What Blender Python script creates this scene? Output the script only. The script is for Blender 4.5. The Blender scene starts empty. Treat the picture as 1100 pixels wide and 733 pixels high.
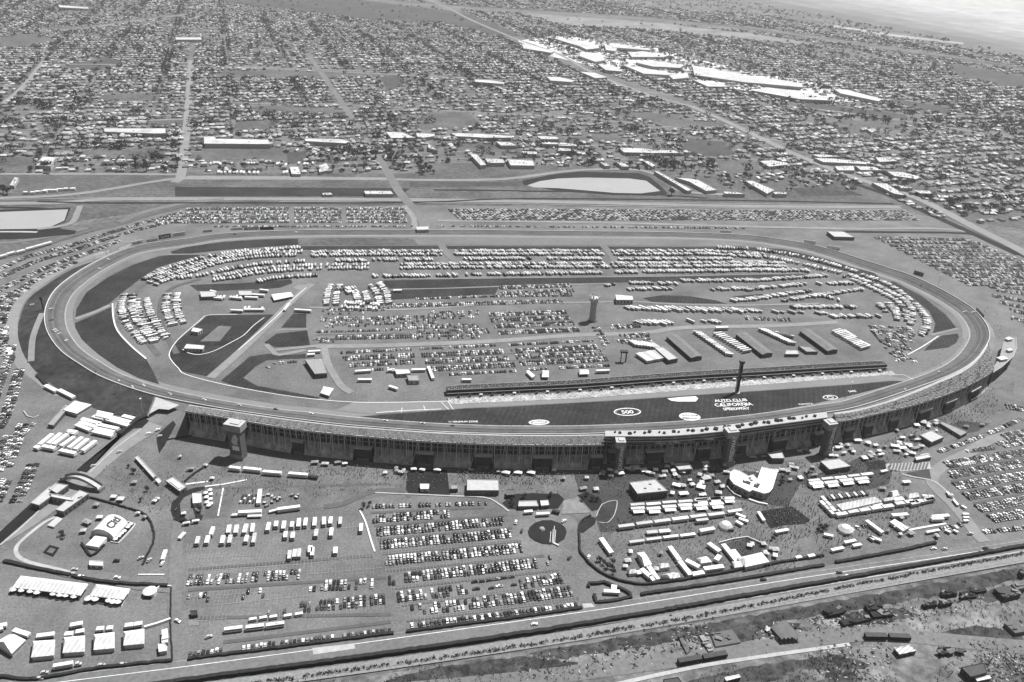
import bpy, bmesh, math, random
import numpy as np
from mathutils import Vector, Matrix
from mathutils.bvhtree import BVHTree
R = math.radians
rnd = random.Random(7)
nrs = np.random.RandomState(11)
sc = bpy.context.scene
COL = sc.collection
# ------------------------------------------------------------------ camera
F = 900.0; CH = 475.0; PITCH = R(26.9); ROLL = R(2.3)
rot = Matrix.Rotation(R(90) - PITCH, 3, 'X') @ Matrix.Rotation(ROLL, 3, 'Z')
cam_d = bpy.data.cameras.new('camera'); cam = bpy.data.objects.new('camera', cam_d); COL.objects.link(cam)
cam.matrix_world = Matrix.Translation((0, 0, CH)) @ rot.to_4x4()
cam_d.sensor_width = 36; cam_d.lens = F / 1100 * 36; cam_d.clip_start = 1; cam_d.clip_end = 120000
sc.camera = cam
RN = np.array(rot)
def G(px, py, z=0.0):
    """point of the photograph -> metres on the level z"""
    d = rot @ Vector(((px - 550) / F, -(py - 366.5) / F, -1))
    t = (z - CH) / d.z
    return (d.x * t, d.y * t)
def Gs(pts, z=0.0): return [G(x, y, z) for x, y in pts]
def T(ox, oy, pts): return [(ox + x / 4.986, oy + y / 4.986) for x, y in pts]
def proj(P):
    P = np.asarray(P, float).copy(); P[:, 2] -= CH
    c = P @ RN
    return np.stack([550 + F * c[:, 0] / -c[:, 2], 366.5 - F * c[:, 1] / -c[:, 2]], 1)
def inpoly(P, poly):
    x, y = P[:, 0], P[:, 1]; r = np.zeros(len(P), bool); n = len(poly); j = n - 1
    for i in range(n):
        xi, yi = poly[i]; xj, yj = poly[j]
        if yi != yj:
            r ^= ((yi > y) != (yj > y)) & (x < (xj - xi) * (y - yi) / (yj - yi) + xi)
        j = i
    return r
# ------------------------------------------------------------------ materials
MT = {}
def mat(name, v, var=.15, scale=.2, rough=.9, metal=0, detail=4, stripes=None, big=None, bump=0, spec=.12):
    m = bpy.data.materials.new(name); m.use_nodes = True; nt = m.node_tree; N = nt.nodes; L = nt.links
    b = N['Principled BSDF']; b.inputs['Roughness'].default_value = rough; b.inputs['Metallic'].default_value = metal
    b.inputs['Specular IOR Level'].default_value = spec
    tc = N.new('ShaderNodeTexCoord')
    geo = N.new('ShaderNodeNewGeometry')
    no = N.new('ShaderNodeTexNoise'); no.inputs['Scale'].default_value = scale; no.inputs['Detail'].default_value = detail
    no.inputs['Roughness'].default_value = .65
    L.new(geo.outputs['Position'], no.inputs['Vector'])
    mr = N.new('ShaderNodeMapRange'); L.new(no.outputs['Fac'], mr.inputs['Value'])
    mr.inputs['From Min'].default_value = .3; mr.inputs['From Max'].default_value = .7
    mr.inputs['To Min'].default_value = v * (1 - var); mr.inputs['To Max'].default_value = v * (1 + var)
    out = mr.outputs['Result']
    if big:
        n2 = N.new('ShaderNodeTexNoise'); n2.inputs['Scale'].default_value = big[0]; n2.inputs['Detail'].default_value = 10
        n2.inputs['Roughness'].default_value = .74
        mp = N.new('ShaderNodeMapping'); L.new(geo.outputs['Position'], mp.inputs['Vector'])
        if len(big) > 2: mp.inputs['Scale'].default_value = big[2]
        L.new(mp.outputs['Vector'], n2.inputs['Vector'])
        m2 = N.new('ShaderNodeMapRange'); L.new(n2.outputs['Fac'], m2.inputs['Value'])
        m2.inputs['From Min'].default_value = .35; m2.inputs['From Max'].default_value = .65
        m2.inputs['To Min'].default_value = 1 - big[1]; m2.inputs['To Max'].default_value = 1 + big[1]
        mu = N.new('ShaderNodeMath'); mu.operation = 'MULTIPLY'; L.new(out, mu.inputs[0]); L.new(m2.outputs['Result'], mu.inputs[1])
        out = mu.outputs[0]
    if stripes:   # (axis angle, period, depth)
        ang, per, dep = stripes
        mp = N.new('ShaderNodeMapping'); mp.inputs['Rotation'].default_value = (0, 0, ang)
        L.new(geo.outputs['Position'], mp.inputs['Vector'])
        wv = N.new('ShaderNodeTexWave'); wv.inputs['Scale'].default_value = 6.2832 / per / 6.2832 * .5
        wv.inputs['Distortion'].default_value = .4
        L.new(mp.outputs['Vector'], wv.inputs['Vector'])
        m3 = N.new('ShaderNodeMapRange'); L.new(wv.outputs['Fac'], m3.inputs['Value'])
        m3.inputs['To Min'].default_value = 1 - dep; m3.inputs['To Max'].default_value = 1 + dep
        mu = N.new('ShaderNodeMath'); mu.operation = 'MULTIPLY'; L.new(out, mu.inputs[0]); L.new(m3.outputs['Result'], mu.inputs[1])
        out = mu.outputs[0]
    L.new(out, b.inputs['Base Color'])
    if bump:
        bp = N.new('ShaderNodeBump'); bp.inputs['Strength'].default_value = 1; bp.inputs['Distance'].default_value = bump
        L.new(no.outputs['Fac'], bp.inputs['Height']); L.new(bp.outputs['Normal'], b.inputs['Normal'])
    MT[name] = m
    return m
mat('earth', .072, .45, .12, big=(.006, .45), detail=8)
mat('scrub', .030, .6, .12, big=(.03, .5), detail=8)
mat('yard_dirt', .090, .5, .12, big=(.02, .6), detail=8)
mat('lot', .090, .34, .55, big=(.014, .30), detail=9, spec=.08)
mat('infield_lot', .084, .32, .45, big=(.012, .30), detail=9, spec=.08)
mat('plaza', .080, .40, .6, big=(.03, .3), detail=9, spec=.08)
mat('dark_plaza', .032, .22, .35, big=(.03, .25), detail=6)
mat('track_groove', .052, .2, .2, big=(.02, .25), spec=.1)
mat('pale_yard', .30, .6, .02, big=(.006, .6), detail=9)
for k_, a_ in enumerate((.08, .11, .14, .17, .20, .23)): mat('wash_%d' % k_, a_, .22, .01, big=(.0015, .18), detail=9)  # pale sand in rising steps, the haze over it painted into the tone
mat('metal_roof', .30, .15, .1, stripes=(.3, 9.0, .2), big=(.03, .28), rough=.5)
mat('asphalt_track', .074, .16, .10, big=(.02, .2), detail=5)
mat('apron', .118, .07, .2, big=(.02, .08))
mat('road', .092, .22, .3, big=(.01, .15), detail=5)
mat('road_pale', .135, .12, .12, big=(.01, .12))
mat('road_dark', .062, .12, .12, big=(.01, .12))
mat('concrete', .23, .14, .3, big=(.03, .12))
mat('concrete_dk', .12, .2, .25, big=(.05, .2))
mat('pit_concrete', .21, .55, .35, big=(.08, .35))
mat('wall_white', .42, .1, .3)
mat('paint', .42, .25, .5)
mat('paint_dim', .19, .3, .3)
mat('grass', .018, .4, .2, big=(.02, .45), detail=8, stripes=(.25, 9.0, .16))
mat('grass_dk', .011, .25, .1, big=(.02, .3), detail=7)
mat('berm', .022, .5, .12, big=(.02, .5), detail=7)
mat('field', .058, .45, .12, big=(.01, .35), detail=7)
mat('field_dk', .038, .35, .06, big=(.006, .3), detail=7)
mat('field_pale', .12, .22, .02, big=(.006, .3), detail=7)
mat('wash', .19, .2, .002, big=(.0006, .3, (1, 4, 1)), detail=8)
mat('water', .20, .05, .02, rough=.25, spec=.5)
mat('canal', .010, .3, .1, rough=.4)  # near-black colour stands for the shaded depth of the canal cut
mat('white', .45, .14, .5, rough=.5)
mat('fabric', .42, .16, .25, rough=.6, stripes=(.4, 5.0, .16), big=(.08, .12))
mat('white2', .30, .2, .4, rough=.5)
mat('silver', .38, .12, .4, rough=.4)
mat('grey', .17, .15, .3)
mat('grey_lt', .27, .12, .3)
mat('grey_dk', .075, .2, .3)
mat('dark', .028, .3, .4, rough=.5)
mat('black', .010, .3, .4, rough=.4)
mat('glass', .022, .2, .4, rough=.12, spec=.7)
mat('car_black', .014, .1, .4, rough=.25, spec=.6)
mat('car_dark', .05, .1, .4, rough=.25, spec=.6)
mat('car_mid', .17, .1, .4, rough=.3, spec=.5)
mat('car_light', .30, .1, .4, rough=.3, spec=.5)
mat('car_white', .55, .04, .4, rough=.3, spec=.5)
mat('leaf_dk', .014, .45, .6, rough=.8)
mat('leaf', .026, .45, .6, rough=.8)
mat('leaf_lt', .05, .45, .6, rough=.8)
mat('bark', .06, .2, .6)
mat('roof_lt', .155, .35, .2)
mat('roof_mid', .10, .2, .2)
mat('roof_dk', .04, .2, .2)
mat('wall_lt', .24, .15, .3)
mat('shed_roof', .15, .08, .3, stripes=(.3, 3.0, .12))
mat('stripe_roof', .33, .1, .3, stripes=(.9, 4.0, .35))
mat('steel', .11, .3, .5, rough=.6)
mat('rust', .017, .45, .3, rough=.9)
mat('skin', .28, .1, 3)
mat('hair', .02, .1, 3)
mat('cloth_lt', .5, .15, 3)
mat('cloth_dk', .035, .2, 3)
mat('cloth_md', .15, .2, 3)
mat('deck', .05, .5, .5, big=(.08, .35))
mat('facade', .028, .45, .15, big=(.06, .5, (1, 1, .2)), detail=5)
mat('panel', .20, .35, .25, big=(.12, .5, (1, 1, .15)), detail=6)
mat('ballast', .135, .25, .5)
mat('rail', .20, .2, .5, rough=.4, metal=.3)
# ------------------------------------------------------------------ mesh helpers
class MB:
    def __init__(s): s.v = []; s.f = []; s.m = []
    def add(s, vs, fs, m):
        o = len(s.v); s.v += [tuple(v) for v in vs]; s.f += [tuple(i + o for i in f) for f in fs]; s.m += [m] * len(fs); return s
    def box(s, cx, cy, z0, z1, sx, sy, m, a=0, taper=1.0, topm=None, shift=(0, 0)):
        c, n = math.cos(a), math.sin(a); vs = []
        for z, k in ((z0, 1), (z1, taper)):
            for x, y in ((-1, -1), (1, -1), (1, 1), (-1, 1)):
                X, Y = x * sx / 2 * k, y * sy / 2 * k
                if z == z1: X += shift[0]; Y += shift[1]
                vs.append((cx + X * c - Y * n, cy + X * n + Y * c, z))
        s.add(vs, [(0, 3, 2, 1), (0, 1, 5, 4), (1, 2, 6, 5), (2, 3, 7, 6), (3, 0, 4, 7)], m)
        s.f.append(tuple(len(s.v) - 8 + i for i in (4, 5, 6, 7))); s.m.append(topm or m); return s
    def prism(s, poly, z0, z1, m, topm=None, cap=True):
        a = sum(poly[i][0] * poly[(i + 1) % len(poly)][1] - poly[(i + 1) % len(poly)][0] * poly[i][1] for i in range(len(poly)))
        if a < 0: poly = poly[::-1]
        n = len(poly); o = len(s.v)
        s.v += [(x, y, z0) for x, y in poly] + [(x, y, z1) for x, y in poly]
        for i in range(n):
            j = (i + 1) % n; s.f.append((o + i, o + j, o + n + j, o + n + i)); s.m.append(m)
        if cap: s.f.append(tuple(o + n + i for i in range(n))); s.m.append(topm or m)
        return s
    def gable(s, L, W, z0, z1, m, endm=None, over=0, ins=0.0):   # ridge along x
        l, w = L / 2 + over, W / 2 + over; r = l - ins
        vs = [(-l, -w, z0), (l, -w, z0), (l, w, z0), (-l, w, z0), (-r, 0, z1), (r, 0, z1)]
        s.add(vs, [(0, 1, 5, 4), (2, 3, 4, 5)], m); s.add(vs, [(1, 2, 5), (3, 0, 4)], endm or m)
        s.add(vs[:4], [(0, 3, 2, 1)], m); return s
    def cyl(s, cx, cy, z0, z1, r0, r1, m, n=8, capm=None):
        o = len(s.v)
        for z, r in ((z0, r0), (z1, r1)):
            for i in range(n): s.v.append((cx + r * math.cos(i * 2 * math.pi / n), cy + r * math.sin(i * 2 * math.pi / n), z))
        for i in range(n): s.f.append((o + i, o + (i + 1) % n, o + n + (i + 1) % n, o + n + i)); s.m.append(m)
        s.f.append(tuple(o + n + i for i in range(n))); s.m.append(capm or m); return s
    def ribbon(s, pts, w, z, m, closed=False):
        """flat strip along metre points; w half-width list or number; z number or list"""
        n = len(pts); L_ = []
        for i, (x, y) in enumerate(pts):
            a = pts[(i - 1) % n] if (closed or i) else pts[i]; b = pts[(i + 1) % n] if (closed or i < n - 1) else pts[i]
            dx, dy = b[0] - a[0], b[1] - a[1]; l = math.hypot(dx, dy) or 1; nx, ny = -dy / l, dx / l
            ww = w[i] if isinstance(w, (list, tuple)) else w; zz = z[i] if isinstance(z, (list, tuple)) else z
            L_.append(((x + nx * ww, y + ny * ww, zz), (x - nx * ww, y - ny * ww, zz)))
        o = len(s.v)
        for a, b in L_: s.v += [a, b]
        for i in range(n if closed else n - 1):
            j = (i + 1) % n; s.f.append((o + 2 * i + 1, o + 2 * j + 1, o + 2 * j, o + 2 * i)); s.m.append(m)
        return s
    def wallr(s, pts, w, z0, z1, m, closed=False, topm=None):
        """upright band (hedge, fence, kerb) along metre points"""
        n = len(pts); A = []
        for i, (x, y) in enumerate(pts):
            a = pts[(i - 1) % n] if (closed or i) else pts[i]; b = pts[(i + 1) % n] if (closed or i < n - 1) else pts[i]
            dx, dy = b[0] - a[0], b[1] - a[1]; l = math.hypot(dx, dy) or 1; nx, ny = -dy / l * w / 2, dx / l * w / 2
            za = z0[i] if isinstance(z0, (list, tuple)) else z0; zb = z1[i] if isinstance(z1, (list, tuple)) else z1
            A.append([(x + nx, y + ny, za), (x + nx, y + ny, zb), (x - nx, y - ny, zb), (x - nx, y - ny, za)])
        o = len(s.v)
        for q in A: s.v += q
        for i in range(n if closed else n - 1):
            j = (i + 1) % n
            for k in range(3):
                s.f.append((o + 4 * i + k, o + 4 * i + k + 1, o + 4 * j + k + 1, o + 4 * j + k)); s.m.append((topm or m) if k == 1 else m)
        if not closed:
            s.f.append((o, o + 3, o + 2, o + 1)); s.m.append(m); e = o + 4 * (n - 1); s.f.append((e, e + 1, e + 2, e + 3)); s.m.append(m)
        return s
    def mesh(s, name):
        me = bpy.data.meshes.new(name); me.from_pydata(s.v, [], s.f)
        used = sorted(set(s.m)); ix = {k: i for i, k in enumerate(used)}
        for k in used: me.materials.append(MT[k])
        me.polygons.foreach_set('material_index', [ix[k] for k in s.m]); me.update(); return me
def link(name, me, parent=None):
    o = bpy.data.objects.new(name, me); COL.objects.link(o)
    if parent: o.parent = parent
    return o
def tag(o, label=None, cat=None, group=None, kind=None):
    if label: o['label'] = label
    if cat: o['category'] = cat
    if group: o['group'] = group
    if kind: o['kind'] = kind
    return o
def thing(name, label, cat, loc=(0, 0, 0), rz=0, group=None):
    o = bpy.data.objects.new(name, None); COL.objects.link(o); o.location = loc; o.rotation_euler = (0, 0, rz); o.empty_display_size = .5
    return tag(o, label, cat, group)
def part(name, mb, parent, label=None):
    o = link(name, mb.mesh(name) if isinstance(mb, MB) else mb, parent)
    if label: o['label'] = label
    return o
def struct(name, mb): return tag(link(name, mb.mesh(name)), kind='structure')
def flat(name, pxpoly, z, m, dens=None):
    mb = MB(); P = Gs(pxpoly, z)
    a = sum(P[i][0] * P[(i + 1) % len(P)][1] - P[(i + 1) % len(P)][0] * P[i][1] for i in range(len(P)))
    if a < 0: P = P[::-1]
    mb.add([(x, y, z) for x, y in P], [tuple(range(len(P)))], m); return mb
def smooth(pts, k=4, closed=False):
    """Catmull-Rom"""
    n = len(pts); out = []
    rng = range(n if closed else n - 1)
    for i in rng:
        p = [pts[(i + d) % n] if closed else pts[min(max(i + d, 0), n - 1)] for d in (-1, 0, 1, 2)]
        for j in range(k):
            t = j / k
            out.append(tuple(.5 * (2 * p[1][c] + (p[2][c] - p[0][c]) * t + (2 * p[0][c] - 5 * p[1][c] + 4 * p[2][c] - p[3][c]) * t * t + (3 * p[1][c] - p[0][c] - 3 * p[2][c] + p[3][c]) * t ** 3) for c in range(len(pts[0]))))
    if not closed: out.append(tuple(pts[-1]))
    return out
ONES = ['', 'first', 'second', 'third', 'fourth', 'fifth', 'sixth', 'seventh', 'eighth', 'ninth', 'tenth', 'eleventh', 'twelfth', 'thirteenth', 'fourteenth', 'fifteenth', 'sixteenth', 'seventeenth', 'eighteenth', 'nineteenth']
TENS = ['', '', 'twent', 'thirt', 'fort', 'fift', 'sixt', 'sevent', 'eight', 'ninet']
def ordw(n):
    if n >= 100: return 'hundred-and-' + ordw(n - 100) if n > 100 else 'hundredth'
    if n < 20: return ONES[n]
    return TENS[n // 10] + ('ieth' if n % 10 == 0 else 'y-' + ONES[n % 10])
class Soup:
    """one big mesh of many small repeats: arrays of a template"""
    def __init__(s): s.V = []; s.Fs = []; s.Fn = []; s.M = []; s.n = 0; s.mats = []
    def mi(s, k):
        if k not in s.mats: s.mats.append(k)
        return s.mats.index(k)
    def add(s, mb, X, Y, Z, A, S=None, swap=None):
        """mb template; arrays; swap maps a material name to an array of names"""
        V = np.array(mb.v); n = len(X); nv = len(V)
        if n == 0: return
        X, Y, Z, A = [np.broadcast_to(np.asarray(q, float), (n,)) for q in (X, Y, Z, A)]
        S = np.ones((n, 3)) if S is None else np.asarray(S)
        if S.ndim == 1: S = np.repeat(S[:, None], 3, 1)
        P = V[None] * S[:, None]
        c, q = np.cos(A)[:, None], np.sin(A)[:, None]
        W = np.stack([P[..., 0] * c - P[..., 1] * q + X[:, None], P[..., 0] * q + P[..., 1] * c + Y[:, None], P[..., 2] + Z[:, None]], -1)
        s.V.append(W.reshape(-1, 3))
        fl = np.concatenate([np.array(f) for f in mb.f]); fn = np.array([len(f) for f in mb.f])
        s.Fs.append((fl[None] + (np.arange(n) * nv)[:, None] + s.n).ravel()); s.Fn.append(np.tile(fn, n))
        mm = np.empty((n, len(mb.f)), int)
        for j, k in enumerate(mb.m):
            if swap and k in swap: mm[:, j] = [s.mi(z) for z in swap[k]]
            else: mm[:, j] = s.mi(k)
        s.M.append(mm.ravel()); s.n += n * nv
    def build(s, name):
        me = bpy.data.meshes.new(name); V = np.concatenate(s.V); L = np.concatenate(s.Fs); N = np.concatenate(s.Fn); M = np.concatenate(s.M)
        me.vertices.add(len(V)); me.vertices.foreach_set('co', V.ravel().astype(np.float32))
        me.loops.add(len(L)); me.loops.foreach_set('vertex_index', L.astype(np.int32))
        me.polygons.add(len(N)); st = np.concatenate([[0], np.cumsum(N)[:-1]])
        me.polygons.foreach_set('loop_start', st.astype(np.int32)); me.polygons.foreach_set('loop_total', N.astype(np.int32))
        for k in s.mats: me.materials.append(MT[k])
        me.polygons.foreach_set('material_index', M.astype(np.int32)); me.update(calc_edges=True); me.validate()
        return link(name, me)
def text_part(s, parent, size, loc, rotm, m, name='lettering', ext=.05, stretch=1.0, bold=.02):
    cu = bpy.data.curves.new('t', 'FONT'); cu.body = s; cu.size = size; cu.extrude = ext; cu.offset = bold * size; cu.align_x = 'CENTER'; cu.align_y = 'CENTER'
    o = bpy.data.objects.new('t', cu); COL.objects.link(o); bpy.context.view_layer.update()
    me = bpy.data.meshes.new_from_object(o.evaluated_get(bpy.context.evaluated_depsgraph_get()))
    bpy.data.objects.remove(o); me.materials.clear(); me.materials.append(MT[m])
    me.transform(Matrix.Diagonal((1, stretch, 1, 1)))
    p = link(name, me, parent); p.matrix_local = Matrix.Translation(loc) @ rotm
    return p
# ================================================================== sky, sun, air
w = bpy.data.worlds.new('World'); sc.world = w; w.use_nodes = True; nt = w.node_tree
sky = nt.nodes.new('ShaderNodeTexSky'); sky.sky_type = 'NISHITA'; sky.sun_disc = False
SUNEL, SUNAZ = 63, 50        # azimuth from the view direction towards the right
sky.sun_elevation = R(SUNEL); sky.sun_rotation = R(SUNAZ)
bwn = nt.nodes.new('ShaderNodeRGBToBW'); nt.links.new(sky.outputs[0], bwn.inputs[0])
nt.links.new(bwn.outputs[0], nt.nodes['Background'].inputs['Color']); nt.nodes['Background'].inputs['Strength'].default_value = .065
sl = bpy.data.lights.new('sun', 'SUN'); sl.energy = 4.9; sl.angle = R(1.0); so = bpy.data.objects.new('sun', sl); COL.objects.link(so)
sd = Vector((math.sin(R(SUNAZ)) * math.cos(R(SUNEL)), math.cos(R(SUNAZ)) * math.cos(R(SUNEL)), math.sin(R(SUNEL))))
so.rotation_euler = sd.to_track_quat('Z', 'Y').to_euler(); so.location = (0, 0, 800)
sc.view_settings.view_transform = 'Standard'; sc.view_settings.look = 'None'; sc.view_settings.exposure = 1.08; sc.view_settings.gamma = 1
hz = MB().box(0, 0, -1.5, 520, 92000, 92000, 'white')
ho = link('haze', hz.mesh('haze')); ho['kind'] = 'stuff'; ho['label'] = 'thin pale haze lying over the far suburbs'
hm = bpy.data.materials.new('haze_air'); hm.use_nodes = True; hm.node_tree.nodes.remove(hm.node_tree.nodes['Principled BSDF'])
pv = hm.node_tree.nodes.new('ShaderNodeVolumePrincipled'); pv.inputs['Density'].default_value = 3.2e-5; pv.inputs['Color'].default_value = (.97, .97, .97, 1)
pv.inputs['Anisotropy'].default_value = .3
hm.node_tree.links.new(pv.outputs[0], hm.node_tree.nodes['Material Output'].inputs['Volume'])
ho.data.materials.clear(); ho.data.materials.append(hm)
# ================================================================== ground
struct('ground', MB().add([(-45000, -45000, 0), (45000, -45000, 0), (45000, 45000, 0), (-45000, 45000, 0)], [(0, 1, 2, 3)], 'earth'))
Z1, Z2, Z3, Z4, Z5, Z6 = .12, .24, .36, .48, .60, .72
ZC = [0]
def zj(z):
    ZC[0] += 1; return z + (ZC[0] % 38) * .003
RR_ = random.Random(5)
def rough(poly, amp=1.6):
    out = []
    for i in range(len(poly)):
        a, b = poly[i], poly[(i + 1) % len(poly)]; k = max(1, int(math.hypot(b[0] - a[0], b[1] - a[1]) / 7))
        for j in range(k):
            t = j / k; out.append((a[0] * (1 - t) + b[0] * t + RR_.uniform(-amp, amp), a[1] * (1 - t) + b[1] * t + RR_.uniform(-amp, amp) * .6))
    return out
def S(name, poly, z, m):
    if name in ('scrub_strip', 'bare_ground', 'planting_bed'): poly = rough(poly, 2.2 if name == 'scrub_strip' else .7)
    elif name == 'field': poly = rough(poly, .5)
    return struct(name, flat(name, poly, zj(z), m))
# dry wash far away to the upper right; nested paler sheets paint its haze
WB = [(690, -14), (800, 2), (900, 20), (1000, 40), (1060, 52), (1110, 64), (1300, 112)]
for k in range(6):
    S('dry_wash_haze', rough([(a + k * 16, b - k * 3.2) for a, b in WB] + [(1400, 60), (1300, -20), (1000, -60), (800, -60)], .8), .1 + k * .12, 'wash_%d' % k)
S('pale_yards', [(556, 44), (600, 38), (700, 50), (742, 62), (800, 76), (880, 90), (955, 108), (900, 110), (820, 100), (742, 88), (690, 84), (640, 72), (590, 60)], .5, 'pale_yard')
S('far_road', [(895, 27), (960, 37), (1035, 46), (1035, 48), (960, 39.5), (895, 29)], .8, 'wash')
# the speedway grounds
S('speedway_grounds', T(0, 0, []) + [(-60, 600), (-60, 330), (-20, 275), (60, 262), (130, 240), (200, 224), (460, 221), (960, 225), (1010, 235), (1150, 300), (1150, 440), (1100, 580), (900, 622), (560, 682), (190, 736), (-60, 760)], Z1, 'lot')
S('plaza', [(150, 462), (200, 470), (400, 500), (660, 510), (900, 490), (1010, 440), (1090, 410), (1085, 450), (1000, 482), (960, 500), (955, 520), (1010, 545), (1045, 580), (880, 612), (700, 634), (650, 618), (625, 590), (620, 560), (600, 545), (540, 530), (430, 528), (350, 545), (200, 560), (150, 540), (110, 510)], Z2, 'plaza')
S('dark_plaza', [(616, 508), (700, 503), (800, 506), (870, 512), (905, 500), (930, 488), (960, 500), (955, 520), (920, 530), (860, 520), (845, 545), (790, 536), (700, 552), (676, 570), (645, 572), (640, 556), (650, 542), (622, 528)], Z3, 'dark_plaza')
S('dark_lawn', T(380, 440, [(290, 322), (500, 322), (515, 460), (275, 452)]), Z3, 'grass_dk')
S('dark_lawn', T(720, 440, [(478, 545), (650, 518), (750, 590), (722, 612), (600, 620), (537, 637)]), Z4, 'grass_dk')
S('dark_lot', T(880, 440, [(690, 82), (760, 62), (915, 75), (850, 115), (795, 127)]), Z3, 'dark_plaza')
S('dark_lawn', T(880, 440, [(240, 285), (345, 270), (390, 312), (275, 322)]), Z4, 'grass_dk')
S('dark_lawn', T(880, 440, [(430, 345), (590, 320), (600, 375), (500, 352)]), Z4, 'dark_plaza')
# infield base
inf = T(200, 220, [(0, 235), (600, 175), (1097, 170)]) + [(620, 256), (760, 258), (840, 263), (880, 274), (920, 284), (946, 294), (976, 306), (1000, 318), (1024, 334), (1036, 352), (1039, 364), (1026, 380), (1000, 398), (972, 409), (920, 424), (820, 445), (700, 456), (620, 458), (520, 458), (460, 455), (400, 449), (320, 440), (260, 432), (200, 420), (170, 414), (148, 408), (124, 396), (104, 382), (86, 366), (79, 352), (78, 348), (80, 332), (90, 314), (112, 298), (140, 284), (180, 272.5)]
S('infield', inf, Z2, 'infield_lot')
# ------------------------------------------------------------------ the banked track
outer = [(200, 257), (240, 251.5), (320, 248), (420, 247.5), (520, 247.8), (620, 249), (720, 250), (800, 253), (840, 258), (870, 263), (900, 271), (928, 280), (956, 289), (980, 297), (1008, 310), (1028, 321), (1046, 333), (1057, 345), (1062.5, 357), (1061, 369), (1047, 388), (1020, 404), (970, 422), (920, 438), (880, 445), (820, 454), (760, 460), (700, 464), (620, 467), (540, 467), (480, 465), (440, 462.5), (400, 459.5), (360, 456), (300, 448.5), (248, 441), (200, 432.5), (166, 425), (136, 416), (106, 404), (86, 392), (66, 378), (53, 361), (48, 345), (50, 328), (60, 311), (80, 295), (102, 282), (128, 270), (154, 263)]
outer = smooth(outer, 3, True)
zo = []
for i, (x, y) in enumerate(outer):    # bank height by place
    if 260 < x < 740 and y < 300: zo.append(1.6)
    elif y < 300: zo.append(1.6 + 3.6 * min(1, (abs(x - 500) - 240) / 200))
    elif 320 < x < 920 and y > 400: zo.append(4.2)
    else: zo.append(5.4)
OW = [G(x, y, z) for (x, y), z in zip(outer, zo)]
n = len(OW)
def offs(P, d, closed=True):
    out = []; m = len(P)
    for i in range(m):
        a, b = (P[i - 1], P[(i + 1) % m]) if closed else (P[max(i - 1, 0)], P[min(i + 1, m - 1)])
        dx, dy = b[0] - a[0], b[1] - a[1]; l = math.hypot(dx, dy); out.append((P[i][0] - dy / l * d, P[i][1] + dx / l * d))
    return out
# outer runs clockwise seen from above?  choose the sign that goes inwards
area = sum(OW[i][0] * OW[(i + 1) % n][1] - OW[(i + 1) % n][0] * OW[i][1] for i in range(n))
sg = 1 if area > 0 else -1
TWs = []
for (x, y) in outer:      # width of the racing surface
    TWs.append(23.0)
IN1 = offs(OW, sg * 21.5); IN2 = offs(OW, sg * 23.0); IN3 = offs(OW, sg * 31.0)
mb = MB()
def loft(A, za, B, zb, m, mb):
    o = len(mb.v); k = len(A)
    for i in range(k): mb.v.append((A[i][0], A[i][1], za[i])); mb.v.append((B[i][0], B[i][1], zb[i]))
    for i in range(k):
        j = (i + 1) % k; f = (o + 2 * i, o + 2 * i + 1, o + 2 * j + 1, o + 2 * j)
        mb.f.append(f if sg < 0 else f[::-1]); mb.m.append(m)
mid = offs(OW, sg * 9.0)
ds_ = (0, 3.5, 7.5, 9.5, 14.5, 17.5, 21.5); ms_ = ('asphalt_track', 'track_groove', 'asphalt_track', 'track_groove', 'asphalt_track', 'asphalt_track')
L5 = [[z * (1 - d / 21.5) + .62 * d / 21.5 for z in zo] for d in ds_]; O5 = [offs(OW, sg * d) if d else OW for d in ds_]
for k in range(6): loft(O5[k], L5[k], O5[k + 1], L5[k + 1], ms_[k], mb)
loft(IN1, [.62] * n, IN2, [.56] * n, 'paint_dim', mb)
loft(IN2, [.56] * n, IN3, [.42] * n, 'apron', mb)
track = struct('race_track', mb)
# yellow groove line, darker racing groove
gl = MB(); g1 = offs(OW, sg * 13.0); g2 = offs(OW, sg * 13.7)
zz = [(z * (1 - 13 / 21.5) + .62 * 13 / 21.5) + .35 for z in zo]
loft(g1, zz, g2, zz, 'road', gl); struct('lane_seam', gl)
wl = MB().wallr(OW, .6, [z - 1 for z in zo], [z + 1.3 for z in zo], 'wall_white', True); tag(link('track_wall', wl.mesh('track_wall')), 'long pale concrete wall round the outer edge of the race track', 'wall')
# ------------------------------------------------------------------ outer banks (grass slope down to the perimeter road)
ber_out = smooth([(108, 279), (80, 288), (50, 306), (30, 322), (22, 340), (19, 358), (24, 378), (34, 394), (50, 409), (76, 426), (100, 438), (124, 446), (154, 448), (160, 441)], 3)
BO = Gs(ber_out, .4)
def nearest(P, Q, zq):
    b = min(range(len(Q)), key=lambda i: (Q[i][0] - P[0]) ** 2 + (Q[i][1] - P[1]) ** 2); return b
mb = MB(); prev = None; i0 = nearest(BO[0], OW, zo); i1 = nearest(G(168, 426, 5), OW, zo)
step = (i1 - i0) % n; fwd = True
if step > n / 2: step = (i0 - i1) % n; fwd = False
K = len(BO)
for k in range(K):
    t = k / (K - 1) * step; ii = (i0 + (t if fwd else -t)) % n; a = int(ii) % n; b = (a + 1) % n; fr = ii - int(ii)
    P = tuple(OW[a][c] * (1 - fr) + OW[b][c] * fr for c in (0, 1)); z = zo[a] * (1 - fr) + zo[b] * fr
    mb.v += [(P[0], P[1], z + .1), (BO[k][0], BO[k][1], .4)]
for k in range(K - 1): mb.f.append((2 * k, 2 * k + 1, 2 * k + 3, 2 * k + 2)); mb.m.append('berm')
berm = struct('grass_bank', mb)
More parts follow.
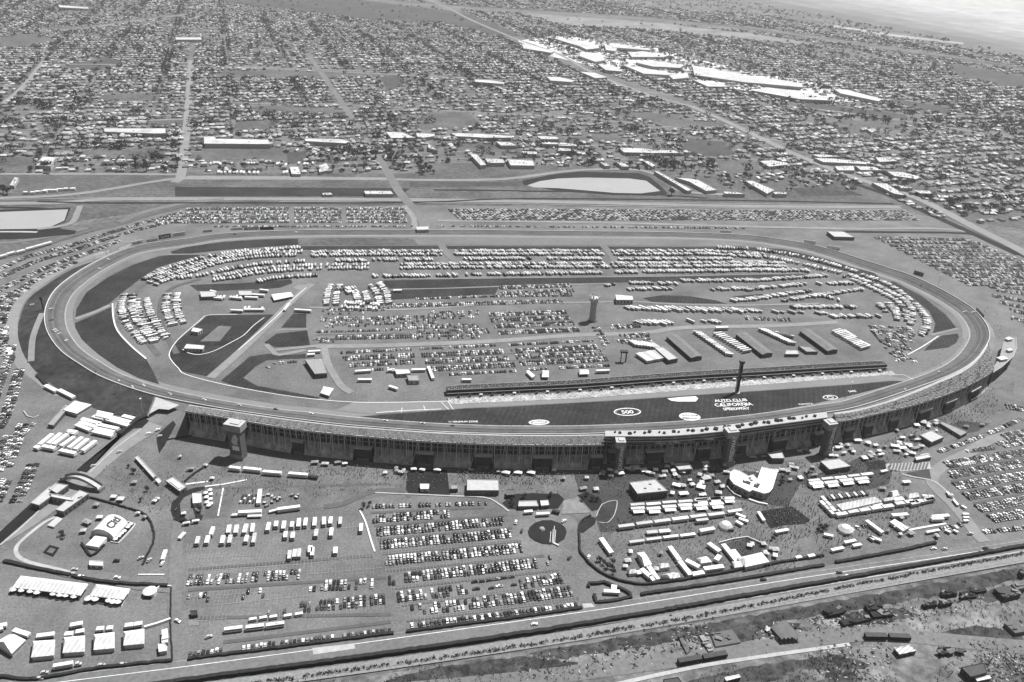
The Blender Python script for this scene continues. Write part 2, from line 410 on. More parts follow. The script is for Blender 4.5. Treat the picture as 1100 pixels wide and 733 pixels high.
# right/back bank, light
mb = MB()
Bk = offs(OW, -sg * 9)
loft(OW, [z + .05 for z in zo], Bk, [.3] * n, 'concrete_dk', mb)
struct('outer_bank', mb)
bpy.context.view_layer.update()
def bvh_of(objs):
    vs, fs = [], []
    for o in objs:
        b = len(vs); vs += [v.co[:] for v in o.data.vertices]; fs += [tuple(b + i for i in p.vertices) for p in o.data.polygons]
    return BVHTree.FromPolygons(vs, fs)
bv = bvh_of([track, berm])
def drape(px, py, up=0.0):
    d = rot @ Vector(((px - 550) / F, -(py - 366.5) / F, -1)); h = bv.ray_cast(Vector((0, 0, CH)), d)
    if h[0] is None: x, y = G(px, py, Z2); return (x, y, Z2 + up), Vector((0, 0, 1))
    nn = h[1] if h[1].z > 0 else -h[1]
    return (h[0].x, h[0].y, h[0].z + up), nn
def drape_rib(name, pts, w, m, k=4, kind='structure', up=.35):
    pts = smooth(pts, k); P = [drape(x, y)[0] for x, y in pts]; mb = MB().ribbon([p[:2] for p in P], w, [p[2] + up for p in P], m); return struct(name, mb)
# perimeter road outside the bank on the left
per = smooth([(112, 271), (92, 278), (70, 288), (45, 303), (24, 320), (14, 340), (13, 360), (19, 382), (30, 400), (46, 415), (60, 426)], 3)
struct('perimeter_road', MB().ribbon(Gs(per, Z3), 6.5, Z3, 'road_pale'))
drape_rib('bank_ramp', [(45.5, 337), (40, 350), (35, 366), (33.5, 389)], 3.4, 'road_pale', up=.9)
S('bare_ground', [(20, 399), (30, 404), (48, 418), (72, 434), (60, 447), (40, 461), (26, 446), (22, 420)], Z3, 'lot')
S('tunnel_apron', T(0, 340, [(835, 432), (960, 475), (905, 500), (850, 495), (800, 522)]), 5.2, 'concrete')
# ------------------------------------------------------------------ lawns of the infield
LAWN = [
 [(183, 270.5), (200, 265.5), (240, 260), (280, 257.5), (320, 256.5), (321, 263), (280, 265.5), (240, 268.5), (205, 272.3), (185, 272.5)],
 [(181, 274.5), (222, 273.8), (200, 278.5), (170.5, 287), (152, 298.5), (132, 314), (120, 324), (112, 330), (81, 340.5), (82, 332), (93, 314), (115, 298.5), (142, 285), (170, 275.6)],
 [(80.5, 347), (101, 338.5), (119.5, 330), (121, 344), (124, 353), (132, 363), (156, 384), (165, 400), (171, 413), (149, 406.5), (126, 395), (106, 381), (88, 365), (81, 352)],
 [(223, 339), (296, 338), (285, 349), (222, 404), (200, 400), (190, 396), (183, 386), (183, 378), (191, 366)],
 [(315, 337), (329, 337), (329, 352), (302, 352)],
 [(297, 358.5), (330, 355), (333, 371), (296, 373), (284, 368)],
 T(200, 340, [(185, 345), (340, 215), (440, 200), (520, 210), (640, 200), (640, 224), (540, 228), (430, 235), (370, 270), (305, 330), (380, 372), (600, 412), (720, 436), (700, 440), (560, 425), (400, 402), (250, 368)]),
 [(387, 447.5), (430, 444), (476, 441), (500, 439), (540, 437.4), (620, 433), (680, 429.5), (760, 424), (820, 420), (920, 413), (960, 409.2), (972, 409.6), (945, 417), (920, 423.5), (870, 435), (820, 444), (760, 451), (700, 455), (620, 457.3), (520, 457), (460, 454), (420, 451.5)],
 [(320, 264.5), (450, 264.3), (600, 264.8), (720, 265.5), (800, 265.5), (840, 267.5), (880, 276.5), (912, 286), (938, 293), (944, 297), (938, 299), (920, 294.5), (880, 283), (840, 273), (800, 268.6), (600, 268), (450, 267.5), (320, 268.5)],
 [(953, 303), (960, 302.5), (990, 318), (1016, 338), (1028, 353), (1002, 358), (1005, 348), (998, 334), (978, 318)],
 [(1029, 358.5), (1029.5, 362), (1027.5, 368), (1018, 373.5), (992, 377), (1002, 367), (1012, 360.5)],
 [(412, 301.5), (500, 300), (620, 298.5), (720, 297.5), (820, 295.5), (870, 294.5), (840, 299), (720, 302.5), (600, 304.5), (540, 306.5), (480, 309), (425, 310.3), (412, 312)],
 [(414, 313.5), (430, 311.8), (480, 310.5), (536, 308), (532, 316), (480, 318.5), (412, 322.5)],
 T(600, 220, [(450, 500), (560, 485), (700, 490), (840, 512), (900, 530), (700, 528), (500, 520)]),
 T(600, 220, [(930, 490), (1097, 478), (1097, 487), (1000, 500)]),
]
for q in LAWN: S('lawn', q, Z4, 'grass')
S('grass_strip', [(321.5, 256.5), (380, 255.6), (444, 255.6), (449, 263), (400, 263.4), (321.5, 263.2)], Z5, 'field')
S('backstretch_apron', [(444, 255.4), (520, 255.5), (600, 256), (720, 257), (760, 258), (800, 260), (800, 264.5), (720, 264.5), (600, 263.8), (520, 263.3), (449, 263.2)], Z5, 'road')
S('dirt_pad', T(200, 220, [(575, 440), (600, 428), (640, 430), (655, 440), (630, 455), (590, 455)]), Z4, 'road_pale')
S('lawn', T(200, 220, [(20, 430), (300, 420), (560, 400), (570, 420), (500, 445), (380, 455), (350, 452), (200, 460), (60, 462)]), Z4, 'grass')
S('plaza_pad', [(235, 350), (249, 351), (236, 366.5), (215, 367)], Z5, 'road')
S('plaza_pad', [(236, 367), (247, 366), (240, 372), (228, 371)], Z5, 'grass_dk')
# pit area paving
S('pit_paving', [(484, 434.5), (620, 428.5), (820, 413), (962, 402), (975, 404), (960, 408.5), (920, 412.5), (820, 419.5), (700, 427.5), (620, 432.5), (500, 438.5), (476, 440.5), (400, 445), (360, 441), (380, 432), (484, 431)], Z4, 'apron')
S('pit_boxes', [(481, 428), (620, 421.5), (820, 407.5), (958, 399), (962, 402), (820, 413), (620, 428.2), (484, 434.3)], Z5, 'pit_concrete')
S('turn_paving', [(950, 392), (962, 390), (1000, 372), (1018, 374), (1027, 369), (1032, 362), (1038, 366), (1026, 381), (1000, 397), (975, 407), (960, 405)], Z4, 'road')
def rib(name, pts, w, m, z=Z5, k=3):
    z = zj(z)
    P = Gs(smooth(pts, k), z); return struct(name, MB().ribbon(P, w, z, m))
rib('pit_lane_edge', [(484, 431), (400, 432.5), (350, 430), (300, 424), (240, 413), (200, 402.5), (192, 396), (184, 387), (182, 379), (191, 365), (214, 345), (224, 338.5), (255, 338)], .5, 'wall_white', Z6)
rib('pit_lane_line', [(404, 443.5), (430, 441.5), (474, 439.5)], .5, 'paint', Z6)
for a, b in [((432, 438), (431, 443)), ((455, 436), (457, 441)), ((474, 432), (482, 440)), ((481, 431), (487, 440)), ((970, 402.5), (984, 409)), ((970, 402.5), (955, 403))]: rib('pit_marking', [a, b], .35, 'paint', Z6, 1)
rib('service_road', [(335, 305), (316, 321), (300, 337), (262, 374), (226, 406)], 5.2, 'road_pale', Z6)
rib('kerb_path', [(329, 309), (311, 325), (296, 341), (256, 376)], .5, 'wall_white', Z6 + .1)
rib('service_road', [(118, 328), (100, 336), (81, 343)], 3.6, 'road_pale', Z6)
rib('service_road', [(125, 325), (122, 337), (125, 352), (136, 366), (150, 379), (158, 384)], 1.2, 'road_pale', Z6)
rib('service_road', [(121, 326), (121.5, 340), (126, 355), (140, 371), (157, 385.5)], .8, 'wall_white', Z6)
rib('service_road', [(172, 274), (220, 273.3), (300, 273)], 1.2, 'road_pale', Z6)
rib('service_road', [(1029, 353), (1010, 357.5), (1000, 360)], 2.4, 'road_pale', Z6)
rib('service_road', [(1008, 361), (990, 373), (962, 388)], .7, 'wall_white', Z6)
rib('service_road', [(340, 372), (400, 371.5), (460, 369.5), (530, 366.5), (620, 360), (690, 358), (735, 352), (830, 350), (900, 346)], 5.0, 'road_pale', Z5)
rib('service_road', [(348, 373), (352, 390), (360, 405), (368, 416), (378, 422)], 4.2, 'road_pale', Z6)
rib('service_road', [(296, 376), (316, 374), (330, 372.5), (345, 371)], 3.0, 'road_pale', Z6)
rib('service_road', [(286, 370), (292, 376), (300, 381), (328, 376)], 3.2, 'road_pale', Z6)
rib('service_road', [(296, 355), (330, 353.5)], 1.6, 'road_pale', Z6)
rib('service_road', [(332, 330), (400, 333), (470, 331), (520, 327), (560, 326), (620, 325), (680, 324), (720, 326.5), (790, 328), (880, 326)], 2.2, 'road_pale', Z5)
rib('service_road', [(412, 311.8), (425, 310.6), (480, 309.8), (560, 307.3), (650, 305)], 1.2, 'road_pale', Z6)
rib('service_road', [(400, 300.3), (500, 299.3), (620, 297.8), (720, 296.8), (860, 293.5)], 1.2, 'road_pale', Z6)
rib('service_road', [(474, 263), (480, 272), (492, 283), (500, 290)], 6, 'road', Z5)
rib('service_road', [(647, 263), (655, 272), (663, 283), (668, 290)], 6, 'road', Z5)
rib('lawn_path', [(284, 341), (272, 350), (262, 360), (248, 368), (230, 377), (214, 381), (202, 379), (196, 375)], .5, 'wall_white', Z6)
S('pale_mark', T(600, 340, [(582, 440), (660, 432), (735, 428), (748, 440), (735, 456), (640, 456), (605, 452)]), Z6, 'wall_white')
# RV-camp lanes
for q in ([(170, 382), (158, 366), (148, 350), (143, 335), (144, 318), (152, 308), (170, 298), (200, 287), (240, 279)], [(190, 380), (182, 366), (174, 350), (172, 330), (176, 318), (188, 308), (215, 300)]): rib('camp_lane', q, 3.5, 'road_dark', Z5)
# ------------------------------------------------------------------ roads around
rib('street', [(0, 578), (30, 560), (60, 538), (80, 523), (105, 500), (130, 480), (168, 456)], 9.5, 'road_pale', Z4)
rib('street', [(-10, 606), (8, 596), (30, 600), (60, 610), (76, 615), (110, 620), (150, 628), (190, 632)], 5.5, 'road', Z4)
rib('kerb', [(60, 555), (48, 561), (36, 570), (22, 582), (17, 590), (20, 598), (32, 604), (60, 611), (80, 616)], 1.6, 'concrete', Z5)
S('canal', [(144, 460), (152.5, 460), (160, 452), (152, 447), (120, 475), (93, 508), (82, 505)], Z5, 'canal')  # flat canal strips here and below; the sunken cut's shade is painted black
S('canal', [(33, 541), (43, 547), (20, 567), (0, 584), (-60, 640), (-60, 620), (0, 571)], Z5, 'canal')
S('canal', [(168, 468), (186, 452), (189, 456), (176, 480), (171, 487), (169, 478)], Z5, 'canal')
rib('canal_bank', [(56, 534), (43, 547.5), (20, 569), (0, 585.5)], .8, 'concrete', Z6)
rib('canal_bank', [(152, 461), (122, 483), (96, 508)], .8, 'concrete', Z6)
# right hand loop road
rib('loop_road', [(1115, 463), (1085, 467), (1060, 474), (1040, 487), (1020, 496), (1004, 508), (1001, 517), (1008, 527), (1022, 540), (1036, 556), (1048, 572), (1058, 582)], 6.0, 'road_pale', Z4)
rib('kerb', [(968, 508), (985, 513), (1000, 516), (1012, 526), (1024, 540)], .8, 'concrete_dk', Z5)
rib('street', [(192, 560), (189, 600), (188, 640), (187, 690), (187, 712)], 5.0, 'road', Z4)
# highway along the bottom
rib('highway', [(-60, 752), (100, 733), (200, 719.5), (420, 690), (640, 659), (700, 650), (860, 624), (1000, 603), (1160, 578)], 12, 'road', Z5)
rib('lane_line', [(-60, 748), (200, 716), (420, 686.5), (640, 655.5), (700, 646.5), (860, 621), (1000, 600.5), (1160, 575)], .28, 'paint', Z6, 2)
rib('lane_line', [(-60, 741), (200, 709.5), (420, 681), (640, 649.5), (700, 641), (860, 616), (1000, 596), (1160, 571)], .25, 'paint_dim', Z6, 2)
rib('rail_bed', [(-60, 776), (200, 742), (400, 716), (600, 685.5), (780, 655), (940, 627), (1160, 589)], 5, 'ballast', Z5)
rib('kerb', [(-60, 762), (200, 729), (400, 703.5), (600, 674), (780, 646.5), (940, 619), (1160, 582)], .6, 'concrete', Z6, 2)
for d in (-1.4, 1.4):
    P = Gs(smooth([(-60, 781), (200, 747), (400, 720), (600, 690), (780, 659.5), (940, 631), (1160, 592)], 3), Z6)
    struct('rail_track', MB().wallr(offs(P, d, False), .25, Z5, Z6 + .2, 'rail'))
S('yard_ground', [(-80, 790), (200, 752), (400, 726), (600, 694), (780, 664), (940, 634), (1160, 596), (1160, 820), (-80, 860)], Z3, 'yard_dirt')
S('scrub_strip', [(560, 702), (700, 680), (860, 652), (1000, 628), (1130, 603), (1130, 616), (1010, 640), (860, 664), (700, 694), (600, 708)], Z4, 'scrub')
S('scrub_strip', [(700, 742), (780, 722), (830, 712), (900, 703), (930, 712), (960, 730), (930, 760), (700, 760)], Z4, 'scrub')
S('scrub_strip', [(380, 742), (470, 716), (560, 705), (620, 712), (600, 730), (500, 750)], Z4, 'scrub')
rib('dirt_road', [(400, 745), (560, 730), (700, 712), (840, 693), (900, 683), (960, 682), (1040, 690), (1120, 697)], 7, 'road', Z5)
rib('dirt_road', [(640, 740), (740, 718), (800, 708), (913, 692)], 1.6, 'concrete', Z6)
S('pale_slab', T(180, 586, [(775, 550), (1000, 525), (1005, 553), (780, 585)]), Z6, 'concrete')
S('pale_slab', T(560, 586, [(325, 312), (375, 310), (395, 330), (335, 335)]), Z6, 'concrete')
S('pale_slab', T(180, 586, [(105, 390), (160, 388), (165, 428), (105, 430)]), Z3, 'concrete_dk')
# beyond the track: drainage strip, railway, basins
S('field', [(-80, 186), (230, 187), (560, 186), (700, 182), (960, 196), (1020, 205), (1200, 250), (1200, 262), (1010, 232), (960, 222), (560, 219), (200, 222), (100, 235), (-80, 262)], .2, 'field')
rib('embankment_road', [(-60, 214), (40, 211.5), (100, 206), (180, 193), (230, 192), (400, 192.5), (460, 193.5), (540, 192.5), (600, 185), (640, 182), (690, 183), (720, 196), (735, 206), (800, 210)], 7, 'road_pale', Z4)
rib('embankment_road', [(200, 190), (300, 190.5), (420, 192)], 7, 'road_pale', Z4)
S('channel', [(188, 201), (230, 201), (440, 202.5), (430, 211), (300, 211), (188, 211)], Z3, 'grass')
S('channel', [(440, 195), (560, 196), (560, 200), (440, 201)], Z3, 'field_dk')
rib('railway', [(-60, 219), (60, 218), (120, 214), (300, 214), (440, 215), (560, 216.5), (700, 219.5), (800, 221.5), (968, 223)], 8, 'road_pale', Z4)
for q in ([(-60, 217), (120, 212.5), (440, 213.4), (700, 217.5), (968, 221.3)], [(300, 216.6), (440, 217.6), (560, 219), (700, 222), (968, 225.5)]): rib('railway', q, 1.4, 'rail', Z5)
for q in ([(40, 216.5), (100, 218), (200, 218), (440, 217.6), (560, 213.5), (800, 215.5), (960, 219)], [(560, 205.5), (640, 206), (720, 210), (760, 213)], [(-60, 221), (0, 222.5), (50, 224)], [(466, 204), (560, 205)]): rib('ditch', q, 3.5, 'grass_dk', Z5)
S('detention_basin', T(600, 90, [(-190, 540), (-195, 520), (-50, 490), (100, 472), (420, 478), (490, 500), (560, 560), (585, 590), (520, 600), (300, 596), (0, 575)]), Z4, 'grass_dk')
S('basin_water', T(600, 90, [(-170, 545), (-100, 522), (0, 508), (150, 503), (380, 508), (470, 520), (545, 575), (440, 588), (300, 585), (150, 572), (0, 560), (-130, 556)]), Z5, 'water')
S('detention_basin', T(0, 220, [(-20, 28), (380, 15), (370, 40), (350, 90), (300, 110), (330, 130), (410, 140), (400, 155), (200, 178), (-20, 185)]), Z4, 'grass_dk')
S('basin_water', T(0, 220, [(-20, 40), (365, 25), (345, 85), (250, 128), (-20, 132)]), Z5, 'water')
rib('dirt_road', T(0, 220, [(430, 5), (415, 40), (395, 85), (340, 112), (200, 130)]), 5, 'road_pale', Z6)
rib('dirt_road', T(0, 220, [(-60, 145), (120, 145), (200, 147)]), 3, 'concrete', Z6)
rib('dirt_road', T(0, 220, [(640, 95), (740, 50), (830, 25), (1000, -10), (1200, -30)]), 8, 'road', Z5)
rib('loop_road', T(0, 220, [(-300, 360), (0, 290), (180, 240), (330, 185), (480, 140), (640, 105), (800, 55), (930, 20), (1097, -8), (1300, -20)]), 4.5, 'road_dark', Z5)
rib('loop_road', T(0, 220, [(-300, 200), (0, 205), (150, 190), (320, 160), (470, 125)]), 5, 'road', Z4)
rib('road', [(470, 237), (640, 239), (800, 243.5), (852, 244.5), (920, 246), (1000, 245.3), (1040, 249)], 5, 'road_pale', Z5)
rib('ditch', [(905, 248.8), (960, 249.5), (1040, 251), (1070, 262), (1110, 280)], 4.5, 'grass_dk', Z5)
# avenue and bridges
rib('avenue', [(187, 196), (194, 190), (197, 170), (199, 150), (201, 130), (202.5, 105), (204, 85), (205, 65)], 9, 'road_pale', Z6)
rib('avenue', [(456, 247), (455, 238), (442, 222), (428, 205), (410, 175), (398, 160), (380, 130), (350, 85), (332, 60)], 9, 'road', Z6)
rib('avenue', [(445, 246), (444, 234), (434, 221)], 5, 'road_pale', Z6)
rib('avenue', [(1150, 302), (1100, 271), (1050, 246), (1016, 228), (985, 213), (940, 198), (900, 185), (880, 176), (850, 164), (800, 140), (770, 126), (742, 114)], 11, 'road_pale', Z6)
rib('ditch', [(1095, 274), (1050, 253), (1010, 235), (960, 212), (920, 198)], 8, 'grass_dk', Z5)
rib('avenue', [(0, 112), (12, 105), (26, 92), (44, 70), (50, 62)], 8, 'road_pale', Z5)
rib('avenue', [(45, 32), (90, 31), (128, 25), (200, 16)], 9, 'road_pale', Z5)
rib('avenue', [(455, -2), (480, 8), (505, 21), (540, 36), (560, 44), (600, 58), (640, 80), (700, 103), (742, 114)], 8, 'road_pale', Z5)
rib('avenue', [(395, 0), (480, 8), (560, 12.5), (680, 20)], 9, 'road_pale', Z5)
rib('freeway', [(395, -3), (480, 5), (560, 10), (680, 17), (820, 33), (900, 47), (1020, 62), (1110, 75)], 14, 'field_dk', Z4)
rib('suburban_road', [(240, 72), (320, 74), (400, 77)], 6, 'road_pale', Z4)
rib('suburban_road', [(0, 72), (60, 69), (200, 71), (400, 79), (560, 88), (700, 100), (900, 120), (1100, 150)], 6, 'road_pale', Z4)
rib('suburban_road', [(200, 109), (300, 112), (380, 113), (460, 118), (620, 127), (800, 146), (1100, 190)], 5, 'road_pale', Z4)
rib('suburban_road', [(80, 109.5), (160, 109), (200, 109)], 5, 'road_pale', Z4)
rib('suburban_road', [(0, 187), (100, 187), (190, 187.5)], 6, 'road_pale', Z4)
rib('suburban_road', [(0, 132), (100, 131), (200, 128)], 5, 'road_pale', Z4)

# worn drive lanes between the parking rows
for q in [[(398, 551), (520, 545)], [(402, 565), (545, 553)], [(406, 579), (550, 567)], [(410, 595), (560, 581)], [(416, 613), (585, 597)], [(424, 632), (600, 612)], [(432, 650), (612, 628)], [(436, 667), (622, 643)], [(202, 634), (415, 620)], [(202, 612), (400, 597)], [(202, 664), (420, 660)], [(240, 690), (420, 668)], [(1012, 505), (1100, 492)], [(1022, 517), (1100, 504)], [(1032, 529), (1100, 517)], [(1046, 541), (1100, 530)], [(1058, 553), (1100, 544)], [(340, 360), (500, 357)], [(455, 385), (650, 375)], [(458, 392.5), (652, 382)], [(526, 341.5), (612, 338.5)], [(530, 348), (615, 344.5)], [(200, 525), (420, 520)], [(430, 520), (440, 535)]]: rib('drive_lane', q, 1.6, 'road_dark', Z3 + .02, 1)

for q, z_ in (([(985, 690), (1010, 680), (1040, 672), (1075, 675), (1100, 682), (1100, 690), (1060, 688), (1020, 690)], 'scrub'), ([(900, 660), (960, 652), (990, 660), (950, 670), (905, 670)], 'scrub'), ([(760, 680), (800, 672), (860, 668), (850, 680), (790, 690)], 'scrub'), ([(420, 728), (500, 716), (520, 722), (450, 735)], 'scrub'), ([(640, 716), (690, 706), (705, 712), (660, 724)], 'scrub'), ([(820, 736), (860, 718), (890, 722), (870, 740)], 'yard_dirt'), ([(1040, 640), (1090, 628), (1100, 636), (1060, 648)], 'scrub'), ([(920, 720), (1000, 705), (1100, 712), (1100, 740), (930, 740)], 'yard_dirt')): S('scrub_strip', q, Z4 + .05, z_)
def resamp(P, N):
    d = [0]
    for i in range(1, len(P)): d.append(d[-1] + math.hypot(P[i][0] - P[i - 1][0], P[i][1] - P[i - 1][1]))
    out = []
    for k in range(N):
        t = d[-1] * k / (N - 1); i = 1
        while i < len(P) - 1 and d[i] < t: i += 1
        f = (t - d[i - 1]) / max(d[i] - d[i - 1], 1e-6)
        out.append(tuple(P[i - 1][c] * (1 - f) + P[i][c] * f for c in range(len(P[0]))))
    return out, d[-1]
def strip(mb, A, za, B, zb, m):
    o = len(mb.v); k = len(A)
    fz = lambda z, i: z[i] if isinstance(z, (list, tuple)) else z
    for i in range(k): mb.v.append((A[i][0], A[i][1], fz(za, i))); mb.v.append((B[i][0], B[i][1], fz(zb, i)))
    for i in range(k - 1): mb.f.append((o + 2 * i, o + 2 * i + 1, o + 2 * i + 3, o + 2 * i + 2)); mb.m.append(m)
def lerp(A, B, t): return [tuple(a[c] * (1 - t) + b[c] * t for c in (0, 1)) for a, b in zip(A, B)]
crowd_t = MB().box(0, 0, 0, .8, .5, .45, 'cloth_md', taper=.8).box(0, 0, .8, 1.1, .28, .28, 'skin')
CS = Soup(); crs = np.random.RandomState(3)
def crowd(A, za, B, zb, dens, ymin=0, ymax=1):
    """spectators on the deck between the lines A and B"""
    k = len(A)
    for i in range(k - 1):
        w = math.hypot(A[i + 1][0] - A[i][0], A[i + 1][1] - A[i][1]); d = math.hypot(B[i][0] - A[i][0], B[i][1] - A[i][1])
        aisle = crs.rand() < .12
        c = int(w * d * (ymax - ymin) * dens * (.25 if aisle else 1))
        s = crs.rand(c); t = ymin + (ymax - ymin) * np.round(crs.rand(c) * 22) / 22
        X = (A[i][0] * (1 - s) + A[i + 1][0] * s) * (1 - t) + (B[i][0] * (1 - s) + B[i + 1][0] * s) * t
        Y = (A[i][1] * (1 - s) + A[i + 1][1] * s) * (1 - t) + (B[i][1] * (1 - s) + B[i + 1][1] * s) * t
        Z = za + (zb - za) * t
        pal = ['white', 'cloth_lt', 'cloth_dk', 'black', 'cloth_dk', 'black']; cell = ((np.floor(X / 2.9) * 7 + np.floor(Y / 2.9) * 13 + np.floor(t * 8) * 5) * 37 % 101 % 6).astype(int)
        col = [pal[q] if r < .93 else 'cloth_md' for q, r in zip(cell, crs.rand(c))]
        CS.add(crowd_t, X, Y, Z + .1, crs.rand(c) * 6, swap={'cloth_md': col})
def facade(root, Rw, H, nrm, gaps, inner=9.0, panel_h=13.0, colstep=7.0):
    """rear of a stand: recessed dark wall, raker columns, sloping concrete panels"""
    Pn, Ltot = resamp(Rw, max(8, int(sum(math.hypot(Rw[i + 1][0] - Rw[i][0], Rw[i + 1][1] - Rw[i][1]) for i in range(len(Rw) - 1)) / 2.0)))
    In = offs(Pn, nrm * inner, False)
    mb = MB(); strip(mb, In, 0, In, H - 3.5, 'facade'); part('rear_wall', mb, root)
    N = len(Pn); st = Ltot / (N - 1)
    # columns and rakers
    i = 1; k = 0
    while i < N - 1 and k < 95:
        p, q = Pn[i], offs(Pn, nrm * 2.0, False)[i]
        a = math.atan2(Pn[i + 1][1] - Pn[i - 1][1], Pn[i + 1][0] - Pn[i - 1][0])
        c = MB().box(q[0], q[1], 0, H - 1.2, .55, .7, 'silver' if k % 2 else 'grey_lt', a)
        c.box((q[0] + In[i][0]) / 2, (q[1] + In[i][1]) / 2, H - 5.0, H - 4.2, .4, inner - 2, 'grey', a)
        part('column', c, root); k += 1; i += max(1, int(colstep / st))
    sm = MB()
    for i in range(1, N - 1):
        q = offs(Pn[i - 1:i + 2], nrm * 2.2, False)[1]; a = math.atan2(Pn[i + 1][1] - Pn[i - 1][1], Pn[i + 1][0] - Pn[i - 1][0])
        if i % 2: sm.box(q[0], q[1], rnd.choice((0, 6, 12)), H - 1.4, .28, .3, rnd.choice(('silver', 'grey', 'grey_lt', 'grey_dk')), a)
    st0, st1 = offs(Pn, nrm * 1.0, False), offs(Pn, nrm * 6.0, False)
    for i in range(3, N - 4, 7):     # raked supports leaning back under the seats
        a, b = st0[i], st1[i + 2]; c = st0[i + 4]
        for p_, q_, z0_, z1_ in ((a, b, 1, H * .8), (c, b, 1, H * .8)): sm.add([(p_[0] - .35, p_[1], z0_), (p_[0] + .35, p_[1], z0_), (q_[0] + .35, q_[1], z1_), (q_[0] - .35, q_[1], z1_)], [(0, 1, 2, 3)], 'grey_lt' if i % 2 else 'grey')
    so_ = part('struts', sm, root); so_['kind'] = 'stuff'
    # horizontal girts
    gi = MB(); G1 = offs(Pn, nrm * 1.2, False)
    for z in (H - 6.5, H - 12): gi.wallr(G1, .35, z, z + .5, 'grey')
    part('girder', gi, root)
    # panels between the gaps (gaps in pixel x)
    px = proj([(x, y, 0) for x, y in Pn])[:, 0]
    run = []; c0 = offs(Pn, -nrm * 1.0, False); c1 = offs(Pn, nrm * 6.5, False)
    def flush(run):
        if len(run) < 3: return
        m = MB(); A = [c0[j] for j in run]; B = [c1[j] for j in run]
        strip(m, A, .3, A, 1.4, 'grey_lt'); strip(m, A, 1.4, B, panel_h, 'panel')
        for e in (0, -1):
            a, b = A[e], B[e]; m.add([(a[0], a[1], .3), (b[0], b[1], .3), (b[0], b[1], panel_h), (a[0], a[1], 1.4)], [(0, 1, 2, 3)], 'grey_dk')
        part('ramp_panel', m, root)
    for j in range(N):
        g = any(a < px[j] < b for a, b in gaps)
        if g: flush(run); run = []
        else: run.append(j)
    flush(run)
    for a, b in gaps:   # a concession box high in each gap
        js = [j for j in range(N) if a - 3 < px[j] < b + 3]
        if len(js) < 3: continue
        j = js[len(js) // 2]; p = offs(Pn, nrm * .5, False)[j]
        an = math.atan2(Pn[min(j + 1, N - 1)][1] - Pn[j - 1][1], Pn[min(j + 1, N - 1)][0] - Pn[j - 1][0])
        wd = len(js) * st * .72
        part('landing_roof', MB().box(p[0], p[1], H * .5, H * .5 + 2.2, wd, 4.0, 'grey', an, topm='grey_lt'), root)
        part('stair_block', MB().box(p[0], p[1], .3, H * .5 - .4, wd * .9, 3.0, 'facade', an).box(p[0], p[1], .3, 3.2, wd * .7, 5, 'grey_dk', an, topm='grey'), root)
# ------------------------------------------------------------------ left stand
def nsign(Fw, Rw):
    P = offs(Rw, 1, False); i = len(Rw) // 2
    return 1 if (P[i][0] - Fw[i][0]) ** 2 + (P[i][1] - Fw[i][1]) ** 2 < (Rw[i][0] - Fw[i][0]) ** 2 + (Rw[i][1] - Fw[i][1]) ** 2 else -1
def px2(pts, z, N): return resamp([G(x, y, z) for x, y in smooth(pts, 4)], N)[0]
def stand(root, Fp, zf, Rp, H, gaps, dens, walk=.12, mids=(), N=80, inner=9.0, wmat='concrete'):
    Fw, Rw = px2(Fp, zf, N), px2(Rp, H, N)
    for i in range(N):      # keep a sensible depth
        d = math.hypot(Fw[i][0] - Rw[i][0], Fw[i][1] - Rw[i][1])
    nr = nsign(Fw, Rw)
    W1 = lerp(Fw, Rw, walk); zw = zf + 1.0
    m = MB(); strip(m, Fw, zf, W1, zw, wmat); part('front_walkway', m, root)
    cuts = [walk] + list(mids) + [1.0]; z0 = zw
    for a, b in zip(cuts[:-1], cuts[1:]):
        A, B = lerp(Fw, Rw, a + (.03 if a > walk else 0)), lerp(Fw, Rw, b)
        z1 = zf + (H - zf) * (b - walk) / (1 - walk)
        m = MB(); K = 12
        for k in range(K):   # terraces
            A1, B1 = lerp(A, B, k / K), lerp(A, B, (k + 1) / K); za = z0 + (z1 - z0) * k / K; zb = z0 + (z1 - z0) * (k + 1) / K
            strip(m, A1, zb, B1, zb, 'deck'); strip(m, A1, za, A1, zb, 'grey_dk')
        part('seating_deck', m, root)
        crowd(A, z0 + .6, B, z1 + .6, dens)
        if b < 1:
            m = MB(); strip(m, B, z1, lerp(Fw, Rw, b + .035), z1 + .2, 'grey_lt'); part('cross_aisle', m, root)
        z0 = z1
    m = MB().wallr(Rw, .45, H - 1.2, H + .9, 'grey_lt', topm='wall_white'); part('rear_parapet', m, root)
    for e in (0, -1):   # closed ends
        m = MB(); a, b = Fw[e], Rw[e]
        m.add([(a[0], a[1], 0), (b[0], b[1], 0), (b[0], b[1], H), (a[0], a[1], zf)], [(0, 1, 2, 3)], 'grey_dk'); part('end_wall', m, root)
    facade(root, Rw, H, nr, gaps, inner)
    return Fw, Rw, nr
r1 = thing('grandstand', 'long curved grandstand of packed seats left of the white-roofed suites', 'grandstand', group=None)
FL = [(203, 434.8), (248, 441.6), (300, 449), (360, 456.4), (400, 459.8), (440, 462.7), (480, 465), (540, 467), (600, 467.4), (649, 466.6)]
RL = [(199, 442), (220, 445.5), (244, 449.5), (264, 453), (320, 462), (380, 468.3), (400, 470), (460, 474.8), (540, 478), (600, 478.8), (649, 478)]
GAPL = [(243, 264), (314, 325), (380, 400), (445, 465), (508, 529), (571, 593), (633, 662)]
F1, R1, n1 = stand(r1, FL, 6.2, RL, 28, GAPL, .8, walk=.12, N=110)
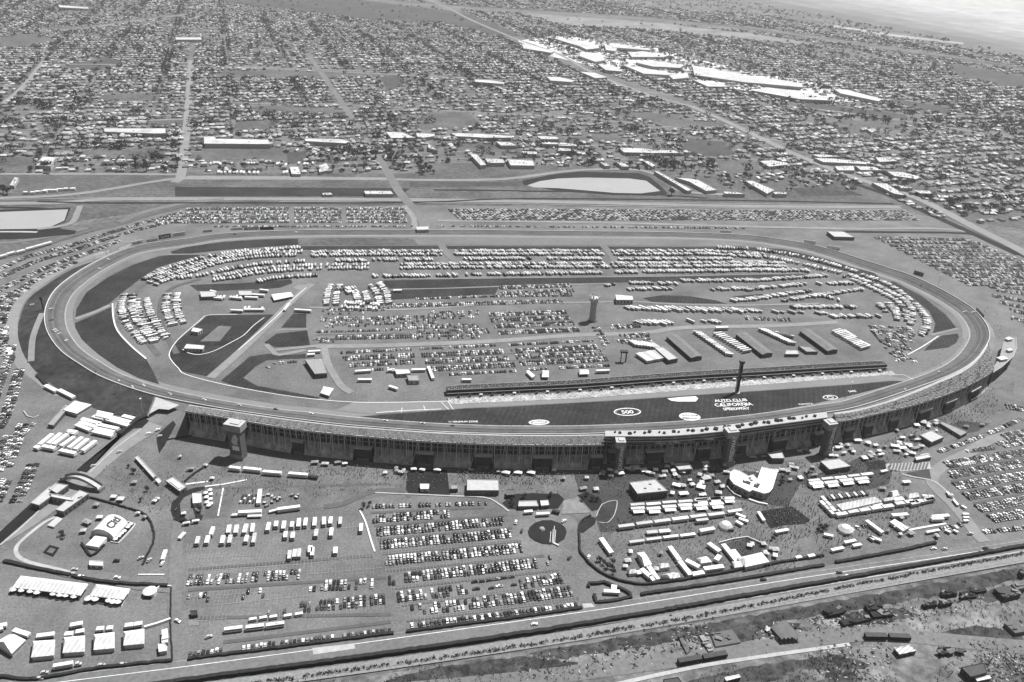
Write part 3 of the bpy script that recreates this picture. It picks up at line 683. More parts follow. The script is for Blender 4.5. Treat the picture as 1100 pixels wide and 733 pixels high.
# ------------------------------------------------------------------ middle stand with suites
r2 = thing('grandstand', 'grandstand below the long white suite roof between two stair towers', 'grandstand')
FM = [(650, 466.5), (700, 465.5), (760, 461.5), (820, 455.5), (886, 447)]
RM = [(650, 473.5), (700, 473.3), (760, 469.5), (820, 463.5), (889, 453.5)]
F2, R2, n2 = stand(r2, FM, 6.2, RM, 27, [(652, 670), (692, 712), (746, 760), (776, 800), (826, 842), (872, 900)], .3, N=50)
HR = 37
ru = px2([(650, 463.0), (720, 461.6), (760, 459.0), (820, 451.5), (888, 442.5)], HR, 50)
rl = px2([(650, 468.6), (720, 468.2), (780, 463.0), (820, 457.6), (889, 448.6)], HR, 50)
m = MB(); strip(m, ru, HR, rl, HR, 'wall_lt'); strip(m, ru, HR - .9, ru, HR, 'wall_lt'); strip(m, rl, HR - 1.2, rl, HR, 'white2')
strip(m, ru, HR - 1.0, rl, HR - 1.2, 'grey'); part('suite_roof', m, r2)
for k in range(30):
    j = 2 + int(k * 46 / 30); p = lerp(ru, rl, .35 + .3 * ((k * 7) % 5) / 5)[j]; s = 1.6 + (k % 3) * .7 + (1.2 if 26 > k > 11 else 0)
    part('roof_vent', MB().box(p[0], p[1], HR + .05, HR + 1.5, s, s, 'dark' if k % 4 else 'grey_dk', .2 * k, topm='black'), r2)
wl2 = offs(rl, n2 * 1.6, False); m = MB()
strip(m, wl2, 26.5, wl2, HR - 1.2, 'glass'); part('suite_glazing', m, r2)
m = MB()
for z in (30.2, 33.4): m.wallr(offs(rl, n2 * .8, False), 1.4, z, z + .5, 'grey_lt')
part('balcony', m, r2)
# ------------------------------------------------------------------ right stand, two tiers
r3 = thing('grandstand', 'two-tier crowded grandstand curving round the right-hand turn', 'grandstand')
FR = [(896, 443.5), (920, 440), (950, 432), (980, 421), (1010, 408), (1030, 399), (1046, 388.5), (1056, 376), (1061.5, 366)]
RR = [(898, 453.8), (920, 450), (940, 445.3), (970, 438.5), (992, 432.5), (1020, 423), (1040, 414.5), (1060.5, 403.5), (1068, 397)]
F3, R3, n3 = stand(r3, FR, 6.4, RR, 26, [(905, 912), (926, 934), (954, 962), (983, 996), (1012, 1022), (1040, 1048)], .8, walk=.15, mids=(.58,), N=60)
cr = CS.build('crowd'); tag(cr, 'spectators filling the rows of the three grandstands', 'crowd', kind='stuff')
# deck with tents at the far right end
def deckpoly(name, label, cat, pxs, z0, z1, m, topm):
    P = Gs(pxs, z1); o = link(name, MB().prism(P, z0, z1, m, topm).mesh(name)); return tag(o, label, cat)
r4 = thing('hospitality_deck', 'pale raised terrace at the end of the right grandstand', 'terrace')
part('terrace', MB().prism(Gs([(1079, 364), (1083, 361), (1091, 363), (1092, 374), (1088, 384), (1076, 395), (1065, 402), (1067, 395), (1074, 383)], 15), 12, 15, 'grey_dk', 'grey'), r4)
for q, w_ in (((1083, 366), 9), ((1076, 387), 12), ((1084, 378), 8)):
    x, y = G(*q, 15); tz = thing('canopy_tent', 'white tent on the raised terrace, %s counted from the track' % ('first', 'third', 'second')[(9, 12, 8).index(w_)], 'tent', (x, y, 15), .4); part('canopy', MB().box(0, 0, 2.6, 3, w_, w_ * .6, 'white').box(0, 0, 3, 4.4, w_, w_ * .6, 'white', taper=.3), tz); part('side_wall', MB().box(0, 0, 0, 2.6, w_ * .9, w_ * .5, 'white2'), tz)
for q in [(1067, 400), (1076, 393), (1087, 383), (1090, 372), (1088, 364), (1080, 366)]:
    x, y = G(q[0], q[1], 12); part('column', MB().cyl(x, y, 0, 12.0, .6, .6, 'grey'), r4)
part('railing', MB().wallr(Gs([(1065, 402), (1076, 395), (1088, 384), (1092, 374), (1091, 363)], 15), .3, 15, 16.3, 'wall_white'), r4)
# ------------------------------------------------------------------ stair towers
def tower(label, base, top_h, w, d, style, an=None, cap=0):
    x, y = G(*base, 0); t = thing('stair_tower', label, 'tower', (x, y, 0), an or 0, 'stair towers behind the grandstands')
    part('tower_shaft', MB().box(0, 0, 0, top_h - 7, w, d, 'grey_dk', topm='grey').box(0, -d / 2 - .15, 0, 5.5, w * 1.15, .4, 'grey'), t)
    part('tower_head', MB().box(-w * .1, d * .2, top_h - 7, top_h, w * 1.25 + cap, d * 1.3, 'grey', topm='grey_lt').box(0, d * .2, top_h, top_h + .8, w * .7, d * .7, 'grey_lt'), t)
    m = MB(); yy = -d / 2 - .12
    z0, z1 = top_h * .28, top_h * .76
    m.box(w * .08, yy, z0, z1, w * .55, .12, 'grey_dk')
    if style == 'figure':   # a tall pale painted figure on the banner
        m.add([(-w * .22, yy - .1, z0), (w * .35, yy - .1, z0), (w * .36, yy - .1, z0 + 5), (-w * .24, yy - .1, z0 + 5)], [(0, 1, 2, 3)], 'white')
        m.add([(-w * .02, yy - .1, z0 + 6), (w * .3, yy - .1, z0 + 6.4), (w * .22, yy - .1, z0 + 9), (w * .36, yy - .1, z0 + 13), (w * .2, yy - .1, z1), (w * .0, yy - .1, z1 - 1), (-w * .2, yy - .1, z0 + 12), (-w * .26, yy - .1, z0 + 9)], [tuple(range(8))], 'white2')
    part('banner', m, t)
    if style != 'figure':
        rm = Matrix.Rotation(R(90), 4, 'X') @ Matrix.Rotation(R(90), 4, 'Z')
        text_part(style, t, w * .62, (w * .08, yy - .12, (z0 + z1) / 2), rm, 'white', 'banner_lettering', .04)
    return t
def mslope(Rw, px):
    q = proj([(x, y, 0) for x, y in Rw])[:, 0]; j = int(np.argmin(abs(q - px))); j = min(max(j, 1), len(Rw) - 2)
    a = math.atan2(Rw[j + 1][1] - Rw[j - 1][1], Rw[j + 1][0] - Rw[j - 1][0]); return a
tower('grey stair tower with pale figure banner, leftmost of the four behind the stands', (257, 491), 38, 12.5, 9, 'figure', mslope(R1, 257), 2)
tower('slim stair tower with vertical white lettering where the white suite roof begins', (664, 507), 36, 7.5, 7, 'CALIFORNIA', mslope(R2, 664))
tower('stair tower interrupting the white suite roof halfway along, above the white curved building', (781, 499), 40, 9.5, 8, 'SPEEDWAY', mslope(R2, 785))
tower('rightmost stair tower, where the white suite roof meets the two-tier stand', (886, 488), 38, 8.5, 8, 'CALIFORNIA', mslope(R2, 880))
# ================================================================== buildings, tents, vehicles
def frame(p0, p1, z=0):
    a, b = G(*p0, z), G(*p1, z); L_ = math.hypot(b[0] - a[0], b[1] - a[1]); an = math.atan2(b[1] - a[1], b[0] - a[0])
    return a, b, L_, an
def cat_of(name): return name.replace('_', ' ')
def local(P, cx, cy, an):
    c, s = math.cos(-an), math.sin(-an); return [((x - cx) * c - (y - cy) * s, (x - cx) * s + (y - cy) * c) for x, y in P]
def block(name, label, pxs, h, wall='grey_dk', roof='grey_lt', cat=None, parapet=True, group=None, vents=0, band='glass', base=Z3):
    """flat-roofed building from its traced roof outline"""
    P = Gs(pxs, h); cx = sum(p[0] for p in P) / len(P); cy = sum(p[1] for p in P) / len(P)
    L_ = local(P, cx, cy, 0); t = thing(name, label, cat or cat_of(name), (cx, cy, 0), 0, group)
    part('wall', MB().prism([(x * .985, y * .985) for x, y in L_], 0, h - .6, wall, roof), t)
    if band and h > 3 and math.hypot(cx, cy) < 1250:
        wn = 0
        for i in range(len(L_)):
            a, b = L_[i], L_[(i + 1) % len(L_)]; d = math.hypot(b[0] - a[0], b[1] - a[1])
            if d < 6: continue
            an = math.atan2(b[1] - a[1], b[0] - a[0]); k = int(d / 4)
            for j in range(k):
                f = (j + .5) / k; 
                if wn < 60: wn += 1; part('window', MB().box((a[0] * (1 - f) + b[0] * f) * .985, (a[1] * (1 - f) + b[1] * f) * .985, h * .3, h * .68, 2.2, .3, band, an), t)
    m = MB().prism(L_, h - .6, h, roof, roof)
    if parapet: m.wallr([(x * .99, y * .99) for x, y in L_], .4, h, h + .5, roof, True)
    part('roof', m, t)
    for k in range(vents):
        f = rnd.random() * .6; q = rnd.choice(L_); part('roof_vent', MB().box(q[0] * f, q[1] * f, h + .02, h + 1.3, 2.2, 1.6, 'grey_lt', topm='white2'), t)
    return t
def gabled(name, label, p0, p1, depth, h, rh=1.5, wall='wall_lt', roof='white', cat=None, group=None, over=.4, doors=2, z=0):
    """building or tent with its camera-side wall foot on the traced line p0-p1"""
    a, b, L_, an = frame(p0, p1); cx = (a[0] + b[0]) / 2 - math.sin(an) * depth / 2; cy = (a[1] + b[1]) / 2 + math.cos(an) * depth / 2
    t = thing(name, label, cat or cat_of(name), (cx, cy, 0), an, group)
    w = MB().box(0, 0, 0, h, L_, depth, wall); w.add([(-L_ / 2, -depth / 2, h), (-L_ / 2, depth / 2, h), (-L_ / 2, 0, h + rh)], [(0, 2, 1)], wall); w.add([(L_ / 2, -depth / 2, h), (L_ / 2, depth / 2, h), (L_ / 2, 0, h + rh)], [(0, 1, 2)], wall)
    part('wall', w, t); part('roof', MB().gable(L_, depth, h + .03, h + rh + .2, roof, over=over), t)
    for k in range(doors):
        part('door', MB().box((k + .5) / doors * L_ - L_ / 2, -depth / 2 - .05, 0, h * .75, min(3.5, L_ / doors * .5), .2, 'grey_dk'), t)
    return t
def pavilion(name, label, pxs, h, ridge=3.0, cat='tent', open_=True, group=None):
    """white fabric roof traced as a quad at eaves height, on posts"""
    P = Gs(pxs, h); cx = sum(p[0] for p in P) / 4; cy = sum(p[1] for p in P) / 4
    P0 = [(x - cx, y - cy) for x, y in P]; t = thing(name, label, cat, (cx, cy, 0), 0, group)
    a = [((P0[0][0] + P0[3][0]) / 2 * .98, (P0[0][1] + P0[3][1]) / 2 * .98), ((P0[1][0] + P0[2][0]) / 2 * .98, (P0[1][1] + P0[2][1]) / 2 * .98)]
    r = [tuple(a[0][c] * .86 + a[1][c] * .14 for c in (0, 1)), tuple(a[1][c] * .86 + a[0][c] * .14 for c in (0, 1))]
    m = MB(); V = [(x, y, h) for x, y in P0] + [(r[0][0], r[0][1], h + ridge), (r[1][0], r[1][1], h + ridge)]
    m.add(V, [(0, 1, 5, 4), (2, 3, 4, 5), (1, 2, 5), (3, 0, 4), (0, 3, 2, 1)], 'fabric'); part('canopy', m, t)
    vm = MB().wallr(P0, .08, h - .7, h - .02, 'white', True); part('valance', vm, t)
    m = MB(); Q = [(x * .93, y * .93) for x, y in P0]
    if not open_: m.wallr(Q, .15, 0, h - .1, 'white2', True); part('side_wall', m, t)
    k = 0
    for i in range(4):
        A, B = Q[i], Q[(i + 1) % 4]; d = math.hypot(A[0] - B[0], A[1] - B[1]); n_ = max(1, int(d / 9))
        for j in range(n_):
            f = j / n_; part('post', MB().cyl(A[0] * (1 - f) + B[0] * f, A[1] * (1 - f) + B[1] * f, 0, h, .12, .12, 'silver', 6), t); k += 1
    return t
def place(o, x, y, z=0, rz=0): o.location = (x, y, z); o.rotation_euler = (0, 0, rz)
# ---- vehicle meshes, shared by all copies
def m_trailer(L_=15, W=2.7, H=4.1):
    b = MB().box(0, 0, 1.0, H, L_, W, 'white').box(0, 0, .5, 1.0, L_ * .8, W * .8, 'dark'); w = MB()
    for x in (-.34, -.26, .34): w.box(L_ * x, 0, 0, 1.0, 1.0, W * .95, 'black')
    return b.mesh('trailer_body'), w.mesh('wheels')
TRM = {}
def trailer(label, p0, p1, W=2.7, H=4.1, name='trailer', group=None, cab=False, awn=False, col=None, cat=None, z=Z3):
    a, b, L_, an = frame(p0, p1, z); t = thing(name, label, cat or cat_of(name), ((a[0] + b[0]) / 2, (a[1] + b[1]) / 2, z), an, group)
    Lb = L_ - (5.2 if cab else 0); ox = -(2.6 if cab else 0)
    part('trailer_body', MB().box(ox, 0, 1.1, H, Lb, W, col or 'white').box(ox, 0, .6, 1.1, Lb * .85, W * .8, 'dark').box(ox, -W / 2 - .03, 1.7, 2.3, Lb * .8, .06, 'grey'), t)
    for k in ((-.36, -.30, .3) if Lb > 9 else (-.3, .3)): part('wheels', MB().box(ox + Lb * k, 0, 0, 1.05, 1.0, W * .95, 'black'), t)
    if cab:
        c = part('cab', MB().box(L_ / 2 - 2.6, 0, .7, 3.1, 2.6, 2.4, 'white2', taper=.92).box(L_ / 2 - .8, 0, .6, 1.8, 1.6, 2.2, 'white2'), t)
        part('windscreen', MB().box(L_ / 2 - 1.35, 0, 2.0, 2.9, .1, 2.0, 'glass'), c); part('wheels', MB().box(L_ / 2 - 1.2, 0, 0, .9, 1, 2.4, 'black'), t)
    if awn: part('awning', MB().add([(-L_ * .4, -W / 2, H * .82), (L_ * .4, -W / 2, H * .82), (L_ * .4, -W / 2 - 3.4, H * .62), (-L_ * .4, -W / 2 - 3.4, H * .62)], [(0, 3, 2, 1)], 'white').add([(-L_ * .4, -W / 2, H * .84), (L_ * .4, -W / 2, H * .84), (L_ * .4, -W / 2 - 3.4, H * .64), (-L_ * .4, -W / 2 - 3.4, H * .64)], [(0, 1, 2, 3)], 'white'), t)
    return t
def car_mb(kind='sedan', c='car_mid'):
    """body and cabin; windows separate"""
    L_, W, H = dict(sedan=(4.9, 2.0, 1.5), suv=(5.1, 2.1, 1.9), pickup=(5.8, 2.15, 1.95), van=(5.5, 2.15, 2.2))[kind]
    b = MB(); hb = H * .58
    b.box(0, 0, .32, hb * .93, L_, W, c, taper=.98).box(0, 0, hb * .93, hb, L_ * .97, W * .97, c, taper=.93)
    cl, cx = dict(sedan=(2.5, -.25), suv=(3.1, -.5), pickup=(1.9, .2), van=(4.1, -.3))[kind]
    b.box(cx, 0, H - .09, H, cl * .74, W * .76, c, taper=.94)
    for x in (L_ * .31, -L_ * .31): b.box(x, 0, 0, .66, .66, W * 1.01, 'black')
    if kind == 'pickup': b.box(-L_ * .27, 0, hb + .0, hb + .02, L_ * .36, W * .8, 'dark')
    g = MB().box(cx, 0, hb - .01, H - .08, cl, W * .9, 'glass', taper=.78)
    return b, g, (L_, W, H)
# ================================================================== parked cars
CARS = []   # x, y, angle, kind, colour, row label, ordinal, z
KINDS = ['sedan', 'sedan', 'suv', 'suv', 'pickup', 'van']
CCOL = ['car_white', 'car_white', 'car_light', 'car_black', 'car_mid', 'car_dark', 'car_dark', 'car_black', 'car_black']
CW = dict(car_white='white', car_light='silver', car_mid='grey', car_dark='dark grey', car_black='black')
KW = dict(sedan='sedan', suv='SUV', pickup='pickup', van='van')
def row(lab, p0, p1, fill=.95, double=True, sp=2.95, skew=0.0, along=False, z=Z3, pts=None):
    P = Gs(smooth(pts, 6) if pts else [p0, p1], z); L_ = [0]
    for i in range(1, len(P)): L_.append(L_[-1] + math.hypot(P[i][0] - P[i - 1][0], P[i][1] - P[i - 1][1]))
    step = 6.0 if along else sp; k = int(L_[-1] / step)
    sides = (('far side of ', 2.95), ('near side of ', -2.95)) if double else (('', 0),)
    for sn, off in sides:
        o = 0
        for j in range(k):
            if rnd.random() > fill: continue
            s = (j + .5) * step; i = 1
            while i < len(P) - 1 and L_[i] < s: i += 1
            f = (s - L_[i - 1]) / (L_[i] - L_[i - 1]); an = math.atan2(P[i][1] - P[i - 1][1], P[i][0] - P[i - 1][0])
            x = P[i - 1][0] * (1 - f) + P[i][0] * f - math.sin(an) * off + rnd.gauss(0, .12); y = P[i - 1][1] * (1 - f) + P[i][1] * f + math.cos(an) * off + rnd.gauss(0, .25)
            o += 1; ca = an + (0 if along else R(90) + skew) + (math.pi if rnd.random() < .4 else 0) + rnd.gauss(0, .02)
            CARS.append((x, y, ca, rnd.choice(KINDS), rnd.choice(CCOL), sn + lab, o, z))
ML = 'row, front car park'
row('first ' + ML, (396, 545), (524, 541), .72, False)
row('second ' + ML, (400, 558), (488, 552), .8)
row('third ' + ML, (404, 572), (543, 560), .9)
row('fourth ' + ML, (408, 586), (552, 573), .95)
row('fifth ' + ML, (413, 603), (562, 589), .95)
row('sixth ' + ML, (434, 621), (580, 605), .95); row('sixth ' + ML, (417, 624), (427, 623), .8); row('sixth ' + ML, (582, 603), (594, 602), .6)
row('seventh ' + ML, (426, 642), (503, 633), .75); row('seventh ' + ML, (558, 628), (606, 621), .9)
row('seventh row centre, front car park', (506, 626.5), (556, 619.5), .9, False, along=True); row('seventh row middle strip, front car park', (508, 634), (558, 628), .9, False, along=True)
row('eighth ' + ML, (437, 657), (540, 645), .65); row('eighth ' + ML, (540, 645), (616, 635), .9)
row('last ' + ML, (436, 673.5), (624, 650.5), .92, False)
LL = ', lower left car park'
row('top car row' + LL, (201, 624), (270, 621), .8); row('top car row' + LL, (270, 620.5), (327, 617), .8)
row('second car row' + LL, (200, 644), (300, 636), .3); row('second car row' + LL, (328, 630.5), (402, 627.5), .6)
row('third car row' + LL, (326, 653), (416, 643.5), .88)
row('third car row' + LL, (270, 657), (326, 653), .15)
row('hedge-side car row' + LL, (202, 704), (240, 700), .9, False); row('hedge-side car row' + LL, (260, 697), (424, 677.5), .8, False)
RL_ = 'row, right-hand car park'
row('kerbside ' + RL_, (1008, 486), (1058, 468), .85, False); row('kerbside ' + RL_, (1062, 466), (1098, 450), .85, False)
row('short ' + RL_, (1038, 486), (1068, 481), .9, False); row('upper corner ' + RL_, (1078, 470), (1106, 464), .9); row('second corner ' + RL_, (1073, 479), (1106, 473), .9)
for nm, a, b in [('third', (1016, 500), (1106, 485)), ('fourth', (1019, 511), (1106, 497)), ('fifth', (1026, 523), (1106, 510)), ('sixth', (1037, 534), (1106, 523)), ('seventh', (1050, 547), (1106, 537)), ('eighth', (1064, 558), (1106, 551)), ('ninth', (1056, 572), (1106, 567))]:
    row(nm + ' ' + RL_, a, b, .92, nm != 'ninth', skew=R(14))
for k, (a, b) in enumerate([((1062, 308.5), (1106, 311)), ((1070, 312), (1106, 317)), ((1066, 318), (1106, 325)), ((1086, 342), (1106, 347)), ((1080, 437), (1106, 441)), ((1074, 325), (1106, 332)), ((1084, 333), (1106, 338))]): row('right edge lot', a, b, .9, skew=.3)
# left strip of car lots
for q, d in [([(4, 352), (3, 368), (1, 384)], 1), ([(12, 372), (9, 388), (3, 402), (-4, 420)], 1), ([(21, 397), (17, 412), (12, 430), (5, 449), (-3, 462)], 1), ([(0, 402), (-6, 430)], 1), ([(25, 456), (19, 472), (12, 490), (4, 507)], 1), ([(36, 499), (30, 512), (24, 526), (16, 542)], 1), ([(10, 468), (2, 486), (-8, 504)], 1), ([(8, 515), (0, 530), (-6, 545)], 1), ([(37, 455), (30, 462), (20, 470)], 0)]:
    row('left edge car park', None, None, .88, bool(d), pts=q)
for q in [[(-6, 293), (30, 276), (70, 266), (110, 253), (150, 241), (200, 228)], [(-6, 301), (40, 281), (80, 269), (125, 254), (165, 243), (215, 233)], [(-6, 315), (30, 297), (60, 284), (100, 270), (128, 259)], [(-6, 333), (12, 318), (35, 303), (62, 290), (84, 281)], [(2, 348), (8, 330), (18, 318), (30, 309)], [(-10, 345), (0, 326), (10, 314)]]:
    row('back left car park', None, None, .82, True, pts=q)
for k, y in enumerate([224.5, 228, 231.5, 235, 238.5]):
    row('lot behind the backstretch', (180 - (k * 9) + 20, y + .6), (312, y), .9); row('lot behind the backstretch', (316, y), (368, y), .9); row('lot behind the backstretch', (372, y), (438, y + .3), .9)
row('fence side lot', (230, 243.8), (445, 243.6), .75, False); row('fence side lot', (470, 243.2), (800, 245.5), .6, False)
x = 484
while x < 975:
    y0 = 225 + (x - 484) * .004; row('slanting back lot', (x, y0), (x + 14, 237.3), .93, True, sp=2.9, skew=.1); x += 7.6
for k in range(13):
    t = k / 12; yl = 256 + 50 * t; xl = 940 + 98 * t; xr = min(1040 + 0 * t + 115 * t, 1106); row('rear right lot', (xl, yl), (xr + 4, yl - 1 + 3 * (1 - t)), .93, True, skew=.25)
# infield car rows
def rows(lab, L_, f=.93, d=True):
    for a, b in L_: row(lab, a, b, f, d)
rows('infield lot', [((525, 338.5), (611, 335.5)), ((527, 344.5), (614, 341.5)), ((531, 351), (618, 347.5)), ((535, 358), (624, 354.5)), ((420, 329), (606, 324)), ((536, 309.5), (616, 307)), ((538, 315.5), (618, 312.5)), ((530, 318), (616, 317)), ((360, 363.3), (455, 361.3)), ((368, 385.5), (446, 382)), ((375, 392.5), (448, 388.5)), ((452.5, 382), (543, 378)), ((456.6, 389), (548, 385)), ((462.6, 397), (556, 392)), ((549, 378), (642, 373)), ((554, 384), (650, 379)), ((558, 391), (655, 386))])
rows('infield lot edge', [((446, 321.5), (536, 318.5)), ((366, 379.3), (444, 375.5)), ((385, 398.6), (420, 396.8)), ((451, 375.2), (538, 371)), ((482, 402.8), (557, 398.8)), ((546, 371), (640, 366.5)), ((567, 397.6), (590, 396.5)), ((598, 396), (655, 393)), ((340, 357), (432, 354.5)), ((504, 359), (527, 357))], .85, False)
rows('sparse infield lot', [((346, 351.5), (396, 350)), ((352, 337.5), (416, 336)), ((300, 390.5), (324, 388.5)), ((283, 398), (296, 390)), ((400, 355), (460, 352)), ((470, 361.5), (500, 360.5))], .35, False)
for k in range(9): row('right infield lot', (932 + k * 3.5, 352 + k * 4.2), (972 + k * 1.5 + (8 if k < 4 else 0), 354 + k * 4.2), .5, True, skew=.6)
rows('plaza edge', [((905, 571), (940, 563)), ((1010, 569), (1036, 563))], .7, False)
row('perimeter road kerb', (1018, 532), (1040, 552), .5, False, along=True)
rows('left centre infield lot', [((344, 343.5), (440, 342)), ((350, 348), (470, 346)), ((460, 337), (515, 336)), ((440, 363), (520, 361.5)), ((336, 366), (360, 366)), ((346, 333.5), (420, 332)), ((430, 352), (515, 350)), ((420, 342), (510, 340.5)), ((440, 357.5), (525, 355.5))], .62)
rows('yard rows', [((666, 362), (700, 360)), ((664, 368), (700, 366)), ((655, 352), (690, 350)), ((800, 342), (850, 344)), ((640, 352), (652, 372))], .6)
nC = len(CARS); CARS.sort(key=lambda c: c[0] ** 2 + c[1] ** 2)
MC = {}
def car_meshes(kind, col):
    if (kind, col) not in MC:
        b, g, _ = car_mb(kind, col)
        MC[kind, col] = b.mesh('car_body')
    if kind not in MC: MC[kind] = car_mb(kind)[1].mesh('car_windows')
    return MC[kind, col], MC[kind]
seen = {}
for x, y, a, kind, col, lab, o, z in CARS[:300]:
    bm_, gm_ = car_meshes(kind, col)
    l = '%s %s, %s from left, %s' % (CW[col], KW[kind], ordw(o), lab)
    if not (lab.startswith('near') or lab.startswith('far')): l = '%s %s, %s from left in %s' % (CW[col], KW[kind], ordw(o), lab)
    while l in seen: o += 1; l = '%s %s, %s from left in %s' % (CW[col], KW[kind], ordw(o), lab)
    seen[l] = 1
    t = thing('parked_car', l, 'car', (x, y, z), a, 'cars parked in the front and side lots')
    link('body', bm_, t); link('windows', gm_, t)
cs = Soup(); rest = CARS[300:]
for kind in set(KINDS):
    b, g, _ = car_mb(kind); q = [c for c in rest if c[3] == kind]
    if not q: continue
    A = np.array([(c[0], c[1], c[7], c[2]) for c in q]); cols = [c[4] for c in q]
    b.v += []; tm = MB(); tm.v = list(b.v); tm.f = list(b.f); tm.m = list(b.m); tm.add(g.v, g.f, 'glass')
    cs.add(tm, A[:, 0], A[:, 1], A[:, 2], A[:, 3], swap={'car_mid': cols})
tag(cs.build('parked_cars'), 'thousands of further cars parked in the infield and around the track', 'cars', kind='stuff')
# ================================================================== motorhomes
RVS = []
RVC = ['white', 'white', 'white', 'white2', 'white2', 'car_light', 'silver', 'grey_lt', 'car_dark']
def rv(lab, pts, fill=.92, double=False, sp=4.3, skew=0.0, z=Z4, lng=None, seq=False):
    P = Gs(smooth(pts, 6) if len(pts) > 2 else pts, z); L_ = [0]
    for i in range(1, len(P)): L_.append(L_[-1] + math.hypot(P[i][0] - P[i - 1][0], P[i][1] - P[i - 1][1]))
    fill *= .95; sp = sp * 1.0; k = int(L_[-1] / sp)
    for off in ((6.4, -6.4) if double else (0,)):
        for j in range(k):
            if rnd.random() > fill: continue
            s = (j + .5) * sp; i = 1
            while i < len(P) - 1 and L_[i] < s: i += 1
            f = (s - L_[i - 1]) / (L_[i] - L_[i - 1]); an = math.atan2(P[i][1] - P[i - 1][1], P[i][0] - P[i - 1][0])
            x = P[i - 1][0] * (1 - f) + P[i][0] * f - math.sin(an) * off + rnd.gauss(0, .2); y = P[i - 1][1] * (1 - f) + P[i][1] * f + math.cos(an) * off + rnd.gauss(0, .8)
            RVS.append((x, y, an + R(90) + skew + rnd.gauss(0, .12), rnd.choice((0, 0, 1, 2)), rnd.choice(RVC), lab, (lng or .92) * rnd.uniform(.75, 1.15), z))
LC = 'camp by left turn'
rv('outer row of ' + LC, [(156, 370), (148, 362), (138, 350), (132.5, 338), (131, 327), (136, 316)], .98, sp=3.8)
rv('gap row of ' + LC, [(166, 370), (156, 357), (147, 344), (142, 330), (143, 318)], .9, sp=4.0)
rv('top gap row', [(158, 300), (190, 290), (230, 279), (262, 273.5), (300, 270.5)], .85)
rv('outer top row', [(152, 303), (170, 293), (200, 283), (222, 277), (250, 272.5), (284, 269.5), (325, 267)], .95)
rv('second row of ' + LC, [(174, 366), (164, 352), (156, 338), (152, 322)], .95, True)
rv('second top row', [(163, 306), (180, 299), (205, 291), (230, 283), (262, 277), (300, 274), (328, 273)], .95, True)
rv('inner row of ' + LC, [(192, 350), (186, 338), (184, 326), (186, 316)], .95, True)
rv('third top row', [(190, 300), (220, 296), (244, 290.5), (282, 284.5), (330, 281.5)], .9)
rv('fourth top row', [(228, 300.5), (250, 297.5), (270, 293.5), (298, 290)], .95, True)
rv('fourth top row', [(298, 290), (340, 288), (400, 287.2)], .9, True)
rv('inner top row', [(276, 303.5), (300, 299.5), (342, 296.5)], .9)
for a, b, d in [((334, 274), (420, 272.6), 1), ((400, 272.8), (476, 272.8), 1), ((360, 281), (396, 281), 0), ((400, 280), (468, 280), 0), ((488, 272.6), (648, 272.4), 1), ((658, 272.8), (768, 272.5), 1), ((768, 273), (822, 276), 1), ((498, 279.6), (570, 278.6), 0), ((588, 279), (650, 279), 0), ((664, 279.6), (788, 279), 0),
                ((430, 287), (520, 286.6), 1), ((522, 286.5), (655, 286), 1), ((657, 286), (820, 285), 1), ((800, 284), (844, 286), 1), ((400, 298), (500, 296.5), 0), ((500, 296), (648, 294), 0), ((660, 293.5), (820, 291.2), 0), ((800, 291), (870, 291.8), 0)]:
    rv('back rows of the infield camp', [a, b], .93, bool(d), sp=4.0, skew=.35)
rv('upper right camp', [(770, 266.8), (806, 268.6)], .95)
rv('right turn camp', [(812, 268.8), (840, 273), (870, 279), (900, 287), (922, 294)], .95)
rv('right turn camp', [(800, 274), (840, 280), (880, 289), (904, 294.5)], .95)
rv('right turn camp', [(924, 296), (952, 306), (976, 322), (988, 334), (995, 345), (994, 355), (986, 363)], .97)
rv('right turn camp', [(908, 297), (930, 305.5), (952, 316), (968, 325), (975, 335)], .95, True)
rv('right turn camp', [(948, 327), (958, 339)], .95, True); rv('right turn camp', [(967, 333), (969, 347)], .9, True); rv('right turn camp', [(980, 338), (977, 351)], .9)
for a, b in [((800, 303), (888, 297)), ((800, 312), (866, 306)), ((800, 323.5), (874, 313)), ((840, 324), (928, 311.5)), ((878, 306), (918, 305)), ((878, 318), (904, 324)), ((676, 305), (728, 306)), ((674, 312), (724, 311)), ((732, 303), (820, 302)), ((764, 312), (820, 311)), ((786, 324), (820, 321)), ((850, 331), (922, 331)), ((892, 341), (946, 341)), ((650, 308), (664, 306))]:
    rv('inner right camp', [a, b], .9, False, sp=3.9, skew=.5)
# trucks in the right-hand infield
rv('hauler row', [(672, 332), (740, 334), (816, 335)], .93, False, sp=4.6, skew=.75, lng=1.6)
rv('hauler row', [(684, 347.5), (722, 348)], .9, False, sp=4.6, skew=.75, lng=1.5); rv('hauler row', [(736, 346), (775, 347)], .6, False, sp=4.6, skew=.75, lng=1.3)
rv('hauler row', [(820, 336), (900, 338)], .55, False, sp=4.6, skew=.75, lng=1.2)
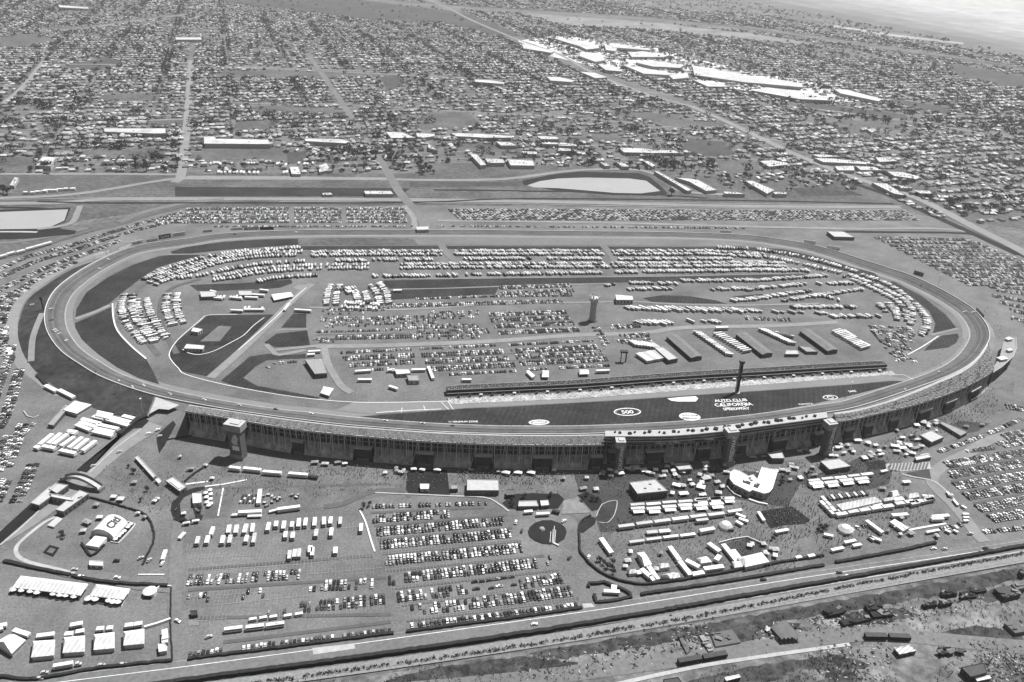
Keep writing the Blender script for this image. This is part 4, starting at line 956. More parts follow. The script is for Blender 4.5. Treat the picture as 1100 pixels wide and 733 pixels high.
# compound of white trucks left of centre
for q in [[(356, 329), (357, 318), (360, 307)], [(370, 314), (386, 312)], [(368, 329), (392, 331)], [(387, 315), (391, 328)], [(402, 306), (410, 316), (413, 328)], [(396, 330), (410, 331)]]: rv('hospitality compound', q, 1, True, sp=3.6, skew=.2)
rv('paddock row', [(232, 321), (262, 321)], .9, False); rv('paddock row', [(262, 333), (284, 333)], .7)
RVS.sort(key=lambda c: c[0] ** 2 + c[1] ** 2)
def rv_mb(k, c):
    L_, W, H = ((9.6, 2.6, 3.5), (7.4, 2.5, 3.1), (11.6, 2.6, 3.8))[k]
    b = MB().box(0, 0, .75, H, L_, W, c, taper=.985).box(0, 0, .4, .75, L_ * .8, W * .85, 'dark')
    for x in (L_ * .3, -L_ * .28): b.box(x, 0, 0, .9, .9, W * .98, 'black')
    if k == 1: b.box(L_ / 2 + .9, 0, .6, 1.9, 1.9, 2.1, c).box(L_ / 2 - .2, 0, H - .9, H, 1.2, W, c)
    g = MB()
    g.box(L_ * .03, 0, H * .55, H * .74, L_ * .97, W * 1.012, 'glass')
    v = MB().box(-L_ * .1, 0, H, H + .28, 1.1, .9, 'grey_lt')
    return b, g, v
RM_ = {}
def rv_meshes(k, c):
    if (k, c) not in RM_:
        b, g, v = rv_mb(k, c); RM_[k, c] = (b.mesh('motorhome_body'), g.mesh('motorhome_windows'), v.mesh('motorhome_vent'))
    return RM_[k, c]
RW = dict(white='white', white2='off-white', car_light='silver', silver='light grey', grey_lt='grey', car_dark='dark'); KR = ('motorhome', 'short camper van', 'long motorhome')
ords = {}; ind = RVS[:300]
byl = {}
for q in ind: byl.setdefault(q[5], []).append(q)
for lab, L_ in byl.items():
    pj = proj([(q[0], q[1], 0) for q in L_])
    order = np.argsort(pj[:, 0]); used = set()
    for o, i in enumerate(order):
        x, y, a, k, c, lb, s, z = L_[i]
        t = thing('motorhome', '%s %s, %s from left, %s' % (RW[c], KR[k], ordw(o + 1), lab), 'motorhome', (x, y, z), a, 'motorhomes camped inside the track')
        t.scale = (s, 1, 1)
        for nm, me in zip(('body', 'window_band', 'roof_vent'), rv_meshes(k, c)): link(nm, me, t)
rs = Soup()
for k in range(3):
    q = [c for c in RVS[300:] if c[3] == k]
    b, g, v = rv_mb(k, 'white'); tm = MB(); tm.v = list(b.v); tm.f = list(b.f); tm.m = ['BODY' if m == 'white' else m for m in b.m]; tm.add(g.v, g.f, 'glass'); tm.add(v.v, v.f, 'grey_lt')
    A = np.array([(c[0], c[1], c[7], c[2], c[6]) for c in q]); Sx = np.ones((len(q), 3)); Sx[:, 0] = A[:, 4]
    rs.add(tm, A[:, 0], A[:, 1], A[:, 2], A[:, 3], Sx, swap={'BODY': [c[4] for c in q]})
tag(rs.build('motorhomes'), 'hundreds of further white motorhomes camped in rows inside the track', 'motorhomes', kind='stuff')
print('CARS', nC, 'RVS', len(RVS))
# ================================================================== suburbs beyond the railway
U = R(108.8); ux, uy = math.cos(U), math.sin(U); vx, vy = math.cos(U - R(90)), math.sin(U - R(90))   # u runs away, v runs right
def uv(x, y): return x * ux + y * uy, x * vx + y * vy
# things no house may stand on (photo pixels)
ROADS = [([(194, 190), (199, 150), (202.5, 105), (205, 65), (208, 40)], 3.5), ([(458, 240), (410, 175), (380, 130), (350, 85), (332, 60)], 4), ([(1100, 271), (1016, 228), (940, 198), (880, 176), (800, 140), (742, 114), (640, 80), (560, 44), (455, -2)], 5), ([(240, 72), (320, 74), (400, 77)], 1), ([(0, 72), (60, 69), (200, 71), (400, 79), (560, 88), (700, 100), (900, 120), (1100, 150)], 1.0), ([(200, 109), (300, 112), (380, 113), (460, 118), (620, 127), (800, 146), (1100, 190)], 1.2), ([(0, 112), (12, 105), (26, 92), (44, 70)], 3), ([(45, 32), (90, 31), (128, 25), (200, 16)], 2), ([(395, 0), (480, 8), (560, 12.5), (680, 20), (820, 33), (1020, 62), (1100, 75)], 3)]
FIELDS = [(T(200, 90, [(270, 205), (460, 195), (480, 250), (240, 255)]), 'field'), (T(200, 90, [(80, 335), (530, 345), (545, 420), (80, 415)]), 'field'), (T(200, 90, [(540, 365), (640, 365), (650, 420), (545, 430)]), 'field_dk'), (T(200, 90, [(370, 118), (800, 130), (830, 160), (380, 165)]), 'field'), (T(400, 90, [(300, 150), (520, 155), (580, 220), (480, 245), (250, 245), (240, 225)]), 'field'), (T(400, 90, [(280, 425), (560, 425), (600, 445), (980, 440), (1000, 455), (700, 495), (350, 500), (320, 470)]), 'field'), (T(400, 90, [(480, 325), (760, 330), (820, 370), (500, 360)]), 'field'), (T(600, 90, [(350, 150), (640, 165), (700, 200), (880, 205), (900, 235), (700, 245), (480, 210)]), 'field'), (T(600, 90, [(690, 290), (880, 310), (940, 370), (900, 390), (720, 385), (660, 345)]), 'field_dk'), (T(600, 90, [(840, 400), (1060, 420), (1090, 480), (860, 480)]), 'field'), (T(600, 90, [(160, 270), (330, 275), (350, 310), (200, 310)]), 'field'), ([(112, 62), (132, 66), (112, 75), (60, 74)], 'field_dk'), (T(0, 90, [(560, 60), (770, 55), (880, 70), (780, 100), (500, 95)]), 'field'), (T(0, 90, [(800, 190), (980, 185), (975, 230), (800, 230)]), 'field'), (T(0, 90, [(440, 355), (870, 355), (880, 395), (720, 400), (440, 390)]), 'field'), (T(0, 90, [(-20, 395), (190, 395), (180, 440), (150, 480), (-20, 470)]), 'field'), (T(800, 90, [(280, 110), (380, 105), (560, 130), (860, 165), (880, 185), (700, 180), (400, 150)]), 'field_dk'), (T(800, 90, [(740, 75), (1000, 110), (1100, 130), (1100, 165), (900, 130)]), 'field_dk'), (T(800, 90, [(560, 220), (620, 215), (640, 245), (740, 280), (560, 280)]), 'field'), ([(410, 82), (428, 80), (434, 92), (415, 98)], 'field_dk'), (T(800, 90, [(250, 560), (500, 550), (640, 600), (300, 600)]), 'scrub'), ([(900, 128), (960, 133), (970, 140), (905, 134)], 'field'), ([(240, 76), (400, 78), (420, 82), (330, 84), (235, 82)], 'field'), ([(400, 2), (500, 14), (560, 38), (540, 41), (470, 24), (400, 22), (240, 3), (240, -6)], 'field_dk'), ([(560, 14), (700, 24), (820, 38), (900, 52), (720, 34), (600, 26)], 'field_pale'), ([(0, 40), (40, 36), (60, 44), (20, 52), (0, 52)], 'field'), ([(1020, 68), (1100, 82), (1100, 96), (1030, 84)], 'field_dk')]
for q, m in FIELDS: S('field', q, Z3, m)
# big roofs, traced
BIG = []
def big(lab, T_, h=9, cat='warehouse', name='warehouse', vents=5, roof='metal_roof', wall='wall_lt', pp=True):
    BIG.append(T_); block(name, lab, T_, h, wall, roof, cat, pp, None, vents, 'grey_dk')
big('long white-roofed warehouse left of the straight avenue', T(0, 90, [(555, 240), (885, 240), (888, 266), (835, 268), (560, 258)]), 9, vents=2)
big('white-roofed warehouse with a taller left end, right of the straight avenue', T(200, 90, [(95, 283), (150, 283), (160, 295), (440, 300), (452, 325), (95, 322)]), 10, vents=2)
big('narrow white warehouse right of the one with the taller end', T(200, 90, [(632, 294), (830, 297), (880, 312), (850, 320), (640, 308)]), 9)
big('white square-roofed hall at the far left edge above the dirt lot', T(0, 90, [(230, 390), (298, 395), (270, 442), (192, 440)]), 9)
big('small white hall at left edge beside the canal road', T(0, 90, [(80, 500), (100, 505), (75, 548), (52, 545)]), 6, 'hall', 'hall')
big('pale shed right of the row of parked trailers beyond the canal', T(200, 90, [(555, 445), (600, 445), (614, 485), (565, 485)]), 6, 'shed', 'shed')
big('low white shed right of the pale shed beyond the canal', T(200, 90, [(710, 440), (750, 425), (775, 462), (712, 475)]), 6, 'shed', 'shed')
big('white low depot lying between the two dirt tracks by the railway', T(200, 90, [(952, 575), (1097, 575), (1110, 592), (960, 592)]), 6, 'depot', 'depot')
big('thin pale roof in the dark strip beside the railway depot', T(200, 90, [(730, 587), (775, 585), (785, 595), (732, 596)]), 4, 'shed', 'shed')
for k, q in enumerate([[(72, 258), (160, 262), (235, 290), (100, 292)], [(235, 265), (335, 270), (330, 282), (275, 290), (240, 285)], [(415, 264), (560, 268), (750, 280), (748, 290), (600, 290), (450, 282)], [(660, 310), (740, 315), (775, 332), (690, 332)], [(880, 280), (990, 285), (1000, 298), (900, 298)], [(300, 320), (330, 345), (350, 358), (300, 345)], [(520, 375), (560, 380), (610, 435), (580, 438)], [(600, 400), (700, 405), (710, 425), (620, 425)], [(720, 405), (860, 412), (870, 440), (740, 438)], [(800, 362), (880, 365), (885, 378), (810, 376)], [(1000, 345), (1080, 350), (1090, 362), (1010, 360)], [(900, 312), (1040, 318), (1050, 326), (910, 324)]]):
    big('white commercial roof, %s from left in the estate beyond the curved avenue' % ordw(k + 1), T(400, 90, q), 8)
for k, q in enumerate([[(320, 342), (470, 348), (520, 355), (620, 358), (650, 372), (500, 372), (350, 368)], [(450, 412), (480, 415), (520, 440), (500, 445)], [(510, 468), (530, 468), (715, 570), (690, 575)], [(620, 502), (700, 508), (745, 515), (850, 570), (790, 575), (700, 525)], [(150, 398), (240, 400), (250, 412), (190, 412)], [(1000, 302), (1030, 308), (1070, 328), (1040, 328)], [(220, 420), (250, 425), (280, 440), (250, 442)], [(0, 345), (50, 350), (60, 362), (0, 360)], [(310, 420), (350, 425), (380, 445), (340, 445)], [(0, 320), (90, 322), (100, 335), (0, 332)], [(885, 578), (960, 582), (1000, 592), (890, 590)]]):
    big('pale industrial roof, %s traced from the basin in the middle distance' % ordw(k + 1), T(600, 90, q), 7)
for k, q in enumerate([[(80, 415), (150, 410), (230, 425), (230, 435), (130, 445)], [(480, 442), (580, 440), (590, 465), (500, 465)], [(370, 398), (480, 402), (650, 420), (655, 432), (420, 420)], [(590, 440), (700, 448), (740, 465), (620, 462)], [(760, 470), (850, 475), (940, 500), (920, 512), (800, 495)], [(0, 305), (30, 305), (75, 328), (50, 330)], [(700, 395), (780, 395), (820, 415), (720, 420)], [(360, 380), (430, 380), (520, 390), (400, 395)], [(680, 530), (760, 535), (860, 600), (800, 590)], [(0, 520), (40, 520), (160, 570), (120, 590)], [(150, 580), (225, 582), (225, 592), (160, 592)], [(820, 545), (880, 548), (900, 560), (840, 560)], [(1030, 595), (1090, 600), (1092, 610), (1040, 610)], [(620, 238), (650, 235), (655, 245), (630, 248)], [(655, 245), (690, 240), (705, 250), (680, 262)], [(900, 570), (990, 575), (1005, 590), (940, 588)]]):
    big('white factory roof, %s counted along the diagonal avenue at right' % ordw(k + 1), T(800, 90, q), 7)
WH = [[(558, 46), (578, 50), (598, 56), (594, 58), (560, 52)], [(590, 39), (618, 42), (640, 47), (648, 53), (632, 55), (622, 50), (600, 43)], [(622, 54), (648, 57), (652, 66), (640, 68), (620, 60)], [(648, 46), (664, 52), (662, 56), (650, 54)], [(650, 47), (672, 49), (700, 53), (703, 55), (655, 51)], [(672, 56), (690, 54), (722, 60), (716, 62), (676, 62)], [(690, 64), (740, 70), (734, 74), (700, 72), (680, 67)], [(640, 68), (660, 70), (672, 78), (650, 76)], [(664, 68), (700, 74), (728, 80), (724, 82), (690, 80)], [(716, 80), (740, 78), (742, 84), (722, 86)], [(735, 66), (745, 70), (800, 80), (873, 92), (872, 97), (800, 90), (738, 80)], [(892, 94), (908, 95), (952, 108), (948, 111), (900, 100)], [(820, 92), (880, 100), (900, 110), (860, 108), (800, 96)], [(507, 85), (528, 86), (545, 89), (543, 91), (508, 88)], [(585, 82), (600, 82), (620, 87), (616, 89), (590, 87)], [(620, 76), (640, 78), (655, 84), (640, 85)], [(740, 84), (765, 88), (788, 94), (760, 94)], [(186, 40), (218, 40), (219, 43), (187, 43)], [(60, 5), (98, 8), (96, 10), (62, 8)]]
for k, q in enumerate(WH):
    cx_, cy_ = sum(p[0] for p in q) / len(q), sum(p[1] for p in q) / len(q); big('distant white distribution warehouse, %s of the bright cluster at the far right' % ordw(k + 1), [(cx_ + (a - cx_) * .86, cy_ + (b - cy_) * .78) for a, b in q], 11, vents=0, pp=False, roof=('metal_roof', 'metal_roof', 'white2')[k % 3])
POLYS = [q for q, m in FIELDS] + BIG
def roadmask(px):
    bad = np.zeros(len(px), bool)
    for pts, w_ in ROADS:
        for a, b in zip(pts[:-1], pts[1:]):
            a = np.array(a, float); b = np.array(b, float); d = b - a; t = np.clip(((px - a) @ d) / (d @ d), 0, 1); c = px - (a + t[:, None] * d)
            dx = np.abs(c[:, 0]); dy = np.abs(c[:, 1]); bad |= (np.hypot(dx, dy * 1.3) < w_)
    return bad
URB = [(-200, 188), (190, 186), (200, 186), (345, 186), (440, 186), (470, 188), (560, 184), (600, 180), (650, 178), (720, 186), (760, 203), (900, 210), (930, 200), (1000, 232), (1060, 252), (1300, 330), (1300, 100), (1100, 62), (1020, 50), (900, 30), (800, 14), (700, 10), (600, -12), (400, -12), (200, -12), (-200, -12)]
rs2 = np.random.RandomState(5)
def valid(X, Y):
    px = proj(np.stack([X, Y, np.zeros_like(X)], 1)); ok = inpoly(px, URB) & (px[:, 0] > -60) & (px[:, 0] < 1160) & (px[:, 1] > -12)
    for q in POLYS: ok &= ~inpoly(px, q)
    ok &= ~roadmask(px)
    return ok, px
# density / kind field: smooth random blocks
def block_rand(u, v, su, sv, seed):
    return ((np.floor(u / su) * 73856093 + np.floor(v / sv) * 19349663 + seed * 83492791) % 1000003 * 7919 % 1009) / 1009.0
u0, u1, v0, v1 = 1150, 9200, -2600, 7000
us = np.arange(u0, u1, 23.0); HX = []; HS = []
for i, u_ in enumerate(us):
    v = np.arange(v0, v1, 12.6) + rs2.rand() * 5
    # streets running away every 200 m and side roads every 27*4
    v = v[(np.abs((v % 190) - 95) < 88)]
    if i % 9 == 8: continue
    uu = u_ + np.where(i % 2, 5.0, -5.0) + rs2.randn(len(v)) * 2.6
    HX.append(np.stack([uu, v + rs2.randn(len(v)) * 1.2, np.full(len(v), i)], 1))
H_ = np.concatenate(HX); X = H_[:, 0] * ux + H_[:, 1] * vx; Y = H_[:, 0] * uy + H_[:, 1] * vy
ok, px = valid(X, Y); dist = np.hypot(X, Y)
br = block_rand(H_[:, 0], H_[:, 1], 250, 380, 1); dens = np.where(br < .14, .08, np.where(br < .4, .42, .84)); dens = np.where(dist < 1900, dens * .62, dens)
dens = np.where(dist > 4300, dens * .8, dens)
ok &= (rs2.rand(len(X)) < dens) & (dist < 8600)
H_, X, Y, px, dist, br = H_[ok], X[ok], Y[ok], px[ok], dist[ok], br[ok]
print('HOUSES', len(X))
def house_mb(kind):
    W = ('wall_lt', 'wall_lt', 'grey_lt')[kind]; b = MB(); 
    if kind == 0: b.box(0, 0, 0, 3, 11.5, 8.5, 'wall_lt'); r = MB().gable(11.5, 8.5, 3.0, 5.6, 'ROOF', over=.6, ins=4)
    elif kind == 1: b.box(0, 0, 0, 3, 11, 8, 'wall_lt').box(3.2, -4.6, 0, 3, 4.5, 6, 'wall_lt'); r = MB().gable(11, 8, 3.0, 5.4, 'ROOF', over=.6, ins=0).box(3.2, -4.8, 3.0, 4.2, 5, 6.4, 'ROOF', taper=.3)
    else: b.box(0, 0, 0, 5.4, 10, 8.5, 'wall_lt'); r = MB().gable(10, 8.5, 5.4, 8.2, 'ROOF', over=.6, ins=4)
    g = MB()
    g.box(-3, -(4.3 if kind != 1 else 4.05), 1, 2.3, 3.4, .1, 'glass')
    return b, r, g
order = np.argsort(dist); ang = U - R(90)
RC = np.array(['roof_lt', 'roof_lt', 'roof_mid', 'roof_mid', 'roof_dk', 'roof_lt', 'wall_lt', 'white2'])
col = RC[rs2.randint(0, len(RC), len(X))]; kind = rs2.randint(0, 3, len(X)); flip = rs2.randint(0, 2, len(X)) * math.pi + np.where(br > .72, R(90), 0) + rs2.choice([0, 0, 0, 0, R(90)], len(X)) + rs2.randn(len(X)) * .05
HW = dict(roof_lt='pale grey', roof_mid='mid grey', roof_dk='dark', wall_lt='light', white2='white'); HK = ('hipped', 'gabled', 'two-storey hipped')
idx = order[:300]; rowsU = {}
for i in idx: rowsU.setdefault(int(H_[i, 2]), []).append(i)
HM = {}
for ri, (r_, L_) in enumerate(sorted(rowsU.items())):
    L_.sort(key=lambda i: px[i, 0])
    for o, i in enumerate(L_):
        k, c = int(kind[i]), str(col[i])
        if (k, c) not in HM:
            b, r, g = house_mb(k); r.m = [c] * len(r.m); HM[k, c] = (b.mesh('house_wall'), r.mesh('house_roof'), g.mesh('house_windows'))
        t = thing('house', '%s-roofed %s house, %s from left in the %s house row beyond the railway' % (HW[c], HK[k], ordw(o + 1), ordw(ri + 1)), 'house', (X[i], Y[i], .1), ang + flip[i], 'houses beyond the railway')
        for nm, me in zip(('wall', 'roof', 'window'), HM[k, c]): link(nm, me, t)
hs = Soup()
for k in range(3):
    b, r, g = house_mb(k)
    for near in (1, 0):
        j = [i for i in order[300:] if kind[i] == k and (dist[i] < 2600) == bool(near)]
        if not j: continue
        tm = MB(); tm.v = list(b.v); tm.f = list(b.f); tm.m = list(b.m); tm.add(r.v, r.f, 'ROOF')
        if near: tm.add(g.v, g.f, 'glass')
        hs.add(tm, X[j], Y[j], .1, ang + flip[j], np.where(dist[j] > 3200, .84, 1.0), swap={'ROOF': list(col[j])})
# small sheds, trailers and lorries scattered in the near industrial belt
n_ = 8000; uu = 1180 + rs2.rand(n_) ** 1.5 * 1500; vv = -1700 + rs2.rand(n_) * 4300
sx = uu * ux + vv * vx; sy = uu * uy + vv * vy; ok, sp_ = valid(sx, sy); bb = block_rand(uu, vv, 90, 120, 9); ok &= bb < .55
sx, sy = sx[ok], sy[ok]; k_ = len(sx); Sc = np.stack([rs2.uniform(3, 16, k_), rs2.uniform(2.5, 7, k_), rs2.uniform(2.2, 4.5, k_)], 1)
hs.add(MB().box(0, 0, 0, 1, 1, 1, 'BOX'), sx, sy, .1, ang + rs2.choice([0, R(90), R(70)], k_), Sc, swap={'BOX': list(rs2.choice(['white', 'white2', 'grey_lt', 'grey', 'roof_dk', 'car_dark'], k_))})
tag(hs.build('suburb'), 'dense sea of low houses and sheds stretching to the hazy distance', 'suburb', kind='stuff')
# local streets between the rows
mb = MB()
for i, u_ in enumerate(us):
    if i % 9 == 8 or i % 2 == 0 and i % 4 == 0:
        a = u_ + (0 if i % 9 == 8 else 13); 
        if a > 6500: continue
        x0, y0 = a * ux + v0 * vx, a * uy + v0 * vy; x1, y1 = a * ux + v1 * vx, a * uy + v1 * vy
        mb.ribbon([(x0, y0), (x1, y1)], 4.5, .16, 'road')
for v_ in np.arange(v0 - v0 % 380, v1, 380):
    mb.ribbon([(1250 * ux + v_ * vx, 1250 * uy + v_ * vy), (7500 * ux + v_ * vx, 7500 * uy + v_ * vy)], 4, .28, 'road')
# keep the street grid beyond the railway only
keep_v = []
ms = MB(); V = mb.v
for f in range(0, len(mb.f)):
    q = [V[i] for i in mb.f[f]]; (ax, ay, z), (bx, by, _) = [((q[0][0] + q[3][0]) / 2, (q[0][1] + q[3][1]) / 2, q[0][2]), ((q[1][0] + q[2][0]) / 2, (q[1][1] + q[2][1]) / 2, 0)]
    n_ = 150; tt = np.linspace(0, 1, n_); XX = ax + (bx - ax) * tt; YY = ay + (by - ay) * tt
    P = np.stack([XX, YY, np.zeros(n_)], 1); far = YY > 900; pj = proj(np.where(far[:, None], P, [0, 3000, 0])); g = far & inpoly(pj, URB)
    run = []
    for k in range(n_):
        if g[k]: run.append((XX[k], YY[k]))
        if (not g[k] or k == n_ - 1) and run:
            if len(run) > 1: ms.ribbon([run[0], run[-1]], 4.5, z, 'road')
            run = []
struct('suburban_streets', ms)
# ================================================================== trees
def leaf_clump(seed, n=60, r=1.0, m=None, flat_=.8, big_=1.0):
    q = random.Random(seed); b = MB()
    for _ in range(n):
        while True:
            p = Vector((q.uniform(-1, 1), q.uniform(-1, 1), q.uniform(-1, 1)))
            if .25 < p.length < 1: break
        p = Vector((p.x * (1 + .25 * math.sin(3 * p.z + seed)), p.y, p.z * flat_)) * r
        s = q.uniform(.16, .34) * r * big_; a = Vector((q.gauss(0, 1), q.gauss(0, 1), q.gauss(0, 1))).normalized(); c = a.orthogonal().normalized(); d = a.cross(c)
        b.add([p + c * s, p + d * s, p - c * s, p - d * s * .8], [(0, 1, 2, 3)], q.choice(m or ['leaf_dk', 'leaf', 'leaf_dk', 'leaf_lt']))
    return b
def tree_meshes(seed):
    q = random.Random(seed); t = MB().cyl(0, 0, 0, .5, .05, .035, 'bark', 6)
    for k in range(4):
        a = k * 1.6 + q.random(); t.add([(.03, 0, .3), (-.03, 0, .3), (math.cos(a) * .3, math.sin(a) * .3, .7), (0, .03, .36)], [(0, 1, 2), (1, 3, 2), (3, 0, 2)], 'bark')
    c = MB()
    for k in range(5):
        a = q.random() * 6.28; rr = q.uniform(.1, .28); cl = leaf_clump(seed * 10 + k, 34, q.uniform(.2, .3)); ox, oy, oz = math.cos(a) * rr, math.sin(a) * rr, q.uniform(.5, .8)
        c.add([(v[0] + ox, v[1] + oy, v[2] + oz) for v in cl.v], cl.f, 'leaf'); c.m[-len(cl.m):] = cl.m
    return t.mesh('tree_trunk'), c.mesh('tree_crown')
TREES = [tree_meshes(s) for s in (3, 8, 21, 34)]
far_t = []
for s in (1, 2, 5):
    b = leaf_clump(s, 20, .5, ['leaf_dk', 'leaf_dk', 'leaf'], 1.0, 1.5); far_t.append(MB().add([(v[0] * 1.15, v[1] * 1.15, v[2] + .5) for v in b.v], b.f, 'leaf')); far_t[-1].m = b.m
near_t = []
for s in (11, 12, 15):
    b = leaf_clump(s, 46, .5, ['leaf_dk', 'leaf_dk', 'leaf'], 1.0, .85); near_t.append(MB().add([(v[0] * 1.1, v[1] * 1.1, v[2] + .5) for v in b.v], b.f, 'leaf')); near_t[-1].m = b.m
# traced dark trees, then scattered ones
TR = []
def tr(T_, pts, h=13): TR.extend([(px_, py_, h) for px_, py_ in T(T_[0], T_[1], pts)])
tr((0, 90), [(455, 345), (530, 345), (532, 330), (600, 350), (615, 345), (640, 350), (665, 345), (952, 240), (940, 290), (930, 340), (945, 350), (945, 275), (245, 215), (265, 215), (290, 220), (330, 215), (360, 215), (400, 215), (430, 220), (460, 215), (575, 210), (590, 212), (610, 215), (210, 130), (230, 135), (250, 135), (275, 130), (205, 110), (90, 105), (65, 130), (120, 100), (30, 215), (50, 210), (100, 220), (820, 415), (850, 420), (870, 415), (835, 400), (940, 470), (950, 435), (785, 470), (660, 465), (730, 470), (880, 470), (20, 590), (40, 595), (220, 455), (255, 460), (395, 155), (420, 155), (380, 60), (420, 110), (455, 105), (480, 108), (720, 165), (760, 160), (1090, 115)])
tr((200, 90), [(40, 230), (65, 235), (20, 225), (135, 220), (130, 205), (250, 185), (262, 190), (385, 175), (430, 180), (450, 175), (470, 180), (520, 185), (545, 185), (630, 180), (645, 170), (680, 185), (575, 235), (470, 215), (345, 155), (70, 135), (95, 90), (120, 95), (160, 110), (855, 365), (880, 370), (870, 350), (895, 385), (800, 370), (1020, 290), (1015, 395), (950, 290), (895, 225), (920, 270), (960, 175), (1040, 190), (1095, 195), (1080, 370), (935, 370), (975, 355), (915, 395), (960, 400), (1000, 395)], 12)
tr((400, 90), [(40, 200), (100, 200), (190, 220), (20, 290), (85, 360), (90, 380), (20, 390), (160, 360), (210, 365), (160, 385), (175, 410), (100, 410), (130, 412), (265, 475), (270, 490), (310, 470), (150, 460), (635, 325), (790, 275), (840, 330), (885, 270), (575, 365), (625, 375), (480, 110), (510, 120), (530, 110), (600, 150), (640, 200), (680, 210), (700, 215), (720, 200), (735, 165), (780, 190), (810, 230), (960, 245), (1000, 260), (1060, 270), (1065, 390), (900, 335), (1000, 335), (320, 210), (290, 215)], 12)
tr((600, 90), [(55, 265), (75, 260), (90, 270), (205, 250), (255, 245), (400, 250), (390, 265), (425, 245), (720, 255), (820, 265), (605, 600), (1015, 460), (1020, 265), (500, 325), (520, 370), (480, 405), (500, 410), (540, 420), (560, 440), (580, 430), (600, 450), (620, 445), (570, 465), (640, 450), (660, 455), (710, 465), (600, 425), (545, 450), (615, 465), (650, 330), (625, 320), (590, 305), (660, 320), (320, 150), (615, 140), (640, 150), (680, 470), (65, 385), (100, 340), (320, 365), (795, 175), (180, 435), (160, 440), (380, 445), (300, 450), (70, 150), (150, 105), (285, 40), (440, 115), (530, 95), (760, 410), (800, 440), (815, 445)], 12)
tr((800, 90), [(375, 320), (440, 310), (20, 465), (930, 465), (790, 455), (1095, 670), (1060, 445), (205, 110), (235, 95), (320, 75), (355, 90), (620, 175), (690, 195), (760, 215), (150, 260), (90, 280), (700, 390), (880, 410), (240, 350), (980, 370), (1050, 350), (420, 195), (900, 330), (640, 150), (560, 190), (730, 100), (790, 120)], 11)
tr((880, 90), [(700, 655), (705, 640), (530, 465), (985, 360), (915, 425), (940, 680), (975, 690), (775, 710), (650, 515), (640, 490), (810, 380), (1030, 545), (620, 470), (760, 440), (905, 490), (735, 460), (1080, 440), (500, 280), (450, 200), (510, 210), (580, 240), (290, 190)], 11)
TX = [G(a, b) + (h * rnd.uniform(1.0, 1.6),) for a, b, h in TR]
n_ = 125000; uu = 1180 + rs2.rand(n_) ** 1.1 * 7000; vv = v0 + rs2.rand(n_) * (v1 - v0)
sel = rs2.rand(n_); vv = np.where(sel < .25, np.round(vv / 190) * 190 + np.where(rs2.rand(n_) < .5, 9, -9) + rs2.randn(n_) * 1.5, vv); uu = np.where((sel > .25) & (sel < .55), np.round((uu - 1150) / 46) * 46 + 1150 + 13 + rs2.randn(n_) * 8, uu)
tx = uu * ux + vv * vx; ty = uu * uy + vv * vy
px_ = proj(np.stack([tx, ty, 0 * tx], 1)); ok = (inpoly(px_, URB) | ((np.hypot(tx, ty) > 3800) & (rs2.rand(n_) < .22) & (ty > 2500) & ~inpoly(px_, [(690, -40), (690, -14), (800, 2), (900, 20), (1000, 40), (1060, 52), (1110, 64), (1300, 112), (1400, -40)]))) & (px_[:, 0] > -40) & (px_[:, 0] < 1140) & (px_[:, 1] > -10) & ~roadmask(px_)
for q, m in FIELDS: ok &= ~inpoly(px_, q) | (rs2.rand(n_) < .04)
for q in BIG: ok &= ~inpoly(px_, q)
br2 = block_rand(uu, vv, 160, 240, 4); ok &= rs2.rand(n_) < (.45 + .55 * br2)
tx, ty = tx[ok], ty[ok]; th = rs2.uniform(5, 10.5, len(tx)) * np.where(rs2.rand(len(tx)) < .1, 1.4, 1)
for a, b, c in zip(tx, ty, th): TX.append((a, b, c))
TX.sort(key=lambda t: t[0] ** 2 + t[1] ** 2)
print('TREES', len(TX))
tp = proj([(t[0], t[1], 0) for t in TX[:300]]); 
for band in range(10):
    ii = sorted(range(band * 30, band * 30 + 30), key=lambda i: tp[i, 0])
    for o, i in enumerate(ii):
        x, y, h = TX[i]; v = (i * 7) % 4
        t = thing('tree', '%s dark tree, %s from left in the %s belt of trees past the railway' % ('tall' if h > 13 else 'small' if h < 8 else 'round', ordw(o + 1), ordw(band + 1)), 'tree', (x, y, 0), i * 1.3, 'trees beyond the railway')
        t.scale = (h * 1.15, h * 1.15, h); link('trunk', TREES[v][0], t); link('crown', TREES[v][1], t)
ts = Soup(); A = np.array(TX[300:]); pick = rs2.randint(0, 3, len(A))
for k in range(3):
    for tm_, q in ((near_t[k], A[(pick == k) & (np.hypot(A[:, 0], A[:, 1]) < 2500)]), (far_t[k], A[(pick == k) & (np.hypot(A[:, 0], A[:, 1]) >= 2500)])): w_ = rs2.uniform(.9, 1.5, len(q)); ts.add(tm_, q[:, 0], q[:, 1], 0, rs2.rand(len(q)) * 6, np.stack([q[:, 2] * w_, q[:, 2] * w_, q[:, 2]], 1))
tag(ts.build('trees'), 'countless dark trees scattered between the distant houses', 'trees', kind='stuff')
# ================================================================== infield buildings, tower, pylon, pit row
t = None
